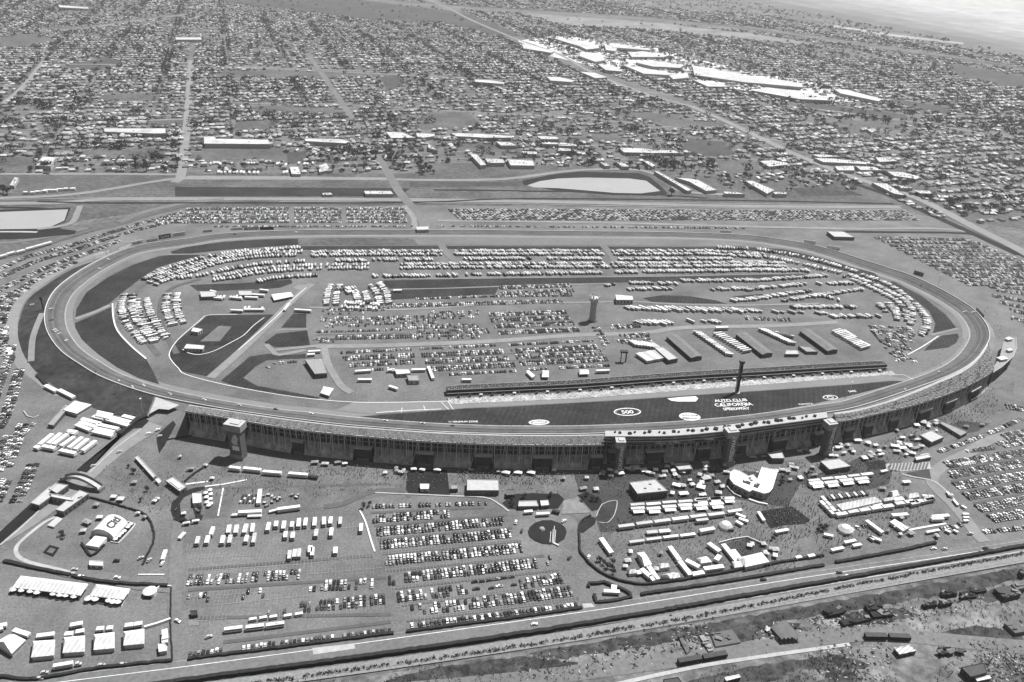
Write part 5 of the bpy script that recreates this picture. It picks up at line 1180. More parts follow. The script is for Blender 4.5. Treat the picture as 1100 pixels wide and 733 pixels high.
# pit suites: long two-storey building
FB = [(480, 425.3), (540, 422.3), (620, 418.6), (700, 412.5), (760, 408.3), (820, 405), (890, 400.5), (952, 397.2)]
pb = Gs(smooth(FB, 3), 0); bk = None
pbk = offs(pb, 9, False)
if pbk[5][1] < pb[5][1]: pbk = offs(pb, -9, False)
sgp = 1 if offs(pb, 9, False)[5][1] > pb[5][1] else -1
t = thing('pit_building', 'long low two-storey pit suite building with spectators on its roof beside pit lane', 'building')
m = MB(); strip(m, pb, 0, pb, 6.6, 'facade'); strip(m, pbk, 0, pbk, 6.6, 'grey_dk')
for e in (0, -1): a, b = pb[e], pbk[e]; m.add([(a[0], a[1], 0), (b[0], b[1], 0), (b[0], b[1], 6.6), (a[0], a[1], 6.6)], [(0, 1, 2, 3)], 'grey_dk')
part('wall', m, t)
m = MB(); strip(m, offs(pb, -sgp * .6, False), 6.65, offs(pbk, sgp * .6, False), 6.65, 'dark_plaza'); part('roof_deck', m, t)
part('parapet', MB().wallr(pbk, .4, 6.6, 7.7, 'grey_lt'), t); part('railing', MB().wallr(pb, .2, 6.6, 7.6, 'silver'), t)
part('balcony', MB().wallr(offs(pb, -sgp * 1.0, False), 2.0, 3.3, 3.7, 'grey'), t)
Pm, Lm = resamp(pb, 62); 
for j in range(1, 61):
    a = math.atan2(Pm[j][1] - Pm[j - 1][1], Pm[j][0] - Pm[j - 1][0]); q = Pm[j]
    part('garage_door', MB().box(q[0], q[1], .2, 2.9, Lm / 62 * .6, .5, 'black' if j % 3 else 'grey_lt', a), t)
K = Soup(); A_ = np.array(pb); crr = np.random.RandomState(8)
nn_ = 2600; s_ = crr.rand(nn_) * (len(pb) - 1.001); i_ = s_.astype(int); f_ = s_ - i_; tt_ = crr.rand(nn_) * .9 + .05
PX = A_[i_] * (1 - f_)[:, None] + A_[i_ + 1] * f_[:, None]; BX = np.array(pbk)[i_] * (1 - f_)[:, None] + np.array(pbk)[i_ + 1] * f_[:, None]; Q_ = PX * (1 - tt_)[:, None] + BX * tt_[:, None]
K.add(crowd_t, Q_[:, 0], Q_[:, 1], 6.7, crr.rand(nn_) * 6, swap={'cloth_md': crr.choice(['cloth_dk', 'cloth_dk', 'cloth_md', 'cloth_lt'], nn_)})
# people on the pit apron
nn_ = 900; s_ = crr.rand(nn_) * (len(pb) - 1.001); i_ = s_.astype(int); f_ = s_ - i_; Q_ = A_[i_] * (1 - f_)[:, None] + A_[i_ + 1] * f_[:, None]; d_ = crr.rand(nn_) ** 1.5 * 9 + 1
K.add(crowd_t, Q_[:, 0], Q_[:, 1] - d_, Z5 + .1, crr.rand(nn_) * 6, swap={'cloth_md': crr.choice(['cloth_dk', 'cloth_dk', 'cloth_md'], nn_)})
tag(K.build('crowd'), 'spectators and crews on the pit building roof and the pale pit apron', 'crowd', kind='stuff')
# pit carts / tool boxes with umbrellas
Pm, Lm = resamp(offs(pb, -sgp * 5.5, False), 44)
for j in range(1, 43):
    if j % 11 == 7: continue
    q = Pm[j]; tt = thing('pit_cart', 'dark canopied pit cart on the pale apron, %s from the left end' % ordw(j), 'pit cart', (q[0], q[1], Z6), .2, 'pit carts along the pit apron')
    part('cart', MB().box(0, 0, .1, 1.5, 2.4, 1.6, 'dark'), tt); part('canopy', MB().box(0, 0, 2.4, 2.6, 3.6, 3.0, 'black' if j % 3 else 'white2', taper=.7), tt)
    part('post', MB().box(0, 0, 1.5, 2.4, .12, .12, 'silver'), tt)
# garages
for k, q in enumerate([[(88, 98), (125, 90), (275, 205), (215, 222)], [(460, 85), (495, 78), (650, 188), (600, 203)], [(800, 68), (838, 62), (1005, 170), (945, 185)]]):
    P = Gs(T(700, 340, q), 7); a = [((P[0][0] + P[1][0]) / 2, (P[0][1] + P[1][1]) / 2), ((P[2][0] + P[3][0]) / 2, (P[2][1] + P[3][1]) / 2)]
    L_ = math.hypot(a[1][0] - a[0][0], a[1][1] - a[0][1]) * .96; an = math.atan2(a[1][1] - a[0][1], a[1][0] - a[0][0]); W = 15
    t = thing('garage', ('left', 'middle', 'right')[k] + ' one of the three long grey-roofed race garages in the infield', 'garage', ((a[0][0] + a[1][0]) / 2, (a[0][1] + a[1][1]) / 2, 0), an, 'race garages')
    part('wall', MB().box(0, 0, 0, 5.4, L_, W, 'grey_dk'), t); part('roof', MB().gable(L_, W, 5.45, 7.0, 'roof_mid', over=.8), t)
    for s in (-1, 1):
        for j in range(14): part('roller_door', MB().box((j + .5) / 14 * L_ - L_ / 2, s * (W / 2 + .05), 0, 4.2, L_ / 14 * .7, .2, 'black' if s < 0 else 'grey'), t)
# round water tower in the infield
x, y = G(636.5, 345); t = thing('water_tower', 'round grey water tower with ragged white top standing in the infield', 'tower', (x, y, 0))
part('shaft', MB().cyl(0, 0, 0, 27, 5.0, 4.2, 'wall_lt', 20), t); part('base', MB().cyl(0, 0, 0, 2, 6.4, 6, 'grey_dk', 20), t)
part('tank', MB().cyl(0, 0, 27, 29.5, 4.4, 6.4, 'grey_lt', 20).cyl(0, 0, 29.5, 34, 6.4, 6.0, 'wall_lt', 20).cyl(0, 0, 34, 35.5, 6, 2, 'white2', 20), t)
for k in range(10):
    a = k * .628; part('flag', MB().box(math.cos(a) * 6.2, math.sin(a) * 6.2, 30 + (k % 3), 36 + (k % 4), .3, 1.8, 'white', a), t)
# scoring pylon
x, y = G(791.2, 422); t = thing('scoring_pylon', 'tall dark scoring pylon rising from the front grass by pit lane', 'pylon', (x, y, 0), .1)
part('mast', MB().box(0, 0, 0, 40, 3.4, 3.4, 'car_dark'), t)
part('footing', MB().cyl(0, 0, 0, .9, 4, 4, 'concrete', 12), t)
for k in range(12): part('display_panel', MB().box(0, -1.78, 4 + k * 2.9, 6.4 + k * 2.9, 3.0, .16, 'dark' if k % 2 else 'black'), t)
part('pylon_head', MB().box(0, 0, 38.5, 41.5, 5.2, 4.4, 'dark', topm='grey_dk'), t)
# scaffold stage / mast by the front lots
for k, (q, lab) in enumerate([((672, 389), 'lattice camera crane left of the first race garage')]):
    x, y = G(*q); t = thing('camera_crane', lab, 'crane', (x, y, 0)); part('mast', MB().box(0, 0, 0, 14, 1.4, 1.4, 'dark'), t); part('platform', MB().box(-3, 0, 13, 15, 9, 5, 'dark'), t); part('mast', MB().box(-6, 0, 0, 13, 1, 1, 'dark'), t)
# haulers between the garages
def fan(lab, T_, starts, dv, cab=False, W=2.7, H=4.1, col='white2', base=Z4):
    for k, (x_, y_) in enumerate(starts):
        a, b = T(T_[0], T_[1], [(x_, y_), (x_ + dv[0], y_ + dv[1])]); trailer('white race hauler, %s from left in the %s' % (ordw(k + 1), lab), a, b, W, H, 'race_hauler', 'race haulers parked in the infield', cab and k % 2 == 0, False, (col, 'white', 'silver', 'grey_lt')[k % 4], 'hauler', base)
fan('fan left of the first garage', (600, 340), [(415 + k * 12, 212 - k * 2.2) for k in range(11)], (62, 42))
fan('upper pack left of the first garage', (600, 340), [(375 + k * 16, 140 + k * 2) for k in range(9)], (40, 26))
fan('pack between first and middle garage', (700, 340), [(222 + k * 13, 92 + k * 9) for k in range(14)], (44, 6))
fan('second pack between first and middle garage', (700, 340), [(330 + k * 14, 105 + k * 8.5) for k in range(12)], (46, -8))
fan('pack between middle and right garage', (700, 340), [(570 + k * 13, 78 + k * 6) for k in range(13)], (44, 4))
fan('short pack beside the right garage', (700, 340), [(660 + k * 15, 95 + k * 4) for k in range(5)], (40, 8))
fan('stack right of the right garage', (880, 340), [(68 + k * 12.5, 92 + k * 7.5) for k in range(13)], (44, -12))
for k, q in enumerate([[(130, 85), (195, 125)], [(210, 140), (270, 170)]]): trailer('white long hauler lying across the stack right of the garages, %s one' % ordw(k + 1), *T(880, 340, q), 2.8, 4, 'race_hauler', 'race haulers parked in the infield', cat='hauler')
trailer('white long hauler above the first pair of garages', *T(700, 340, [(340, 74), (408, 72)]), 4, 4.5, 'race_hauler', cat='hauler')
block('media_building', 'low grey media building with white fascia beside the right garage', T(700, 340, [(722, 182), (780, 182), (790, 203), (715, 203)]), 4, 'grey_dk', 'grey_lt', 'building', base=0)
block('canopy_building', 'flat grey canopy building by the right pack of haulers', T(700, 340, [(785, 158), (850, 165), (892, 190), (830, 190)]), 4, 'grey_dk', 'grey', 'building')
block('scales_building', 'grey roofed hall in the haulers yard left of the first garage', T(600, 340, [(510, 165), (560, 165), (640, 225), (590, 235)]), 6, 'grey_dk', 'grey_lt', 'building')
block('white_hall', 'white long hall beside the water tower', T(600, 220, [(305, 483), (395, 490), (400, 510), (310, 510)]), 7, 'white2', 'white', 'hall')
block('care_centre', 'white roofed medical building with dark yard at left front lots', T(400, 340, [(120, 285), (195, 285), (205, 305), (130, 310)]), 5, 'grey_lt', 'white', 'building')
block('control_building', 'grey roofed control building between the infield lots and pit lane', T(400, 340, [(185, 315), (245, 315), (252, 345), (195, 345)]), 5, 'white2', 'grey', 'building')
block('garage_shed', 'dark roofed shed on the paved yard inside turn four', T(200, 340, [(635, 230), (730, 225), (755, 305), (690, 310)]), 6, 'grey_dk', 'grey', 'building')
pavilion('tent', 'white pitched tent at the corner of the paved yard by pit entry', T(200, 340, [(735, 375), (790, 385), (765, 425), (718, 410)]), 4, 2.5)
for k, q in enumerate([[(1000, 150), (1095, 158), (1085, 175), (985, 172)], [(1035, 60), (1085, 70), (1060, 85), (1025, 80)]]):
    block('hospitality_unit', ('large', 'small')[k] + ' white hospitality unit on the dark lawn inside the left turn', [(px_, py_) for px_, py_ in T(0, 340, q)], 5, 'white2', 'white', 'building')
for k, (a, b) in enumerate([((905, 306), (990, 300)), ((650, 216), (690, 214)), ((655, 200), (720, 196)), ((920, 350), (995, 350)), ((80, 300), (120, 296)), ((210, 298), (285, 296)), ((480, 350), (530, 350)), ((90, 385), (135, 400)), ((300, 280), (325, 345)), ((830, 310), (860, 340)), ((105, 300), (190, 306))]):
    T_ = (200, 340) if k in (0, 1, 2, 3) else (400, 340)
    if k in (4, 5, 6, 7, 8, 9, 10): T_ = (400, 340)
    trailer('white support trailer at the near edge of the infield lots, %s noted' % ordw(k + 1), *T(T_[0], T_[1], [a, b]), 3.4, 3.6, group='support trailers near pit entry')
pavilion('tent', 'white pointed tent between infield lot and pit building', T(400, 340, [(905, 290), (945, 290), (945, 325), (908, 325)]), 4, 3)
pavilion('tent', 'larger white tent behind the pit building left of the crane', T(600, 340, [(110, 285), (160, 285), (165, 308), (112, 310)]), 4, 2)
trailer('white hauler parked behind the pit building near the crane', *T(600, 340, [(200, 305), (272, 302)]), 3, 4)
trailer('white articulated trailer behind the pit building left end', *T(400, 340, [(830, 305), (865, 335)]), 3, 4)
# paddock strip above the dark lawn
for k, q in enumerate([[(75, 465), (155, 465), (160, 492), (80, 495)], [(280, 462), (350, 462), (355, 485), (285, 485)]]): block('paddock_shed', ('left', 'right')[k] + ' of two grey roofed sheds below the curved camp rows', T(200, 220, q), 5, 'grey_dk', 'grey_lt', 'shed')
pavilion('marquee', 'long white marquee right of the two grey paddock sheds', T(200, 220, [(455, 480), (560, 468), (575, 490), (470, 512)]), 4, 2, 'tent')
for k, (a, b) in enumerate([((315, 505), (385, 508)), ((340, 490), (420, 495)), ((395, 465), (440, 470)), ((150, 508), (195, 512)), ((235, 505), (300, 512)), ((525, 575), (553, 540)), ((240, 575), (305, 578)), ((310, 572), (420, 572)), ((580, 572), (670, 578)), ((130, 430 + 40), (160, 478))]):
    trailer('white paddock trailer, %s noted along the strip below the curved camp' % ordw(k + 1), *T(200, 220, [a, b]), 3.2, 3.6, group='paddock trailers', z=Z6)
trailer('white caravan alone on the long dark lawn strip', *T(400, 220, [(112, 468), (158, 467)]), 3.4, 3.2, z=Z5)
# ------------------------------------------------------------------ lettering and marks painted on the grass
def gtext(s, px_, py_, size, dx=0, ang=.0, stretch=1.6, m='paint', z=Z6 + .12):
    x, y = G(px_, py_, z); root = None
    o = text_part(s, None, size, (x, y, z), Matrix.Rotation(ang, 4, 'Z'), m, 'painted_lettering', .01, stretch); o['kind'] = 'structure'; return o
def ring(name, px_, py_, rx, ry, wd, ang, m, z=Z6 + .1, fill=None):
    x, y = G(px_, py_, z); mb = MB(); N_ = 32; c, s = math.cos(ang), math.sin(ang)
    P = [[(x + (rx - d) * math.cos(k * 2 * math.pi / N_) * c - (ry - d) * math.sin(k * 2 * math.pi / N_) * s, y + (rx - d) * math.cos(k * 2 * math.pi / N_) * s + (ry - d) * math.sin(k * 2 * math.pi / N_) * c, z) for k in range(N_)] for d in (0, wd)]
    for k in range(N_): mb.add([P[0][k], P[0][(k + 1) % N_], P[1][(k + 1) % N_], P[1][k]], [(0, 1, 2, 3)], m)
    if fill: mb.add([(q[0], q[1], z - .01) for q in P[1]], [tuple(range(N_))], fill)
    struct(name, mb)
ring('painted_ring', 674, 442.5, 15, 8, 1.3, .15, 'paint'); gtext('500', 674, 442.8, 9, ang=.15, stretch=1.0); ring('painted_ring', 674, 442.5, 12.6, 6.2, .5, .15, 'paint_dim')
ring('painted_ring', 579, 453.8, 11.0, 5.2, 1.3, .12, 'wall_white', fill='paint_dim'); gtext('SPRINT', 579, 454, 4.2, ang=.12, stretch=1.0, m='wall_white')
gtext('11 MINIMUM ZONE', 497.5, 453.2, 3.6, ang=.1, stretch=1.2, m='wall_white')
ring('painted_oval', 741, 447.7, 11.5, 8, 1, .0, 'wall_white', fill='wall_white'); gtext('AUTO CLUB', 741, 446.3, 3.2, ang=0, stretch=1.2, m='dark', z=Z6 + .3); gtext('SPEEDWAY', 741, 449.5, 3.2, ang=0, stretch=1.2, m='dark', z=Z6 + .3)
S('pale_mark', [(749, 453.5), (756, 453), (784, 449.8), (785, 451.2), (760, 455.2), (738, 456.5), (733, 454)], Z6, 'wall_white')
gtext('AUTO CLUB', 785, 430.3, 6.8, ang=.14, stretch=1.1); gtext('CALIFORNIA', 788, 434.8, 7.6, ang=.14, stretch=1.1, m='wall_white'); gtext('SPEEDWAY', 791, 439.4, 6, ang=.14, stretch=1.1)
ring('painted_ring', 788, 434.8, 15, 7.5, .8, .14, 'paint')
gtext('TOYOTA', 865.5, 434.3, 4.2, ang=.2, stretch=1.0); ring('painted_ring', 892, 427, 9, 5, 1.1, .2, 'paint'); ring('painted_ring', 892, 427, 4, 3, 1, .2, 'paint')
gtext('SAFE', 915.5, 420.5, 4.5, ang=.2, stretch=1.2)
gtext('CALIFORNIA SPEEDWAY', 716, 457.3, 3.4, ang=.12, stretch=1.2, m='wall_white', z=1.3)
# ------------------------------------------------------------------ billboards on the far side
def billboard(lab, p0, p1, h0, h1, m_, txt=None, tm='dark'):
    a, b, L_, an = frame(p0, p1); t = thing('billboard', lab, 'billboard', ((a[0] + b[0]) / 2, (a[1] + b[1]) / 2, 0), an, None)
    part('panel', MB().box(0, 0, h0, h1, L_, .6, m_), t)
    for k in range(max(2, int(L_ / 7))): part('post', MB().box(-L_ / 2 + (k + .5) * L_ / max(2, int(L_ / 7)), .5, 0, h0 + 1, .4, .4, 'grey_dk'), t)
    if txt: text_part(txt, t, (h1 - h0) * .8, (0, -.4, (h0 + h1) / 2), Matrix.Rotation(R(90), 4, 'X'), tm)
for lab, T_, a, b, h0, h1, m_, tx_, tm in [
    ('blank white billboard outside turn three, leftmost of the row', (0, 220), (512, 298), (568, 278), 1, 8, 'white', None, 'dark'),
    ('narrow white board beside the leftmost billboard', (0, 220), (572, 274), (590, 268), 1, 7, 'white', None, 'dark'),
    ('long thin pale hoarding rising along the wall in turn three', (0, 220), (640, 248), (705, 224), 0, 4, 'wall_white', None, 'dark'),
    ('white billboard with large dark lettering in turn three', (0, 220), (705, 226), (770, 212), 1, 8, 'white', 'FedEx', 'grey_dk'),
    ('dark low hoarding right of the lettered white billboard', (0, 220), (785, 202), (842, 193), 0, 4, 'grey', 'SUNOCO', 'paint'),
    ('black billboard with pale lettering in turn three', (0, 220), (852, 187), (916, 176), 0, 7, 'dark', 'Sprint', 'paint'),
    ('white banner billboard right of the black one', (0, 220), (924, 176), (996, 165), 0, 7, 'white', 'SPEED', 'grey'),
    ('low dark hoarding at the backstretch start', (200, 220), (310, 136), (388, 133), 0, 4.5, 'grey', 'DODGE', 'paint'),
    ('black low hoarding after the backstretch start', (200, 220), (395, 136), (470, 134), 0, 5, 'dark', None, 'paint'),
    ('pale low hoarding before the backstretch', (200, 220), (90, 150), (140, 145), 0, 4, 'wall_lt', None, 'paint'),
    ('white low hoarding above the curved camp rows', (200, 220), (240, 138), (303, 134), 0, 4, 'white2', None, 'paint'),
    ('white billboard near the end of the backstretch', (600, 220), (865, 148), (925, 150), 0, 4, 'white', None, 'dark'),
    ('white block-like billboard outside turn one', (800, 220), (315, 205), (378, 213), 0, 6, 'white', None, 'dark'),
    ('white banner board right of the turn one billboard', (800, 220), (440, 236), (508, 246), 0, 6, 'white', None, 'dark'),
    ('dark screen beside the perimeter road outside turn one', (880, 220), (505, 370), (556, 386), 0, 6, 'car_dark', None, 'dark'),
    ('dark screen outside the far right of the track', (880, 220), (838, 570), (878, 612), 0, 6, 'car_dark', None, 'dark')]:
    billboard(lab, *T(T_[0], T_[1], [a, b]), h0, h1, m_, tx_, tm)
block('service_shed', 'grey roofed shed beyond the wall near turn one', T(800, 220, [(440, 143), (530, 145), (590, 175), (480, 172)]), 6, 'grey_dk', 'grey_lt', 'shed')
block('overpass_gate', 'pale gate building where the back avenue meets the track', T(400, 220, [(235, 118), (300, 116), (303, 134), (238, 136)]), 6, 'wall_lt', 'white2', 'gatehouse')
x, y = G(46.8, 333, 4); t = thing('light_tower', 'dark slender light tower on the grass bank of the left turn', 'light tower', (x, y, 0)); part('mast', MB().box(0, 0, 0, 22, 1.2, 1.2, 'black'), t); part('lamp_head', MB().box(0, 0, 17, 22, 3, 1.6, 'dark'), t)
for k, (px_, py_) in enumerate([(154, 444), (131, 424), (1007.5, 307), (976.5, 288), (208, 245), (300, 243), (580, 244), (912, 425)]):
    d0 = G(px_, py_); t = thing('lamp_post', 'thin grey lamp post beside the track, %s of eight' % ordw(k + 1), 'lamp post', (d0[0], d0[1], 0), 0, 'lamp posts around the track'); part('pole', MB().cyl(0, 0, 0, 18, .25, .15, 'silver', 6), t); part('lamp_head', MB().box(0, -.6, 17.6, 18.2, 1.6, 2, 'silver'), t)
# ------------------------------------------------------------------ race cars on the track and service vehicles
RCP = T(0, 220, [(533, 345), (580, 295), (275, 560), (275, 620), (293, 672), (303, 680), (318, 692), (158, 540), (172, 538)]) + T(0, 340, [(355, 130), (295, 75), (510, 300), (710, 380), (770, 372), (910, 418)]) + T(200, 220, [(260, 160), (588, 150)]) + T(200, 340, [(97, 448), (285, 478), (480, 500), (670, 523)]) + T(400, 340, [(70, 560), (270, 575), (430, 588)]) + T(880, 340, [(825, -20), (640, 300), (460, 395)]) + T(880, 220, [(545, 435), (780, 575)])
for k, (px_, py_) in enumerate(RCP):
    (x, y, z), nn = drape(px_, py_, .25); (x2, y2, z2), _ = drape(px_ + 3, py_, 0)
    j = min(range(len(OW)), key=lambda i: (OW[i][0] - x) ** 2 + (OW[i][1] - y) ** 2); a = math.atan2(OW[(j + 1) % n][1] - OW[j - 1][1], OW[(j + 1) % n][0] - OW[j - 1][0])
    c = ('white', 'white', 'silver', 'car_dark')[k % 4]; t = thing('race_car', '%s race car on the track, %s counted from the left bend' % (('white', 'white', 'silver', 'dark')[k % 4], ordw(k + 1)), 'race car', (x, y, z), a, 'race cars on the track')
    t.rotation_euler = (nn.to_track_quat('Z', 'Y').to_matrix() @ Matrix.Rotation(a, 3, 'Z')).to_euler() if nn.z < .9999 else (0, 0, a)
    part('body', MB().box(0, 0, .2, .75, 5.2, 2.0, c, taper=.94).box(-2.3, 0, .75, 1.15, .3, 1.9, c), t); part('cabin', MB().box(-.3, 0, .75, 1.35, 2.4, 1.6, 'glass', taper=.7, topm=c), t)
# ================================================================== the grounds in front of the stands
E = (0, 460); Fz = (0, 586); A1 = (180, 440); A2 = (180, 586); B1 = (380, 440); B2 = (380, 586); C1 = (560, 440); C2 = (560, 586); D1 = (720, 440); D2 = (720, 586); H1 = (880, 440); H2 = (880, 586)
def tt(T_, pts): return T(T_[0], T_[1], pts)
def hedge(lab, pts, w=2.0, h=2.2, k=2, m='leaf_dk', cat='hedge', name='hedge', closed=False):
    P = Gs(smooth(pts, k) if k > 1 else pts, 0); P2 = []
    for i in range(len(P) - 1):
        d = math.hypot(P[i + 1][0] - P[i][0], P[i + 1][1] - P[i][1]); c = max(1, int(d / 3))
        for j in range(c): P2.append(tuple(P[i][q] * (1 - j / c) + P[i + 1][q] * j / c + rnd.uniform(-.35, .35) for q in (0, 1)))
    P2.append(P[-1]); mb = MB().wallr(P2, w, 0, [h * rnd.uniform(.9, 1.08) for _ in P2], m, closed); return tag(link(name, mb.mesh(name)), lab, cat)
def fence(lab, pts, h=2.2, w=.35, m='white', name='fence', cat='fence'):
    P = Gs(pts, 0); return tag(link(name, MB().wallr(P, w, 0, h, m).mesh(name)), lab, cat)
def crowdspots(name, lab, n_, poly, mats=(), seed=1, z=Z4):
    pass
# long hedges by the highway
hedge('long dark hedge along the median between highway and rail line', [(-40, 768), (80, 751), (196, 733), (400, 706), (600, 676.5), (780, 645.5), (940, 617), (1100, 588)], 3.0, 3.2)
hedge('dark hedge edging the half-empty car park beside the highway', [(202, 709), (260, 702), (340, 692), (423, 681.5)], 2.4, 2.4)
hedge('dark hedge edging the crowded front car park beside the highway', [(436, 680), (500, 671.5), (560, 664), (625, 654)], 2.4, 2.4)
hedge('dark straight hedge between highway and vendor yards', tt(D2, [(-160, 270), (0, 246), (300, 200), (600, 150), (820, 112)]), 2.6, 2.6)
hedge('dark straight hedge before the right-hand loop road', tt(D2, [(885, 98), (1097, 58), (1250, 28), (1420, -8), (1660 - 0, -50)][:4]), 2.6, 2.6)
hedge('dark hedge round the bottom left corner of the tent field', tt(Fz, [(-60, 700), (60, 716), (150, 722), (230, 718), (500, 668), (700, 645), (925, 622)]), 2.2, 2.4)
hedge('short dark hedge rising at the right side of the tent field', tt(Fz, [(925, 622), (918, 520), (915, 400), (918, 230)]), .8, 1.8)
hedge('thick dark hedge beside the curved drive at left edge', tt(Fz, [(22, 90), (120, 112), (250, 138), (378, 164)]), 2.6, 2.2)
hedge('dark hedge behind the two big pavilions', tt(Fz, [(385, 165), (480, 188), (600, 205), (740, 214), (900, 222)]), 2.4, 2.4)
hedge('thin curved hedge round the arched tent lawn', tt(E, [(470, 372), (560, 395), (680, 430), (760, 455), (800, 490), (825, 560), (820, 620), (790, 680), (765, 735)]), 1.3, 1.8)
hedge('short curved hedge below the arched tent', tt(E, [(440, 620), (460, 655), (490, 690), (530, 660), (560, 630)]), 1.6, 2)
hedge('curved hedge beside the vendor yard and access road', tt(C1, [(310, 660), (312, 733), (316, 770), (335, 790)]) + tt(C2, [(350, 85), (420, 145), (520, 190), (640, 212), (740, 205), (1000, 165)]), 1.6, 2.2)
hedge('dark hedge along the near edge of the vendor yard', tt(D2, [(-60, 205), (60, 190), (320, 145), (460, 118), (620, 90), (820, 60)]), 2.0, 2.4)
hedge('dark hedge framing the triangular island by the highway', tt(C2, [(358, 228), (360, 212), (440, 204), (520, 232), (580, 262), (585, 285), (500, 300), (400, 314), (390, 268)]), 2.4, 2.4, 1)
hedge('dark hedge at the stand foot near the left stair tower', tt(A1, [(0, 165), (90, 150), (180, 132), (300, 108)]), 1.4, 1.4)
hedge('thin hedge line leading to the round white canopy', tt(A1, [(95, 390), (140, 350), (200, 312)]), 1.6, 1.8)
hedge('dark hedge around the dark leaf-shaped lawn', tt(C1, [(306, 655), (308, 630), (322, 600), (350, 580), (372, 570)]), 1.2, 1.6)
# planted beds as structure
S('planting_bed', tt(E, [(1000, 335), (960, 360), (920, 400), (910, 440), (930, 490), (970, 512), (1022, 505), (990, 482), (965, 445), (965, 400), (985, 370), (1040, 345), (1097, 325), (1097, 312), (1050, 318)]), Z4, 'grass_dk')
S('planting_bed', tt(A1, [(130, 520), (170, 560), (190, 570), (180, 590), (130, 600), (110, 590), (150, 580)]), Z4, 'grass_dk')
S('lawn', tt(C1, [(35, 655), (45, 630), (75, 605), (115, 593), (160, 593), (205, 607), (235, 632), (243, 660), (232, 692), (200, 712), (160, 722), (115, 718), (75, 704), (45, 682)]), Z5, 'grass_dk')
S('lawn', tt(C1, [(305, 655), (320, 602), (370, 572), (402, 582), (395, 612), (332, 660)]), Z5, 'grass_dk')
S('lawn', tt(C1, [(402, 570), (432, 510), (500, 488), (508, 505), (490, 580), (460, 603), (412, 598)]), Z5, 'berm')
rib('kerb', tt(C1, [(402, 572), (432, 508), (500, 486), (514, 500), (500, 560), (478, 592), (456, 606), (410, 602)]), .4, 'concrete', Z6, 2)
S('planting_bed', tt(C1, [(305, 460), (350, 440), (430, 482), (432, 528), (380, 542)]), Z5, 'grass_dk')
S('planting_bed', tt(B1, [(798, 500), (830, 470), (875, 452), (960, 448), (1097, 450), (1130, 480), (1097, 530), (900, 534), (825, 530)]), Z5, 'grass_dk')
S('court', tt(C1, [(225, 490), (300, 468), (372, 552), (215, 560)]), Z5, 'concrete_dk')
S('pit_square', tt(E, [(230, 665), (265, 625), (318, 640), (285, 688)]), Z5, 'canal'); S('pit_square_floor', tt(E, [(250, 662), (270, 640), (298, 648), (280, 672)]), Z6, 'grey_dk')
S('court', tt(H1, [(355, 290), (590, 280), (600, 318), (440, 332), (360, 318)]), Z5, 'concrete')
for k in range(12): rib('court_stripe', tt(H1, [(372 + k * 18, 330 - k * 1.0), (385 + k * 18, 288 - k * .5)]), .9, 'grey_dk', Z6, 1)
rib('path', tt(H1, [(440, 345), (500, 360), (590, 375), (640, 400), (680, 435), (715, 470), (740, 510)]), .9, 'concrete', Z6, 2)
rib('path', tt(H1, [(480, 645), (560, 630), (680, 610)]), 1.0, 'wall_white', Z6, 2)
rib('path', tt(B1, [(-900, 400), (-780, 385)]), 1, 'wall_white', Z6, 1)
rib('path', tt(A1, [(200, 412), (300, 400), (425, 376)]), .8, 'wall_white', Z6, 1)
rib('path', tt(A1, [(298, 420), (285, 490), (270, 570)]), .6, 'wall_white', Z6, 1)
rib('road_edge', tt(A1, [(1030, 540), (1060, 600), (1090, 700), (1110, 760)]), .7, 'paint', Z6, 2)
rib('road_dark_curve', tt(B1, [(-160, 520), (-60, 505), (40, 460), (130, 435), (270, 432)]), 3.2, 'road_dark', Z5, 3)
rib('kerb', tt(B1, [(115, 445), (300, 452), (520, 462), (700, 470), (770, 500), (830, 545)]), .8, 'concrete', Z6, 3)
rib('road_edge', tt(Fz, [(740, 155), (880, 155)]), .6, 'paint', Z6, 1)
# painted stalls
mb = MB()
def stalls(p0, p1, ln, sp=2.75):
    a, b = G(*p0, Z5), G(*p1, Z5); L_ = math.hypot(b[0] - a[0], b[1] - a[1]); an = math.atan2(b[1] - a[1], b[0] - a[0]); dx, dy = math.cos(an), math.sin(an)
    mb.ribbon([a, b], .14, Z5, 'paint_dim')
    for k in range(int(L_ / sp) + 1):
        x, y = a[0] + dx * k * sp, a[1] + dy * k * sp; mb.ribbon([(x + dy * ln, y - dx * ln), (x - dy * ln, y + dx * ln)], .09, Z5, 'paint_dim')
for q in [((201, 614), (327, 606), 5), ((327, 606), (402, 597), 5), ((201, 600), (327, 594), 5), ((201, 588), (300, 580), 5), ((205, 668), (245, 664), 5), ((300, 662), (420, 648), 5), ((240, 575), (400, 565), 5), ((230, 650), (330, 640), 5), ((205, 641), (290, 636), 5), ((330, 617), (410, 610), 5)]: stalls(*q)
for q in [((404, 578), (545, 566), 5), ((410, 595), (560, 581), 5), ((414, 612), (575, 597), 5), ((420, 632), (600, 611), 5), ((430, 650), (612, 628), 5), ((436, 666), (620, 645), 5)]: stalls(*q)
struct('parking_lines', mb)
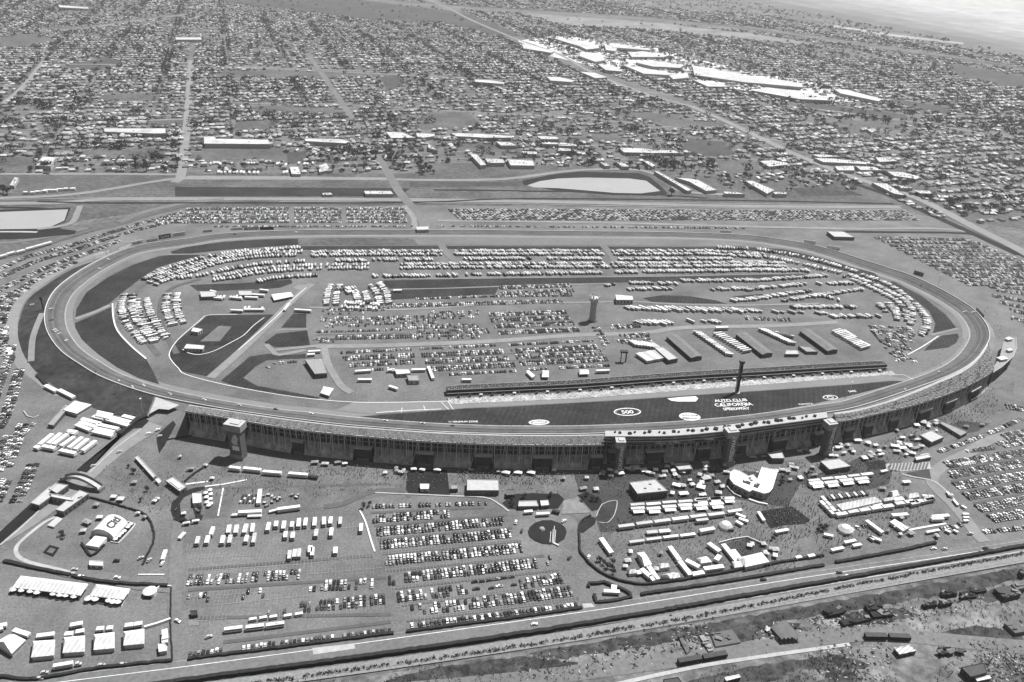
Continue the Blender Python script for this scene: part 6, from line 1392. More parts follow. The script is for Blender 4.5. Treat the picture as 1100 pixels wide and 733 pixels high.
# ------------------------------------------------------------------ gatehouses and arched footbridge by the drive
block('gate_building', 'long pale-roofed gate building beside the canal, left of the drive', tt(E, [(165, 402), (208, 414), (272, 368), (262, 345), (310, 296), (262, 318)]), 6, 'grey_dk', 'grey_lt', 'building', base=0)
block('gate_building', 'square pale roof joining the gate building near the footbridge', tt(E, [(262, 326), (300, 296), (365, 306), (305, 350)]), 6.5, 'grey_dk', 'grey_lt', 'building')
block('ticket_building', 'white parapet ticket building right of the drive below the footbridge', tt(E, [(298, 438), (338, 448), (475, 350), (430, 333)]), 6, 'grey_dk', 'grey_lt', 'building', vents=3)
block('covered_walk', 'white covered walkway crossing the drive between gate buildings', tt(E, [(266, 352), (276, 368), (380, 388), (386, 370)]), 6.8, 'grey', 'white2', 'walkway')
block('kiosk_slab', 'low pale rectangular platform below the ticket building', tt(E, [(253, 520), (288, 530), (336, 486), (305, 474)]), 2, 'grey', 'grey_lt', 'platform', parapet=False)
a, b = G(*tt(E, [(338, 285)])[0]), G(*tt(E, [(540, 335)])[0]); L_ = math.hypot(b[0] - a[0], b[1] - a[1]); an = math.atan2(b[1] - a[1], b[0] - a[0])
t = thing('footbridge', 'arched footbridge with lettered parapet spanning the canal drive', 'footbridge', ((a[0] + b[0]) / 2, (a[1] + b[1]) / 2, 0), an)
arc = [(L_ * (k / 16 - .5), 3 + 6.5 * math.sin(math.pi * k / 16)) for k in range(17)]
m = MB()
for (x0, z0), (x1, z1) in zip(arc[:-1], arc[1:]): m.add([(x0, -3, z0), (x1, -3, z1), (x1, 3, z1), (x0, 3, z0), (x0, -3, z0 - .8), (x1, -3, z1 - .8), (x1, 3, z1 - .8), (x0, 3, z0 - .8)], [(0, 1, 2, 3), (4, 7, 6, 5), (0, 4, 5, 1), (3, 2, 6, 7)], 'grey_lt')
part('deck', m, t); m = MB()
for (x0, z0), (x1, z1) in zip(arc[:-1], arc[1:]):
    for y in (-3.1, 3.1): m.add([(x0, y, z0 - .6), (x1, y, z1 - .6), (x1, y, z1 + 2.4), (x0, y, z0 + 2.4)], [(0, 1, 2, 3)], 'grey')
part('parapet', m, t)
for s in (-1, 1): part('abutment', MB().box(s * L_ / 2, 0, 0, 3.2, 4, 7, 'concrete_dk'), t)
for k, ch in enumerate('CALIFORNIA SPEEDWAY'):
    if ch == ' ': continue
    u_ = .09 + .82 * k / 18; x_ = L_ * (u_ - .5); z_ = 3.9 + 6.5 * math.sin(math.pi * u_); sl_ = math.atan(6.5 * math.pi / L_ * math.cos(math.pi * u_))
    text_part(ch, t, 2.3, (x_, -3.2, z_), Matrix.Rotation(-sl_, 4, 'Y') @ Matrix.Rotation(R(90), 4, 'X'), 'white', 'letter', .04)
# ------------------------------------------------------------------ arched hospitality tent
C4 = [G(px_, py_, 0) for px_, py_ in [(115, 560), (138, 566), (121.5, 582), (101, 576)]]   # far left, right, near right, near left
a = ((C4[0][0] + C4[1][0]) / 2, (C4[0][1] + C4[1][1]) / 2); b = ((C4[2][0] + C4[3][0]) / 2, (C4[2][1] + C4[3][1]) / 2)
L_ = math.hypot(b[0] - a[0], b[1] - a[1]); an = math.atan2(b[1] - a[1], b[0] - a[0]); W = math.hypot(C4[0][0] - C4[1][0], C4[0][1] - C4[1][1])
a = G(117, 562.5); 
t = thing('arched_tent', 'big white arched hospitality tent with dark lettering and fenced patio', 'tent', ((C4[0][0] + C4[2][0]) / 2, (C4[0][1] + C4[2][1]) / 2, 0), an)
m = MB(); N_ = 10; r_ = W / 2
for k in range(N_):
    a0, a1 = math.pi * k / N_, math.pi * (k + 1) / N_
    m.add([(-L_ / 2, -r_ * math.cos(a0), 9 * math.sin(a0) + 1), (L_ / 2, -r_ * math.cos(a0), 9 * math.sin(a0) + 1), (L_ / 2, -r_ * math.cos(a1), 9 * math.sin(a1) + 1), (-L_ / 2, -r_ * math.cos(a1), 9 * math.sin(a1) + 1)], [(0, 1, 2, 3)], 'white')
for s in (-1, 1): m.add([(s * L_ / 2, -r_ * math.cos(math.pi * k / N_), 9 * math.sin(math.pi * k / N_) + 1) for k in range(N_ + 1)], [tuple(range(N_ + 1))], 'white2')
part('canopy', m, t); part('side_wall', MB().box(0, 0, 0, 1.05, L_, W, 'white'), t)
part('annex', MB().box(L_ / 2 + 7, 0, 0, 3.6, 13, W * .5, 'white').box(L_ / 2 + 7, 0, 3.6, 4.6, 13, W * .5, 'white', taper=.5), t)
for k in range(7): part('window', MB().box((k - 3) * L_ / 8, r_ * .985, 1.2, 2.6, 1.3, .6, 'grey_dk').box((k - 3) * L_ / 8, -r_ * .985, 1.2, 2.6, 1.3, .6, 'grey_dk'), t)
text_part('Citi', t, 9, (-1, r_ * .42, 9.35), Matrix.Rotation(R(180), 4, 'Z') @ Matrix.Rotation(R(24), 4, 'X'), 'dark', 'lettering', .05, 1.0, .035)
fence('white low fence round the patio of the arched tent', [(137, 561.5), (145.5, 564), (141, 570), (127.5, 584.5), (119, 583)], 1.4, .5)
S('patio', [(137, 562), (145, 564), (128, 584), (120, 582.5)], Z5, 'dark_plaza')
# ------------------------------------------------------------------ umbrellas
UMB = None
def umbrella(lab, px_, py_, grp, s=1.0):
    global UMB
    x, y = G(px_, py_, Z5)
    if UMB is None: UMB = (MB().cyl(0, 0, 2.0, 3.1, 2.0, .12, 'white', 8).mesh('umbrella_canopy'), MB().cyl(0, 0, 0, 2.5, .07, .07, 'silver', 6).mesh('umbrella_pole'), MB().cyl(0, 0, .7, .8, .8, .8, 'white2', 8).mesh('umbrella_table'))
    t = thing('umbrella_table', lab, 'umbrella', (x, y, Z5), 0, grp); t.scale = (s, s, s)
    for nm, me in zip(('canopy', 'pole', 'tabletop'), UMB): link(nm, me, t)
for k, (x_, y_) in enumerate([(78, 242), (123, 245), (170, 250), (205, 257), (292, 264), (327, 270), (360, 272), (403, 278)]): umbrella('round white umbrella table, %s from left in front of the longer pavilion' % ordw(k + 1), *tt(Fz, [(x_, y_ + 6)])[0], 'umbrella tables by the pavilions', 1.5)
for k, (x_, y_) in enumerate([(475, 292), (500, 285), (515, 294), (587, 300), (610, 308), (637, 308)]): umbrella('round white umbrella table, %s from left in front of the shorter pavilion' % ordw(k + 1), *tt(Fz, [(x_, y_ + 6)])[0], 'umbrella tables by the pavilions', 1.4)
for k, (x_, y_) in enumerate([(205, 455), (228, 440), (232, 462), (210, 478), (230, 488), (212, 505), (232, 512), (222, 522)]): umbrella('white umbrella table, %s from the top in the cluster beside the small white pavilion' % ordw(k + 1), *tt(A1, [(x_, y_)])[0], 'umbrella tables in the left plaza', 1.1)
for k, (x_, y_) in enumerate([(540, 498), (585, 460), (620, 425), (655, 395), (740, 305), (705, 340)]):
    umbrella('small white umbrella on the arched tent patio, %s from the lower left' % ordw(k + 1), 80 + x_ / 12.2, 540 + y_ / 12.2, 'umbrellas on the tent patio', 1.0)
# ------------------------------------------------------------------ tents of the lower left field
def border(lab, T_, pts): fence(lab, tt(T_, pts), .5, .5, 'white', 'low_border', 'border')
pavilion('pavilion', 'longer of two big white pavilions in the lower left field', tt(Fz, [(110, 162), (472, 206), (430, 268), (66, 224)]), 5, 3.5, 'pavilion')
pavilion('pavilion', 'shorter of two big white pavilions in the lower left field', tt(Fz, [(515, 208), (697, 232), (660, 290), (480, 268)]), 5, 3.5, 'pavilion')
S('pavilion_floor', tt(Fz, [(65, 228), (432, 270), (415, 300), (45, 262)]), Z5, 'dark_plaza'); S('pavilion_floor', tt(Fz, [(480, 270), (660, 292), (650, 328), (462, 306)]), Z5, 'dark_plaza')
border('white border strip round the longer pavilion', Fz, [(66, 226), (45, 262), (240, 284)]); border('white border strip right of the longer pavilion entrance', Fz, [(262, 286), (415, 303), (472, 212)])
border('white border strip left of the shorter pavilion', Fz, [(480, 268), (460, 306), (540, 316)]); border('white border strip right of the shorter pavilion', Fz, [(570, 320), (650, 330), (697, 238)])
for lab, q in [('white peaked tent cut by the bottom left edge', [(-30, 520), (50, 476), (138, 506), (62, 580)]), ('white peaked tent, second from left in the bottom row', [(176, 512), (295, 505), (288, 588), (166, 600)]), ('white peaked tent, middle of the bottom row', [(340, 492), (455, 482), (452, 568), (335, 576)]), ('white peaked tent, second from right in the bottom row', [(502, 476), (613, 464), (613, 550), (500, 560)]), ('white peaked tent, rightmost of the bottom row', [(660, 462), (773, 446), (772, 526), (660, 536)])]:
    pavilion('tent', lab, tt(Fz, q), 4.5, 4.5, 'tent', False)
    for s_ in (0,):
        c = G(*tt(Fz, [((q[2][0] * .3 + q[3][0] * .7), (q[2][1] * .3 + q[3][1] * .7) + 4)])[0])
for k, (a, b) in enumerate([((78, 466), (118, 480)), ((120, 480), (160, 493)), ((200, 500), (245, 494)), ((248, 494), (295, 488)), ((350, 490), (395, 486)), ((410, 478), (455, 470)), ((520, 462), (560, 458)), ((575, 458), (608, 454)), ((672, 444), (715, 438)), ((720, 438), (765, 430)), ((380, 442), (446, 430)), ((0, 445), (40, 438)), ((-10, 465), (20, 455))]):
    trailer('white catering trailer, %s from left behind the bottom row of tents' % ordw(k + 1), *tt(Fz, [a, b]), 3.6, 3.2, 'catering_trailer', 'catering trailers behind the tents')
trailer('white articulated lorry with pale cab in the bottom left field', *tt(Fz, [(290, 665), (440, 640)]), 3, 4, 'lorry', cab=True)
trailer('white trailer standing upright left of the right-hand fence, tallest of its cluster', *tt(Fz, [(885, 470), (890, 520)]), 4, 4)
block('container_cluster', 'white squarish container group at the right end of the tent field', tt(Fz, [(848, 530), (880, 528), (895, 545), (892, 565), (852, 572)]), 3.5, 'white2', 'white', 'containers')
block('container_cluster', 'small white container beside the field fence below the trailer', tt(Fz, [(865, 492), (898, 490), (900, 520), (868, 524)]), 3, 'white2', 'white', 'containers')
fence('white fabric walkway slanting from the last tent to the fence', tt(Fz, [(775, 447), (850, 425), (915, 402)]), 2.4, 1.6, 'white', 'fabric_walkway', 'walkway')
fence('white panel fence from the small round tent to the corner', tt(Fz, [(835, 245), (860, 222), (918, 225)]), 2, .8)
x, y = G(*tt(Fz, [(806, 262)])[0]); t = thing('round_tent', 'small round white tent with dark opening beside the shorter pavilion', 'tent', (x, y, 0)); part('side_wall', MB().cyl(0, 0, 0, 3.6, 5, 5, 'white', 10), t); part('canopy', MB().cyl(0, 0, 3.6, 6.4, 5.4, .4, 'white', 10), t); part('doorway', MB().box(0, -5, .1, 3, 6, .5, 'black'), t)
block('white_shed', 'white flat shed with signs south of the arched tent', tt(E, [(478, 712), (552, 716), (550, 738), (480, 735)]), 3.5, 'white2', 'white', 'shed')
trailer('long white coach standing end-on right of the arched tent lawn', *tt(E, [(873, 718), (890, 668)]), 3, 3.4, 'coach', cat='coach'); trailer('white van driving past the curved planting bed', *tt(E, [(962, 602), (990, 570)]), 3, 2.6, 'van', cat='van')
block('small_pavilion', 'small white square pavilion inside the curved planting bed', tt(E, [(1032, 350), (1078, 350), (1078, 400), (1034, 404)]), 4.5, 'white2', 'white', 'pavilion', vents=0)
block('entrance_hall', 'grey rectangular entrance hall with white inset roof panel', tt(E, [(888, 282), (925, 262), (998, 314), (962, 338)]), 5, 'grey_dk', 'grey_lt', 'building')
S2 = tt(E, [(908, 284), (928, 272), (978, 312), (958, 324)]); P_ = Gs(S2, 5.5); tag(link('skylight', MB().prism(P_, 5.3, 5.7, 'white').mesh('skylight')), 'white inset panel on the entrance hall roof', 'skylight')
block('covered_walkway', 'narrow pale covered walkway slanting to the entrance hall', tt(E, [(722, 158), (738, 148), (835, 255), (822, 268)]), 3.5, 'grey_dk', 'grey_lt', 'walkway', base=0)
block('white_kiosk', 'little white kiosk between covered walkway and entrance hall', tt(E, [(832, 276), (848, 268), (864, 286), (850, 296)]), 3, 'white2', 'white', 'kiosk')
VT = [(E, 468, 512, 8, 5), (E, 535, 488, 5, 4), (E, 448, 560, 5, 4), (E, 610, 378, 5, 4), (E, 648, 390, 6, 5), (E, 518, 420, 5, 4), (E, 720, 300, 5, 4), (E, 830, 400, 4, 3), (E, 776, 486, 4, 3), (E, 1000, 520, 6, 2.5), (E, 1050, 508, 6, 2.5), (E, 985, 468, 4, 3), (E, 740, 466, 4, 2), (E, 845, 388, 4, 2), (A1, 68, 262, 3, 3), (A1, 205, 308, 4, 3), (A1, 240, 378, 4, 3), (A1, 125, 328, 6, 3), (A1, 790, 292, 7, 4), (A1, 845, 300, 7, 4), (A1, 918, 292, 8, 3.5), (A1, 950, 300, 5, 3), (B1, 168, 348, 4, 4), (B1, 448, 332, 7, 4), (B1, 815, 347, 8, 5), (B1, 880, 347, 8, 5), (B1, 950, 345, 8, 6), (B1, 775, 342, 4, 3), (B1, 630, 334, 4, 3), (B1, 620, 330, 3, 3), (C1, 435, 350, 5, 8), (C1, 350, 375, 4, 4), (C1, 225, 378, 4, 4), (C1, 332, 432, 7, 4), (C1, 400, 436, 5, 5), (C1, 510, 345, 5, 5), (C1, 610, 322, 9, 7), (C1, 655, 335, 7, 6), (C1, 570, 325, 7, 3), (C1, 780, 315, 5, 4), (C1, 985, 295, 7, 4), (C1, 990, 378, 9, 5), (C1, 830, 415, 8, 5), (C1, 868, 460, 9, 5), (C1, 1055, 455, 6, 5), (C1, 935, 478, 0, 0), (C1, 960, 425, 8, 6), (C1, 175, 335, 4, 3), (D1, 715, 220, 8, 7), (D1, 690, 232, 5, 4), (D1, 660, 320, 9, 4), (D1, 695, 375, 5, 5), (D1, 630, 330, 5, 4), (D1, 500, 262, 6, 3), (D1, 440, 265, 7, 3), (D1, 185, 295, 6, 3), (D1, 640, 385, 4, 3), (D1, 300, 345, 6, 3), (D1, 905, 212, 7, 3), (D1, 1000, 172, 8, 3), (D1, 1055, 185, 6, 4), (D1, 770, 360, 6, 3), (D1, 880, 300, 0, 0), (H1, 555, 75, 6, 8), (H1, 520, 92, 6, 5), (H1, 580, 85, 5, 5), (H1, 405, 205, 9, 5), (H1, 445, 215, 8, 5), (H1, 475, 198, 8, 5), (H1, 415, 232, 7, 4), (H1, 515, 215, 8, 4), (H1, 545, 205, 6, 4), (H1, 330, 250, 7, 3), (H1, 240, 268, 6, 6), (H1, 205, 175, 8, 4), (H1, 105, 212, 7, 3), (H1, 345, 340, 8, 3), (H1, 465, 398, 8, 4), (H1, 338, 432, 6, 4), (H1, 565, 255, 10, 4), (H1, 275, 262, 4, 4), (H1, 785, 100, 5, 3), (H1, 870, 90, 5, 3), (H1, 700, 468, 5, 3), (H1, 520, 170, 5, 3), (H1, 300, 200, 5, 4), (H1, 265, 190, 4, 5), (D1, 780, 45, 0, 0)]
vr = random.Random(44)
for T_, x0_, x1_, y0_, y1_, c_ in [(C1, 430, 1090, 330, 372, 14), (D1, 560, 760, 300, 350, 8), (H1, 20, 520, 195, 262, 26), (H1, 350, 640, 60, 200, 12), (D1, 0, 300, 300, 420, 12), (C1, 760, 1090, 330, 470, 12), (D2, 420, 640, 0, 70, 8), (B1, 120, 470, 322, 352, 7), (H1, 330, 760, 590, 690, 8), (C2, 520, 760, 40, 180, 8)]:
    VT += [(T_, vr.uniform(x0_, x1_), vr.uniform(y0_, y1_), vr.uniform(3, 6), vr.uniform(3, 5)) for _ in range(c_)]
VMM = {}
k_ = 0
order_ = sorted([v for v in VT if v[3]], key=lambda v: v[0][0] + v[1] / 4.986)
for k, (T_, x_, y_, w_, d_) in enumerate(order_):
    px_, py_ = tt(T_, [(x_, y_)])[0]; x, y = G(px_, py_, Z4)
    t = thing('vendor_tent', 'pale vendor canopy on the plaza, %s of all counting from the left' % ordw(k + 1), 'canopy', (x, y, Z4), rnd.uniform(-.4, .4), 'vendor canopies on the plaza')
    cm_ = vr.choice(['white', 'white', 'white2', 'grey_lt', 'silver', 'grey']); part('canopy', MB().box(0, 0, 2.5, 2.8, w_, d_, cm_).box(0, 0, 2.8, 3.9, w_, d_, cm_, taper=.12), t)
    for a, b in ((-1, -1), (1, -1), (1, 1), (-1, 1)): part('post', MB().box(a * w_ * .47, b * d_ * .47, 0, 2.5, .12, .12, 'silver'), t)
    part('counter', MB().box(0, 0, 0, 1.0, w_ * .7, d_ * .5, 'grey_dk'), t)
# ------------------------------------------------------------------ coaches, trailers on the left forecourt
def tlist(lab, cat, name, L_, grp, **kw):
    for k, (T_, a, b) in enumerate(L_): trailer('%s, %s from left %s' % (lab[0], ordw(k + 1), lab[1]), *tt(T_, [a, b]), name=name, group=grp, cat=cat, **kw)
tlist(('white display trailer', 'in the line below the left stand'), 'trailer', 'display_trailer', [(A1, (333, 325), (392, 332)), (A1, (408, 330), (503, 340)), (A1, (512, 348), (612, 356)), (A1, (650, 358), (752, 366))], 'trailers below the left stand', W=3.4, H=4.2)
trailer('dark tractor unit at the end of the trailer line below the left stand', *tt(A1, [(755, 366), (805, 374)]), 3, 3.2, 'tractor_unit', col='dark', cat='lorry')
tlist(('long white articulated trailer', 'by the carts on the left forecourt'), 'trailer', 'trailer', [(A1, (382, 568), (506, 562)), (A1, (590, 552), (712, 536))], 'long trailers on the forecourt', W=3.6, H=4.2)
tlist(('low white flatbed', 'beside the long trailers'), 'trailer', 'flatbed', [(A1, (430, 580), (505, 578)), (A1, (345, 574), (380, 572)), (A1, (545, 556), (590, 545))], 'flatbeds', W=2.6, H=2.2)
trailer('white trailer standing end-on among the dark carts', *tt(A1, [(488, 520), (498, 445)]), 3.6, 4)
for k in range(16):
    px_, py_ = tt(A1, [(392 + (k % 5) * 17 + (k // 5) * 6, 500 - (k // 5) * 16)])[0] if k < 15 else tt(A1, [(560, 470)])[0]; x, y = G(px_, py_, Z4)
    t = thing('golf_cart', 'dark roofed golf cart among those left of the end-on trailer, %s counted' % ordw(k + 1), 'golf cart', (x, y, Z4), 1.4, 'golf carts on the left forecourt'); part('body', MB().box(0, 0, .2, .9, 2.4, 1.2, 'white2' if k % 3 == 0 else 'car_dark'), t); part('roof', MB().box(0, 0, 1.8, 1.95, 2.3, 1.4, 'dark' if k % 3 else 'white'), t); part('post', MB().box(0, 0, .9, 1.8, .1, 1.1, 'dark'), t)
for k, (x_, y_) in enumerate([(540, 462), (575, 480), (590, 488), (520, 505), (530, 520), (560, 500), (600, 478), (668, 462), (700, 462), (690, 475), (510, 470)]):
    x, y = G(*tt(A1, [(x_, y_)])[0], Z4); t = thing('equipment_case', 'dark equipment stack right of the end-on trailer, %s counted' % ordw(k + 1), 'equipment', (x, y, Z4), k, 'equipment stacks on the forecourt'); part('case', MB().box(0, 0, 0, 1.6, 3.6, 2.2, 'dark' if k % 2 else 'grey_dk', taper=.9), t); part('cover', MB().box(0, 0, 1.6, 1.9, 3.0, 1.8, 'grey' if k % 3 else 'white2'), t)
# white box lorries / motor coaches in the half-empty lot
BL = [(A1, 240, 660, 10), (A1, 163, 710, 9), (A1, 215, 706, 9), (A1, 330, 650, 10), (A1, 297, 706, 9.5), (A1, 336, 704, 10), (A1, 370, 650, 10), (A1, 418, 647, 11), (A1, 457, 643, 11), (A1, 424, 701, 8), (A1, 465, 698, 12), (A1, 541, 636, 10), (A1, 583, 622, 7), (A1, 624, 628, 10), (A1, 668, 625, 7), (A1, 704, 615, 11), (A1, 740, 612, 10), (A1, 789, 610, 11), (A1, 633, 680, 7.5), (A1, 672, 683, 7.5), (A1, 797, 670, 9), (A1, 839, 606, 10), (A1, 874, 603, 9), (A1, 878, 665, 10), (A1, 926, 605, 9.5), (A1, 1037, 641, 10), (A2, 655, 60, 10), (A2, 682, 52, 9), (A2, 706, 50, 10), (A2, 777, 42, 10), (A2, 900, 36, 7.5), (A2, 765, 30, 8)]
BL.sort(key=lambda v: v[0][0] + v[1] / 4.986)
for k, (T_, x_, y_, ln) in enumerate(BL):
    px_, py_ = tt(T_, [(x_, y_ + 6)])[0]; x, y = G(px_, py_, Z4); w_ = rnd.uniform(2.9, 3.5)
    t = thing('coach_van', 'white boxy motor coach in the half-empty car park, %s from left' % ordw(k + 1), 'motor coach', (x, y, Z4), R(98) + rnd.uniform(-.04, .04), 'motor coaches in the half-empty lot')
    part('body', MB().box(0, 0, .9, 3.7, ln, w_, 'white' if k % 5 else 'white2').box(0, 0, .45, .9, ln * .9, w_ * .9, 'dark').box(ln * .3, 0, 3.7, 4.0, 1.2, 1, 'white2'), t); part('windscreen', MB().box(-ln / 2 - .03, 0, 1.6, 2.9, .1, w_ * .85, 'glass'), t)
    for s in (-.3, .32): part('wheels', MB().box(ln * s, 0, 0, 1.0, 1, w_ * .98, 'black'), t)
for k, (a, b) in enumerate([((305, 466), (404, 454)), ((420, 455), (520, 443)), ((528, 444), (628, 430))]):
    p, q = tt(A2, [a, b]); aa, bb, L_, an = frame(p, q, Z4); t = thing('coach', '%s of three long white coaches parked end to end in the half-empty lot' % ('left', 'middle', 'right')[k], 'coach', ((aa[0] + bb[0]) / 2, (aa[1] + bb[1]) / 2, Z4), an, 'coaches in the lower left lot')
    part('body', MB().box(0, 0, .8, 3.6, L_ * .97, 3.0, 'white').box(0, 0, .4, .8, L_ * .9, 2.6, 'dark').box(L_ * .1, 0, 3.6, 3.9, 3, 1.6, 'white2'), t); part('window_band', MB().box(0, -1.5, 2.0, 2.9, L_ * .9, .1, 'glass'), t)
    for s in (-.34, .3): part('wheels', MB().box(L_ * s, 0, 0, 1.0, 1, 2.9, 'black'), t)
for k, (x_, y_) in enumerate([(458, 402), (514, 394), (568, 389), (645, 383), (705, 374)]):
    p, q = tt(A2, [(x_ - 21, y_ + 6), (x_ + 21, y_ - 1)]); aa, bb, L_, an = frame(p, q, Z4); t = thing('minibus', 'white minibus, %s from left in the short row above the coaches' % ordw(k + 1), 'minibus', ((aa[0] + bb[0]) / 2, (aa[1] + bb[1]) / 2, Z4), an, 'minibuses above the coaches')
    part('body', MB().box(0, 0, .5, 2.5, L_, 2.4, 'white', taper=.95), t); part('window_band', MB().box(0, -1.2, 1.3, 2.0, L_ * .8, .1, 'glass'), t)
block('guard_hut', 'dark little guard hut on a pale pad in the half-empty lot', tt(A2, [(120, 352), (158, 350), (160, 372), (128, 378)]), 3, 'dark', 'dark', 'hut')
# ------------------------------------------------------------------ buildings of the right plaza
block('club_shop', 'white square booth on the dark lawn below the stands', tt(B1, [(355, 400), (404, 400), (402, 426), (357, 426)]), 4, 'white2', 'white', 'booth')
block('pavilion_hall', 'plain grey-roofed hall right of the dark lawn', tt(B1, [(608, 376), (775, 379), (778, 434), (606, 434)]), 6, 'grey_dk', 'grey_lt', 'building')
block('booth', 'small dark booth between dark lawn and grey hall', tt(B1, [(522, 405), (556, 405), (558, 425), (524, 427)]), 4, 'dark', 'grey', 'booth')
block('booth', 'dark booth above the planted bed right of the grey hall', tt(B1, [(818, 432), (860, 430), (862, 458), (815, 460)]), 4, 'dark', 'grey_dk', 'booth')
block('shed', 'grey roofed shed inside the planted bed above the round lawn', tt(B1, [(885, 492), (980, 490), (990, 518), (880, 520)]), 4, 'grey_dk', 'grey_lt', 'shed')
block('kiosk', 'white square kiosk beside the grey shed in the planted bed', tt(B1, [(1000, 490), (1040, 488), (1046, 512), (1004, 516)]), 4, 'grey_dk', 'white', 'kiosk')
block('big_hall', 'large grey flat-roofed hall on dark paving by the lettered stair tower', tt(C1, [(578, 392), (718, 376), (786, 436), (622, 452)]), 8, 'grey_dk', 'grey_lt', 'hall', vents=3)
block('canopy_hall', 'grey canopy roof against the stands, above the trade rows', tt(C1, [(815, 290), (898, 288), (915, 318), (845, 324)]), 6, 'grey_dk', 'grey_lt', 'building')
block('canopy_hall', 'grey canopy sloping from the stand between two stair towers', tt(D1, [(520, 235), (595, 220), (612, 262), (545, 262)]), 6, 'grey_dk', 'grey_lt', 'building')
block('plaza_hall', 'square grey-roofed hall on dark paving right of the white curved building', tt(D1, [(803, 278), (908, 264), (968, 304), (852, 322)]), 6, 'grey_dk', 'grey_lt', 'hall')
block('plaza_hall', 'small square grey-roofed hall beside the loop road', tt(H1, [(540, 138), (600, 114), (668, 148), (602, 176)]), 6, 'grey_dk', 'grey_lt', 'hall')
block('shed', 'grey long shed between small square hall and loop road', tt(H1, [(642, 72), (662, 66), (795, 122), (758, 142)]), 4, 'grey_dk', 'grey', 'shed')
block('shed', 'white-edged shed at the corner of the striped court', tt(H1, [(512, 255), (585, 240), (602, 255), (520, 272)]), 4, 'grey_dk', 'white2', 'shed')
# white curved building
t = block('club_building', 'white curved club building with two lobes, dark base and roof plant', tt(D1, [(322, 335), (345, 322), (372, 330), (420, 358), (445, 350), (468, 372), (492, 308), (578, 326), (548, 425), (530, 445), (505, 452), (440, 432), (425, 442), (385, 422), (340, 400), (318, 372)]), 7.5, 'grey', 'white', 'building', vents=6)
S('club_ring', tt(D1, [(300, 400), (325, 420), (380, 465), (440, 490), (520, 505), (580, 495), (605, 460), (625, 400), (610, 365), (580, 380), (560, 440), (510, 470), (440, 450), (380, 440), (330, 405)]), Z5, 'dark_plaza')
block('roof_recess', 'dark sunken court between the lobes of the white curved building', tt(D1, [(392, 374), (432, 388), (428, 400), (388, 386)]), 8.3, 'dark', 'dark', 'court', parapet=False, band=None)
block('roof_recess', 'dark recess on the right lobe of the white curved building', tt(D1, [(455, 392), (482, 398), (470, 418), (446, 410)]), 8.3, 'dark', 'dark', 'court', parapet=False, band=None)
fence('low curved white wall below the club building', tt(D1, [(302, 418), (340, 458), (378, 475)]), 2, 1.2, 'grey_lt'); fence('low white terrace wall in front of the club building', tt(D1, [(420, 488), (470, 505), (520, 515)]), 2, 1.5, 'white')
# trade rows
def rowtr(lab, T_, p0, p1, n_, W=3.2, H=4, gap=.06, awn=False, wob=0, col=None):
    for k in range(n_):
        a, b = k / n_ + gap / n_, (k + 1) / n_ - gap / n_; w_ = wob * rnd.uniform(-1, 1)
        q = [(p0[0] + (p1[0] - p0[0]) * s, p0[1] + (p1[1] - p0[1]) * s + w_) for s in (a, b)]
        trailer(('pale trade trailer, %s from left, %s' % (ordw(k + 1), lab)) if n_ > 1 else 'pale trade trailer, ' + lab, *tt(T_, q), W, H, 'trade_trailer', 'trade trailers on the plaza', awn=awn, col=col or rnd.choice(['white', 'white2', 'white2', 'silver', 'grey_lt']), cat='trailer')
rowtr('top trade row, rear line', C1, (578, 530), (1090, 490), 6, W=3.4, wob=2)
rowtr('top trade row, front line', C1, (580, 552), (1085, 517), 6, W=3.8, awn=True, wob=4)
rowtr('top trade row, right end', D1, (130, 500), (345, 490), 3, W=3.4, awn=True, wob=3)
rowtr('second trade row', C1, (512, 645), (1090, 570), 6, W=3.6, wob=2); rowtr('second trade row, right end', D1, (300, 566), (385, 553), 1)
rowtr('third trade row', C1, (572, 722), (935, 675), 4, W=3.0, H=3, wob=3, col=None)
rowtr('row left of the dark plaza lawn', D1, (150, 668), (240, 652), 1, W=4)
rowtr('short dark-shadowed row', C1, (665, 672), (800, 660), 2, W=4, H=3)
rowtr('row under the white dome', D1, (132, 612), (205, 604), 1)
rowtr('right trade row, rear line', D1, (732, 398), (1085, 360), 5, W=3.4, wob=2); rowtr('right trade row, front line', D1, (738, 418), (1060, 380), 4, W=4.4, awn=True, wob=3)
rowtr('slanted left side of the white-tent compound', H1, (8, 480), (82, 562), 3, W=3.4); rowtr('second slanted line of the white-tent compound', H1, (2, 505), (75, 580), 3, W=3.4)
rowtr('long front of the white-tent compound', H1, (85, 578), (395, 528), 5, W=4.2, wob=2); rowtr('second front line of the white-tent compound', H1, (92, 560), (335, 520), 4, W=3.4)
rowtr('right front of the white-tent compound', H1, (400, 522), (612, 494), 4, W=4.4, wob=3)
rowtr('inner pieces of the white-tent compound', H1, (390, 500), (450, 492), 1, W=5); rowtr('pair right of the long front', H1, (480, 520), (530, 510), 1, W=5)
rowtr('ring at the compound right end', H1, (545, 478), (610, 482), 2, W=3.2); rowtr('lower ring at the compound right end', H1, (548, 505), (616, 492), 1, W=3.4)
pavilion('marquee', 'long bright white marquee in the middle of the right compound', tt(H1, [(92, 508), (300, 470), (338, 492), (125, 540)]), 6, 4, 'tent', False)
pavilion('tent', 'white square tent right of the long marquee', tt(H1, [(458, 455), (520, 446), (540, 466), (480, 478)]), 4.5, 3, 'tent', False)
pavilion('tent', 'white square tent above the compound front', tt(H1, [(372, 440), (410, 432), (432, 460), (395, 470)]), 4.5, 3, 'tent', False); pavilion('tent', 'low pale tent left of the square ones in the right compound', tt(H1, [(335, 478), (395, 468), (410, 482), (350, 492)]), 4, 2, 'tent', False)
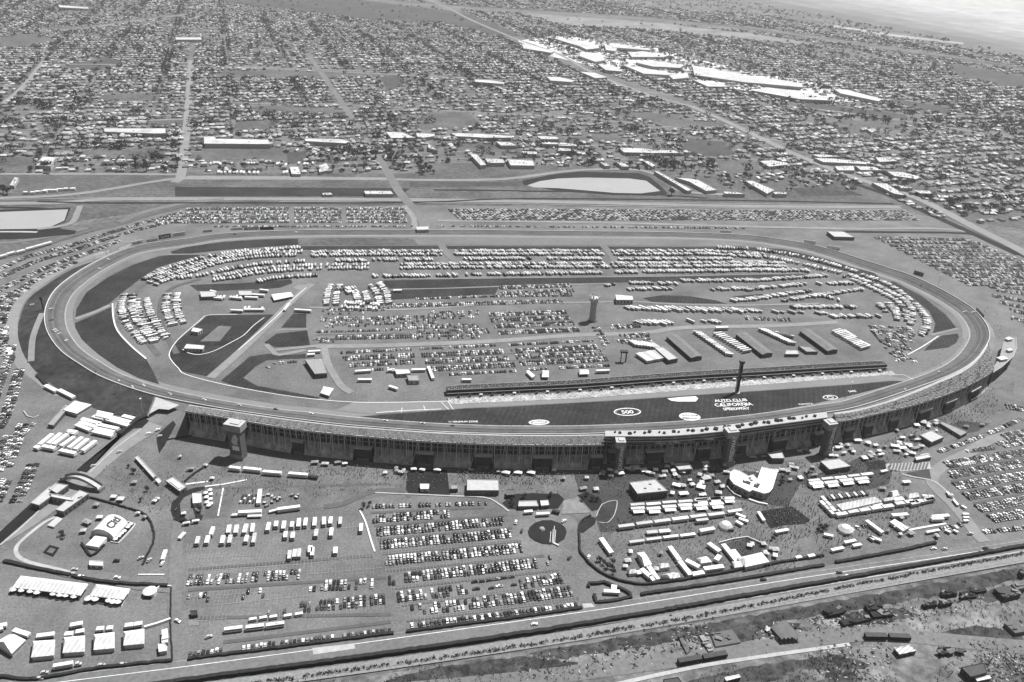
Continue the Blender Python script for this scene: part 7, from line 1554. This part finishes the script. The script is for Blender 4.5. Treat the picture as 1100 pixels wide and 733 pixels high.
for k in range(11): trailer('%s short trailer, %s from left in the comb behind the long marquee' % (('dark', 'silver')[k % 2], ordw(k + 1)), *tt(H1, [(42 + k * 20, 470 - k * 2.4), (60 + k * 20, 492 - k * 2.8)]), 2.4, 2.6, 'trade_trailer', 'comb of short trailers', col='silver' if k % 2 else 'car_dark')
tlist(('long trailer', 'on the open ground below the right compound'), 'trailer', 'trailer', [(H1, (248, 610), (335, 675)), (H1, (385, 582), (470, 576)), (H1, (392, 608), (468, 655)), (H1, (380, 616), (450, 665)), (H1, (595, 600), (660, 598)), (H1, (600, 590), (690, 582))], 'long trailers at the right', W=3.6, H=3.8)
x, y = G(*tt(D1, [(295, 632)])[0]); t = thing('dome_tent', 'white domed tent below the trade rows', 'tent', (x, y, 0), .1); part('canopy', MB().cyl(0, 0, 0, 2.6, 6.4, 6.0, 'white', 14).cyl(0, 0, 2.6, 5, 6.0, 3.5, 'white2', 14).cyl(0, 0, 5, 5.8, 3.5, .4, 'white', 14), t); part('doorway', MB().box(3, -5.4, 0, 3, 5, 2, 'grey_dk'), t)
x, y = G(*tt(H1, [(138, 652)])[0]); t = thing('dome_tent', 'white domed tent below the long marquee of the right compound', 'tent', (x, y, 0), .1); part('canopy', MB().cyl(0, 0, 0, 3, 7.2, 6.8, 'white', 12).cyl(0, 0, 3, 5.4, 6.8, 3.6, 'white2', 12).cyl(0, 0, 5.4, 6.4, 3.6, .4, 'white', 12), t); part('doorway', MB().box(-2, -6.8, 0, 3, 5, 1.2, 'grey_dk'), t)
pavilion('marquee', 'big white rectangular marquee at the near edge of the vendor yard', tt(D2, [(355, 68), (490, 36), (532, 88), (402, 116)]), 5, 3.5, 'tent', False)
pavilion('tent', 'small white tent attached left of the big marquee', tt(D2, [(330, 88), (375, 82), (392, 112), (345, 120)]), 4, 1.5, 'tent', False)
fence('white fence forming a wide angle round the yard behind the big marquee', tt(D1, [(258, 722), (340, 700), (412, 690), (520, 738)]), 2.2, .6)
S('fenced_yard', tt(D1, [(262, 724), (412, 692), (520, 740), (500, 770), (370, 790), (320, 790)]), Z4, 'dark_plaza')
# vendor yard below the trade rows
for k, (lab, q, h) in enumerate([('large white gabled hauler tent, left in the vendor yard', [(618, 40), (658, 34), (700, 100), (660, 112)], 5), ('small pale tent left of the gabled hauler tent', [(568, 132), (612, 126), (620, 148), (578, 152)], 3.5), ('white tent with dark side, middle of the vendor yard', [(730, 98), (785, 94), (798, 115), (745, 122)], 4), ('white peaked tent right of the angled vendor rows', [(938, 70), (990, 58), (1022, 88), (962, 96)], 4.5), ('low white tent near the hedge in the vendor yard', [(745, 160), (800, 148), (850, 155), (800, 178)], 4), ('white awning tent right of the low tent', [(800, 150), (845, 146), (850, 170), (812, 178)], 4)]):
    pavilion('tent', lab, tt(C2, q), h, 2.2, 'tent', False)
tlist(('white vendor trailer', 'in the slanted rows of the vendor yard'), 'trailer', 'vendor_trailer', [(C1, (425, 705), (482, 785)), (C2, (640, 142), (690, 185)), (C2, (672, 118), (728, 200)), (C2, (688, 178), (712, 205)), (C2, (792, 22), (845, 96)), (C2, (845, 100), (905, 175)), (C2, (880, 95), (950, 132)), (C2, (912, 172), (975, 160)), (C2, (975, 142), (1080, 128)), (C2, (1000, 4), (1060, 48)), (C2, (1078, 10), (1150, 100)), (C2, (1130, 40), (1170, 92)), (C2, (1060, 70), (1040, 95))], 'vendor trailers in the yard', W=4.2, H=3.8)
tlist(('pale small trailer', 'along the near hedge of the plaza'), 'trailer', 'small_trailer', [(D2, (860, 38), (925, 24)), (D2, (975, 14), (1020, 6)), (D2, (670, 78), (700, 72)), (D2, (735, 70), (770, 64)), (D1, (820, 680), (870, 690)), (D1, (930, 725), (990, 712)), (D1, (1060, 690), (1090, 710)), (H1, (260, 690), (330, 715)), (D1, (560, 668), (630, 655)), (D1, (350, 570), (400, 590)), (D1, (365, 595), (415, 612)), (D1, (350, 610), (385, 630)), (D1, (470, 560), (500, 608))], 'small trailers near the hedge', W=3, H=3)
tlist(('pale van', 'on the kerb of the curved path at right'), 'van', 'van', [(H1, (715, 492), (740, 522)), (H1, (760, 525), (785, 540)), (H1, (765, 570), (798, 570)), (H1, (768, 588), (798, 588)), (H1, (680, 450), (705, 475)), (H1, (670, 655), (700, 668)), (H1, (715, 655), (740, 668)), (H1, (570, 668), (640, 655)), (H1, (770, 606), (795, 604))], 'vans along the curved path', W=2.4, H=2.6)
tlist(('pale lorry', 'by the round lawn'), 'lorry', 'lorry', [(C1, (80, 572), (150, 568)), (C1, (15, 560), (60, 556))], 'lorries by the round lawn', W=3, H=3)
trailer('dark van parked above the round lawn', *tt(C1, [(165, 550), (205, 560)]), 3, 3, 'van', col='dark', cat='van')
# round-lawn sculpture and boulder
x, y = G(*tt(C1, [(165, 700)])[0]); t = thing('sculpture', 'pale lattice sculpture of leaning bars on the round dark lawn', 'sculpture', (x, y, Z6))
for k, (dx, dy) in enumerate([(-2, 8), (0, 10), (2, 8), (1, 12)]): part('bar', MB().add([(dx - .3, -4, 0), (dx + .3, -4, 0), (dx + 1.3, dy, 1.5 + k), (dx + .7, dy, 1.5 + k)], [(0, 1, 2, 3)], 'grey_lt').add([(dx - .3, -4, .5), (dx + .3, -4, .5), (dx + 1.3, dy, 2 + k), (dx + .7, dy, 2 + k)], [(0, 1, 2, 3)], 'white2'), t)
part('base', MB().box(3, -6, 0, .6, 6, 1.6, 'white2', -.6), t)
x, y = G(*tt(C1, [(110, 645)])[0]); t = thing('boulder', 'grey boulder left of the sculpture on the round lawn', 'boulder', (x, y, Z6)); part('rock', MB().cyl(0, 0, 0, 1.4, 3, 2.2, 'grey', 7).cyl(0, 0, 1.4, 2.1, 2.2, .8, 'grey', 7), t)
t = trailer('white lorry parked on the triangular island by the highway', *tt(C2, [(440, 258), (525, 262)]), 3.4, 3.2, 'lorry', cat='lorry'); trailer('white box trailer beside the lorry on the triangular island', *tt(C2, [(480, 235), (510, 240)]), 5, 3)
for k, (T_, x_, y_, c, an) in enumerate([(C2, 70, 425, 'car_white', .22), (D2, 498, 187, 'car_black', .2), (D2, 905, 148, 'car_dark', .2), (D2, 945, 168, 'car_white', .2), (H2, 612, 20, 'car_white', .22), (H2, 670, 22, 'car_light', .22), (H2, 890, 18, 'car_black', .2), (C2, 258, 68, 'car_dark', 1), (C2, 360, 66, 'car_white', 1.2), (Fz, 952, 408, 'car_white', -.4), (B1, 868, 606, 'car_white', 1.4), (B1, 900, 652, 'car_dark', 1.4), (C1, 228, 600, 'car_white', .8), (Fz, 870, 100, 'car_white', 1.5), (Fz, 800, 82, 'car_light', 1.2), (Fz, 432, 170, 'car_white', .2), (Fz, 400, 132, 'car_light', .2), (Fz, 628, 176, 'car_white', 0), (Fz, 545, 645, 'car_light', .1), (Fz, 660, 640, 'car_light', .1), (Fz, 215, 716, 'car_light', .1), (Fz, 755, 70, 'car_light', .7), (Fz, 625, 85, 'car_black', .2), (Fz, 240, 684, 'car_light', .2), (A2, 222, 492, 'car_light', .5), (H1, 808, 668, 'car_light', .2), (E, 500, 205, 'car_light', .8), (E, 640, 130, 'car_light', .8), (E, 795, 32, 'car_white', .8), (E, 845, 12, 'car_white', .8), (E, 855, 46, 'car_light', .8)]):
    x, y = G(*tt(T_, [(x_, y_)])[0], Z6); bm_, gm_ = car_meshes('suv', c); t = thing('car', '%s car standing or driving alone on the roads and aprons, %s noted' % (CW[c], ordw(k + 1)), 'car', (x, y, Z6 + .1), an, 'single cars on the roads'); link('body', bm_, t); link('windows', gm_, t)
# compound of haulers at left
rowc = [[(215, 105), (285, 48)], [(262, 100), (330, 44)], [(290, 104), (365, 48)], [(330, 112), (402, 62)], [(372, 122), (445, 65)], [(405, 130), (475, 74)], [(445, 138), (516, 84)], [(234, 112), (298, 124)], [(325, 134), (408, 152)], [(365, 30), (415, 38)]]
for k, (a, b) in enumerate(rowc): trailer('white hauler, %s from left in the slanted group beside the canal' % ordw(k + 1), *tt(E, [a, b]), 4.2, 4.2, 'hauler', 'haulers beside the canal')
for k, (a, b) in enumerate([((440, 562), (540, 588)), ((412, 592), (488, 622)), ((430, 578), (515, 606)), ((500, 628), (605, 652)), ((510, 612), (612, 634)), ((525, 592), (636, 616)), ((575, 564), (690, 598)), ((590, 552), (700, 580)), ((500, 548), (562, 562)), ((660, 545), (720, 560)), ((245, 382), (305, 412)), ((318, 406), (398, 446)), ((372, 632), (410, 640)), ((190, 710), (215, 718))]):
    trailer('white service trailer, %s noted in the yard below the grass bank' % ordw(k + 1), *T(0, 340, [a, b]), 4.6, 3.6, 'service_trailer', 'service trailers below the grass bank')
pavilion('marquee', 'large white marquee right at the foot of the grass bank', T(0, 340, [(400, 452), (490, 472), (410, 520), (338, 500)]), 5, 2, 'tent', False)
pavilion('marquee', 'second white marquee between bank and service trailers', T(0, 340, [(520, 502), (608, 520), (585, 550), (508, 532)]), 5, 2, 'tent', False)
block('long_shed', 'dark open shed left of the large marquee below the bank', T(0, 340, [(355, 470), (375, 478), (285, 585), (255, 580)]), 4, 'grey_dk', 'grey', 'shed')
fence('pale curved kerb wall in the bare ground at left', T(0, 340, [(128, 512), (150, 540), (180, 548), (210, 535)]), 1.5, 1.0, 'grey_lt'); hedge('dark planting strip at the foot of the grass bank', T(0, 340, [(200, 318), (235, 350), (250, 372)]), 4, 2.5)
hedge('dark planting along the yard edge beside the canal', T(0, 340, [(640, 640), (700, 590), (740, 560), (790, 540)]), 5, 3)
for k, (x_, y_) in enumerate([(25, 10), (28, 95), (35, 130), (58, 205), (68, 232), (50, 190)]):
    x, y = G(*T(0, 340, [(x_, y_)])[0], Z5); t = thing('container', 'container or kiosk along the left perimeter road, %s from the top' % ordw(k + 1), 'container', (x, y, Z5), 1.9, 'containers by the perimeter road'); part('body', MB().box(0, 0, 0, 3, 11, 4, 'white' if k % 2 else 'dark'), t); part('door', MB().box(5.55, 0, .1, 2.6, .1, 2.4, 'grey'), t)
for k, (x_, y_) in enumerate([(14, 283), (60, 268), (113, 257), (163, 241), (210, 228), (256, 215)]):
    trailer('white railway-side trailer, %s from left on the upper left track' % ordw(k + 1), *T(0, 220, [(x_ - 22, y_ + 7), (x_ + 22, y_ - 5)]), 4, 4, 'rail_wagon', 'white wagons at upper left', cat='wagon', z=Z6 + .3)
# trailers behind the railway
for k, (x_, y_) in enumerate([(135, 433), (150, 430), (185, 435), (245, 430), (320, 430), (335, 430), (352, 430), (368, 430), (490, 435), (503, 432), (515, 432), (535, 440), (605, 432), (635, 435), (650, 435), (680, 432), (175, 478), (190, 480), (210, 480), (235, 480), (260, 478), (272, 480), (295, 480), (310, 482), (340, 482), (365, 482), (385, 482), (525, 482), (540, 480)]):
    x, y = G(*T(200, 90, [(x_, y_)])[0]); t = thing('box_lorry', 'white box lorry in the two rows beyond the canal, %s counted row by row' % ordw(k + 1), 'lorry', (x, y, 0), 1.8 + rnd.uniform(-.1, .1), 'lorries in the yard beyond the canal'); part('body', MB().box(0, 0, .8, 4, 13, 4.5, 'white' if k % 3 else 'silver'), t); part('cab', MB().box(-8, 0, .5, 3, 2.6, 3, 'white2'), t)
for k, (x_, y_) in enumerate([(145, 592), (170, 592), (205, 588), (235, 585), (255, 580), (290, 580), (325, 575), (360, 572), (385, 572), (425, 418), (440, 418), (455, 418), (620, 418), (635, 418), (655, 418), (700, 420), (95, 372), (125, 372), (350, 460), (390, 470), (600, 465), (620, 468), (640, 465), (320, 462)]):
    x, y = G(*T(0, 90, [(x_, y_)])[0]); t = thing('tank_trailer', 'white trailer in the upper left industrial yards, %s counted from the canal' % ordw(k + 1), 'trailer', (x, y, 0), .2 + rnd.uniform(-.2, .2), 'trailers in the upper left yards'); part('body', MB().box(0, 0, .8, 4.5, 12, 6, 'white' if k % 3 else 'silver'), t); part('wheels', MB().box(3, 0, 0, .8, 3, 4, 'black'), t)
# ------------------------------------------------------------------ shrubs along the rail line
SHM = [leaf_clump(s, 40, 1.0, ['leaf_dk', 'leaf_dk', 'leaf'], .8).mesh('foliage') for s in (4, 9, 14)]
sp_ = Gs(smooth([(230, 741), (300, 731.5), (400, 717.5), (500, 704), (600, 688.5), (700, 671.5), (780, 657), (880, 637), (1000, 614), (1110, 594)], 4), 0); Q, Ls = resamp(sp_, 250)
for k, (x, y) in enumerate(Q):
    if rnd.random() < .12: continue
    t = thing('shrub', 'rounded dark shrub, %s from left in the line beside the rail track' % ordw(k + 1), 'shrub', (x + rnd.uniform(-.6, .6), y + rnd.uniform(-.8, .8), 1.1), rnd.random() * 6, 'shrubs beside the rail track')
    s = rnd.uniform(1.2, 1.9); t.scale = (s, s, s); link('foliage', SHM[k % 3], t)
TP = [(C1, 350, 465), (C1, 378, 492), (C1, 405, 492), (C1, 330, 490), (E, 690, 215), (E, 788, 340), (E, 755, 395), (E, 715, 245), (D1, 560, 690), (D1, 545, 700), (D1, 800, 640), (D1, 815, 650), (D1, 790, 655), (B1, 845, 500), (B1, 850, 520), (B1, 1055, 470), (C2, 425, 90), (C2, 440, 105), (C2, 460, 125), (C2, 485, 130), (C2, 490, 155), (C2, 415, 88), (C2, 490, 102), (D1, 605, 395), (D1, 600, 380), (D1, 590, 405), (H1, 35, 640), (C1, 15, 480), (A1, 1080, 520), (A1, 1050, 530), (H1, 500, 165), (D1, 735, 350), (D1, 760, 335), (E, 1075, 450), (E, 335, 575), (E, 345, 590)]
for k, (T_, x_, y_) in enumerate(TP):
    x, y = G(*tt(T_, [(x_, y_)])[0]); h = rnd.uniform(4.5, 7); t = thing('tree', 'small dark ornamental tree among the plaza plantings, %s noted' % ordw(k + 1), 'tree', (x, y, 0), k, 'ornamental trees on the plaza'); t.scale = (h, h, h); link('trunk', TREES[k % 4][0], t); link('crown', TREES[k % 4][1], t)
# ------------------------------------------------------------------ scrap yard, stacks, tracks at the lower right
def stack(lab, T_, pts, h, m='rust', cat='stack', name='steel_stack', slabs=3):
    P = Gs(tt(T_, pts), h); cx = sum(p[0] for p in P) / len(P); cy = sum(p[1] for p in P) / len(P); L_ = [(x - cx, y - cy) for x, y in P]
    t = thing(name, lab, cat, (cx, cy, 0))
    for k in range(slabs):
        f = rnd.uniform(.93, 1.0); o = rnd.uniform(-.4, .4); part('slab', MB().prism([(x * f + o, y * f + o) for x, y in L_], h * k / slabs + .02, h * (k + 1) / slabs - .06, m, m), t)
    xs = [p[0] for p in L_]; ys = [p[1] for p in L_]; c_ = 0
    while c_ < 14:
        x, y = rnd.uniform(min(xs), max(xs)), rnd.uniform(min(ys), max(ys)); c_ += 1
        if inpoly(np.array([[x, y]]), [(a * .85, b * .85) for a, b in L_])[0]: part('slab', MB().box(x, y, h - .02, h + rnd.uniform(.3, 1.4), rnd.uniform(1.5, 6), rnd.uniform(1, 3), rnd.choice([m, m, 'dark', 'grey_dk', 'steel']), rnd.uniform(-.4, 1)), t)
ST = [('dark rectangular slab stack with brushy edge, left of the striped shed', D2, [(212, 470), (330, 450), (380, 520), (240, 545)], 2, 'grey_dk'), ('dark cluster of plates right of the striped shed', D2, [(815, 345), (900, 318), (945, 345), (925, 360), (850, 375)], 4, 'rust'), ('dark long pile below the dark plates', D2, [(900, 400), (1060, 378), (1085, 392), (930, 428)], 3, 'rust'), ('dark scrap pile, upper one of the middle pair', H2, [(245, 315), (325, 305), (345, 325), (310, 345), (262, 345)], 4, 'rust'), ('dark scrap pile, lower one of the middle pair', H2, [(270, 355), (380, 345), (400, 372), (290, 385)], 3, 'rust'), ('flat dark stack, left of the upper line of three', H2, [(650, 240), (735, 232), (745, 258), (655, 266)], 4, 'rust'), ('long thin dark stack in the upper line', H2, [(748, 248), (890, 225), (902, 240), (770, 262)], 3, 'rust'), ('dark stack under the long thin one', H2, [(750, 268), (835, 255), (845, 272), (760, 282)], 3, 'rust'), ('dark stack left of the second line', H2, [(552, 308), (630, 292), (640, 312), (565, 325)], 4, 'rust'), ('dark stack right of the second line', H2, [(642, 296), (705, 288), (718, 305), (650, 318)], 4, 'rust'), ('big dark square stack near the right edge', H2, [(935, 230), (1020, 215), (1085, 262), (990, 285)], 5, 'dark'), ('dark stack cut by the right edge, above the scrub', H2, [(1030, 205), (1097, 190), (1110, 225), (1060, 235)], 5, 'grey_dk'), ('small dark stack at the right edge top', H2, [(1070, 128), (1100, 122), (1105, 150), (1085, 155)], 5, 'dark'), ('dark overgrown block at the right edge', H2, [(990, 415), (1097, 375), (1110, 460), (1050, 470)], 4, 'grey_dk'), ('dark thin stack above the tilted dark roof', H2, [(635, 570), (715, 562), (722, 575), (640, 584)], 3, 'rust'), ('thin dark strip of material above the dirt road right', H2, [(638, 544), (690, 541), (694, 550), (640, 552)], 2, 'rust'), ('small dark heap right of the thin stack', H2, [(735, 552), (765, 550), (770, 570), (740, 572)], 3, 'rust'), ('dark narrow bar stack, left end of the yard', D2, [(38, 478), (58, 474), (104, 570), (88, 582)], 2, 'grey_dk'), ('grey narrow bar stack beside the brushy stack', D2, [(155, 480), (180, 475), (235, 560), (208, 568)], 2, 'grey')]
for q in ST: stack(*q)
def railcar(lab, T_, p0, p1):
    aa, bb, L_, an = frame(*tt(T_, [p0, p1])); t = thing('rail_wagon', lab, 'wagon', ((aa[0] + bb[0]) / 2, (aa[1] + bb[1]) / 2, .3), an, 'dark rail wagons in the yard')
    part('body', MB().box(0, 0, 1.1, 4.2, L_ * .96, 4.2, 'rust', topm='dark').box(0, 0, .7, 1.1, L_ * .9, 2.6, 'black'), t)
    for s in (-.36, .36): part('bogie', MB().box(L_ * s, 0, 0, .8, 2.6, 2.4, 'black'), t)
railcar('dark wagon, left one of the left pair on the yard road', D2, (38, 640), (165, 618)); railcar('dark wagon, right one of the left pair on the yard road', D2, (170, 618), (300, 595))
railcar('dark wagon, left one of the right pair on the yard road', H2, (238, 500), (358, 502)); railcar('dark wagon, right one of the right pair on the yard road', H2, (366, 503), (484, 508))
# striped open shed
P = Gs(tt(D2, [(540, 432), (620, 396), (706, 488), (600, 498)]), 6); cx = sum(p[0] for p in P) / 4; cy = sum(p[1] for p in P) / 4
t = thing('open_shed', 'pale ridged open shed with several parallel vaults in the yard', 'shed', (cx, cy, 0)); c = [(x - cx, y - cy) for x, y in P]
for k in range(5):
    u0_, u1_ = k / 5, (k + 1) / 5; top = lambda u: (c[0][0] * (1 - u) + c[1][0] * u, c[0][1] * (1 - u) + c[1][1] * u); bot = lambda u: (c[3][0] * (1 - u) + c[2][0] * u, c[3][1] * (1 - u) + c[2][1] * u)
    a_, b_, m_, a2, b2, m2_ = top(u0_), top(u1_), top((u0_ + u1_) / 2), bot(u0_), bot(u1_), bot((u0_ + u1_) / 2)
    part('vault', MB().add([(*a_, 4.6), (*m_, 6.6), (*m2_, 6.6), (*a2, 4.6)], [(0, 1, 2, 3)], 'wall_lt').add([(*m_, 6.6), (*b_, 4.6), (*b2, 4.6), (*m2_, 6.6)], [(0, 1, 2, 3)], 'grey_lt'), t)
    for q in (a_, a2): part('post', MB().box(q[0] * .98, q[1] * .98, 0, 4.6, .5, .5, 'grey_dk'), t)
part('back_wall', MB().wallr([(x * .97, y * .97) for x, y in c[:2]], .3, 0, 4.5, 'dark'), t)
for k, q in enumerate([[(508, 432), (520, 428), (566, 495), (552, 500)], [(520, 445), (530, 440), (580, 500), (570, 504)]]): stack('pale bar stack left of the ridged shed, %s one' % ordw(k + 1), D2, q, 1.5, 'grey_lt')
block('yard_shed', 'white-edged shed at the bottom edge left of the scrub', tt(D2, [(290, 710), (370, 694), (378, 706), (300, 726)]), 4, 'dark', 'white', 'shed')
block('yard_shed', 'striped pale roof on dark supports below the right wagons', tt(H2, [(400, 552), (490, 535), (520, 565), (430, 585)]), 4, 'dark', 'stripe_roof', 'shed')
block('yard_shed', 'large dark tilted roof near the bottom right corner', tt(H2, [(760, 655), (880, 630), (900, 680), (810, 705)]), 6, 'dark', 'dark', 'shed'); block('yard_shed', 'white low slab in front of the large dark roof', tt(H2, [(835, 712), (915, 698), (920, 712), (845, 728)]), 3, 'grey_dk', 'white', 'shed')
block('yard_shed', 'dark roofs cut by the bottom edge under the dirt road', tt(C2, [(760, 720), (840, 708), (860, 735), (770, 745)]), 4, 'dark', 'dark', 'shed')
# loose scrap, as countless debris
DS = Soup(); dr = np.random.RandomState(12)
for poly, cnt in [([(560, 704), (700, 684), (860, 656), (1000, 632), (1130, 605), (1130, 625), (1010, 648), (860, 668), (700, 700)], 900), ([(380, 742), (470, 716), (620, 708), (640, 722), (600, 740)], 350), ([(200, 755), (420, 725), (560, 706), (500, 735)], 200), ([(700, 742), (780, 722), (900, 703), (960, 730), (900, 745)], 500), ([(860, 660), (1100, 640), (1100, 690), (960, 680), (880, 678)], 350), ([(1000, 700), (1100, 690), (1100, 740), (1000, 740)], 250)]:
    P = Gs(poly, 0); xs = [p[0] for p in P]; ys = [p[1] for p in P]; q = np.stack([dr.uniform(min(xs), max(xs), cnt * 3), dr.uniform(min(ys), max(ys), cnt * 3)], 1); q = q[inpoly(q, P)][:cnt]; k = len(q); q += np.sin(q[:, ::-1] * .09) * 6
    DS.add(leaf_clump(17, 9, 1.0, ['leaf_dk', 'leaf', 'leaf_lt']), q[:, 0], q[:, 1], .5, dr.rand(k) * 6, dr.uniform(.5, 1.8, k))
for T_, poly, cnt in [(D2, [(450, 400), (760, 380), (1097, 340), (1097, 430), (700, 470), (430, 520)], 110), (H2, [(0, 380), (500, 330), (900, 270), (900, 330), (300, 440), (0, 450)], 170), (H2, [(0, 540), (380, 540), (380, 733), (0, 733)], 130), (H2, [(820, 580), (1097, 590), (1097, 733), (900, 733)], 150), (D2, [(0, 440), (200, 420), (200, 560), (0, 600)], 90), (C2, [(0, 590), (700, 500), (700, 640), (0, 733)], 120)]:
    P = Gs(tt(T_, poly), 0); xs = [p[0] for p in P]; ys = [p[1] for p in P]; q = np.stack([dr.uniform(min(xs), max(xs), cnt * 2), dr.uniform(min(ys), max(ys), cnt * 2)], 1); q = q[inpoly(q, P)][:cnt]; k = len(q)
    DS.add(MB().box(0, 0, 0, 1, 1, 1, 'BOX', taper=.7), q[:, 0], q[:, 1], Z3, dr.rand(k) * 3, np.stack([dr.uniform(.6, 4, k), dr.uniform(.3, 1.2, k), dr.uniform(.2, .9, k)], 1), swap={'BOX': list(dr.choice(['rust', 'grey_lt', 'grey', 'dark', 'concrete', 'leaf_dk', 'leaf_dk'], k))})
    q = q[: k // 2]; k = len(q); far_s = leaf_clump(4, 12, 1.0); DS.add(far_s, q[:, 1] * 0 + q[:, 0] + dr.randn(k) * 8, q[:, 1] + dr.randn(k) * 8, .8, dr.rand(k) * 6, dr.uniform(.6, 2.2, k))
tag(DS.build('scrap'), 'scattered scrap, stones and scrub over the yard beyond the rail line', 'scrap', kind='stuff')
# ================================================================== people on the plaza
def person_mesh(pose, top, bot):
    me = bpy.data.meshes.new('skel'); s = .12 if pose else .0
    V = [(0, 0, .95), (0, 0, 1.2), (0, 0, 1.42), (0, 0, 1.55), (0, .02, 1.70), (.10, 0, .90), (.11, s * 1.6, .50), (.11, s * 1.2, .06), (.11, s * 1.2 + .14, .03), (-.10, 0, .90), (-.11, -s * 1.2, .50), (-.11, -s * 2, .08), (-.11, -s * 2 + .14, .03), (.20, 0, 1.38), (.26, -s, 1.12), (.25, s * .4, .86), (-.20, 0, 1.38), (-.26, s, 1.12), (-.25, s * 1.4, .88)]
    Eg = [(0, 1), (1, 2), (2, 3), (3, 4), (0, 5), (5, 6), (6, 7), (7, 8), (0, 9), (9, 10), (10, 11), (11, 12), (2, 13), (13, 14), (14, 15), (2, 16), (16, 17), (17, 18)]
    rad = [.15, .14, .15, .06, .11, .10, .075, .05, .045, .10, .075, .05, .045, .07, .05, .04, .07, .05, .04]
    me.from_pydata(V, Eg, []); o = bpy.data.objects.new('skel', me); COL.objects.link(o); md = o.modifiers.new('skin', 'SKIN')
    if not me.skin_vertices:
        return None
    for i, r in enumerate(rad): me.skin_vertices[0].data[i].radius = (r, r)
    me.skin_vertices[0].data[0].use_root = True
    bpy.context.view_layer.update(); out = bpy.data.meshes.new_from_object(o.evaluated_get(bpy.context.evaluated_depsgraph_get())); bpy.data.objects.remove(o)
    out.materials.clear()
    for m in ('skin', 'hair', top, bot): out.materials.append(MT[m])
    for p in out.polygons:
        z = sum(out.vertices[i].co.z for i in p.vertices) / len(p.vertices); x = abs(sum(out.vertices[i].co.x for i in p.vertices) / len(p.vertices))
        p.material_index = 1 if z > 1.74 else 0 if z > 1.5 or (x > .2 and z < 1.15) else 2 if z > .93 else 3 if z > .12 else 1
    return out
TOPS = [('cloth_lt', 'cloth_dk', 'pale top and dark trousers'), ('cloth_dk', 'cloth_md', 'dark top and grey trousers'), ('white', 'cloth_md', 'white top and grey trousers'), ('cloth_md', 'cloth_dk', 'grey top and dark trousers')]
PM = [(person_mesh(p, a, b), d, p) for p in (0, 1) for a, b, d in TOPS]
AREAS = [([(200, 500), (400, 505), (610, 510), (600, 530), (430, 525), (300, 540), (210, 530)], 330), ([(600, 508), (900, 495), (960, 470), (1060, 430), (1080, 440), (960, 500), (850, 530), (700, 540), (640, 530)], 1500), ([(640, 560), (800, 540), (860, 545), (860, 610), (700, 625), (640, 600)], 700), ([(860, 500), (960, 500), (1000, 560), (880, 600)], 500), ([(110, 500), (200, 510), (190, 560), (120, 545)], 90), ([(480, 500), (600, 505), (600, 522), (500, 520)], 300), ([(950, 440), (1060, 410), (1080, 430), (1000, 470)], 160), ([(820, 535), (870, 530), (890, 570), (840, 590)], 160), ([(960, 400), (1090, 300), (1095, 340), (1070, 420)], 60), ([(330, 500), (440, 500), (440, 515), (330, 512)], 120)]
pr = np.random.RandomState(21); SP = []
for poly, cnt in AREAS:
    P = Gs(poly, Z5); cnt = int(cnt * 1.5); xs = [p[0] for p in P]; ys = [p[1] for p in P]; q = np.stack([pr.uniform(min(xs), max(xs), cnt * 3), pr.uniform(min(ys), max(ys), cnt * 3)], 1); q = q[inpoly(q, P)][:cnt]
    SP += [tuple(v) for v in q]
SP.sort(key=lambda v: v[0] ** 2 + v[1] ** 2)
pp = proj([(x, y, 0) for x, y in SP[:300]]); ordr = np.argsort(pp[:, 0])
cnts = {}
for i in ordr:
    x, y = SP[i]; me, d, ps = PM[pr.randint(0, 8)]; key = (d, ps); cnts[key] = cnts.get(key, 0) + 1
    o = link('person', me); o.location = (x, y, Z5 + .02); o.rotation_euler = (0, 0, pr.rand() * 6.28)
    tag(o, 'person %s in %s on the plaza, %s such from left' % ('striding' if ps else 'standing', d, ordw(cnts[key])), 'person', 'people on the plaza')
PSo = Soup(); q = np.array(SP[300:]); PSo.add(MB().box(0, 0, 0, .85, .36, .3, 'cloth_dk', taper=1.2).box(0, 0, .85, 1.5, .5, .34, 'cloth_md', taper=.9).box(0, 0, 1.52, 1.78, .22, .24, 'hair'), q[:, 0], q[:, 1], Z5, pr.rand(len(q)) * 6, swap={'cloth_md': list(pr.choice(['cloth_lt', 'cloth_dk', 'cloth_dk', 'cloth_md', 'white'], len(q)))})
tag(PSo.build('crowd'), 'crowd of small figures strolling over the plaza between stands and trade rows', 'crowd', kind='stuff')
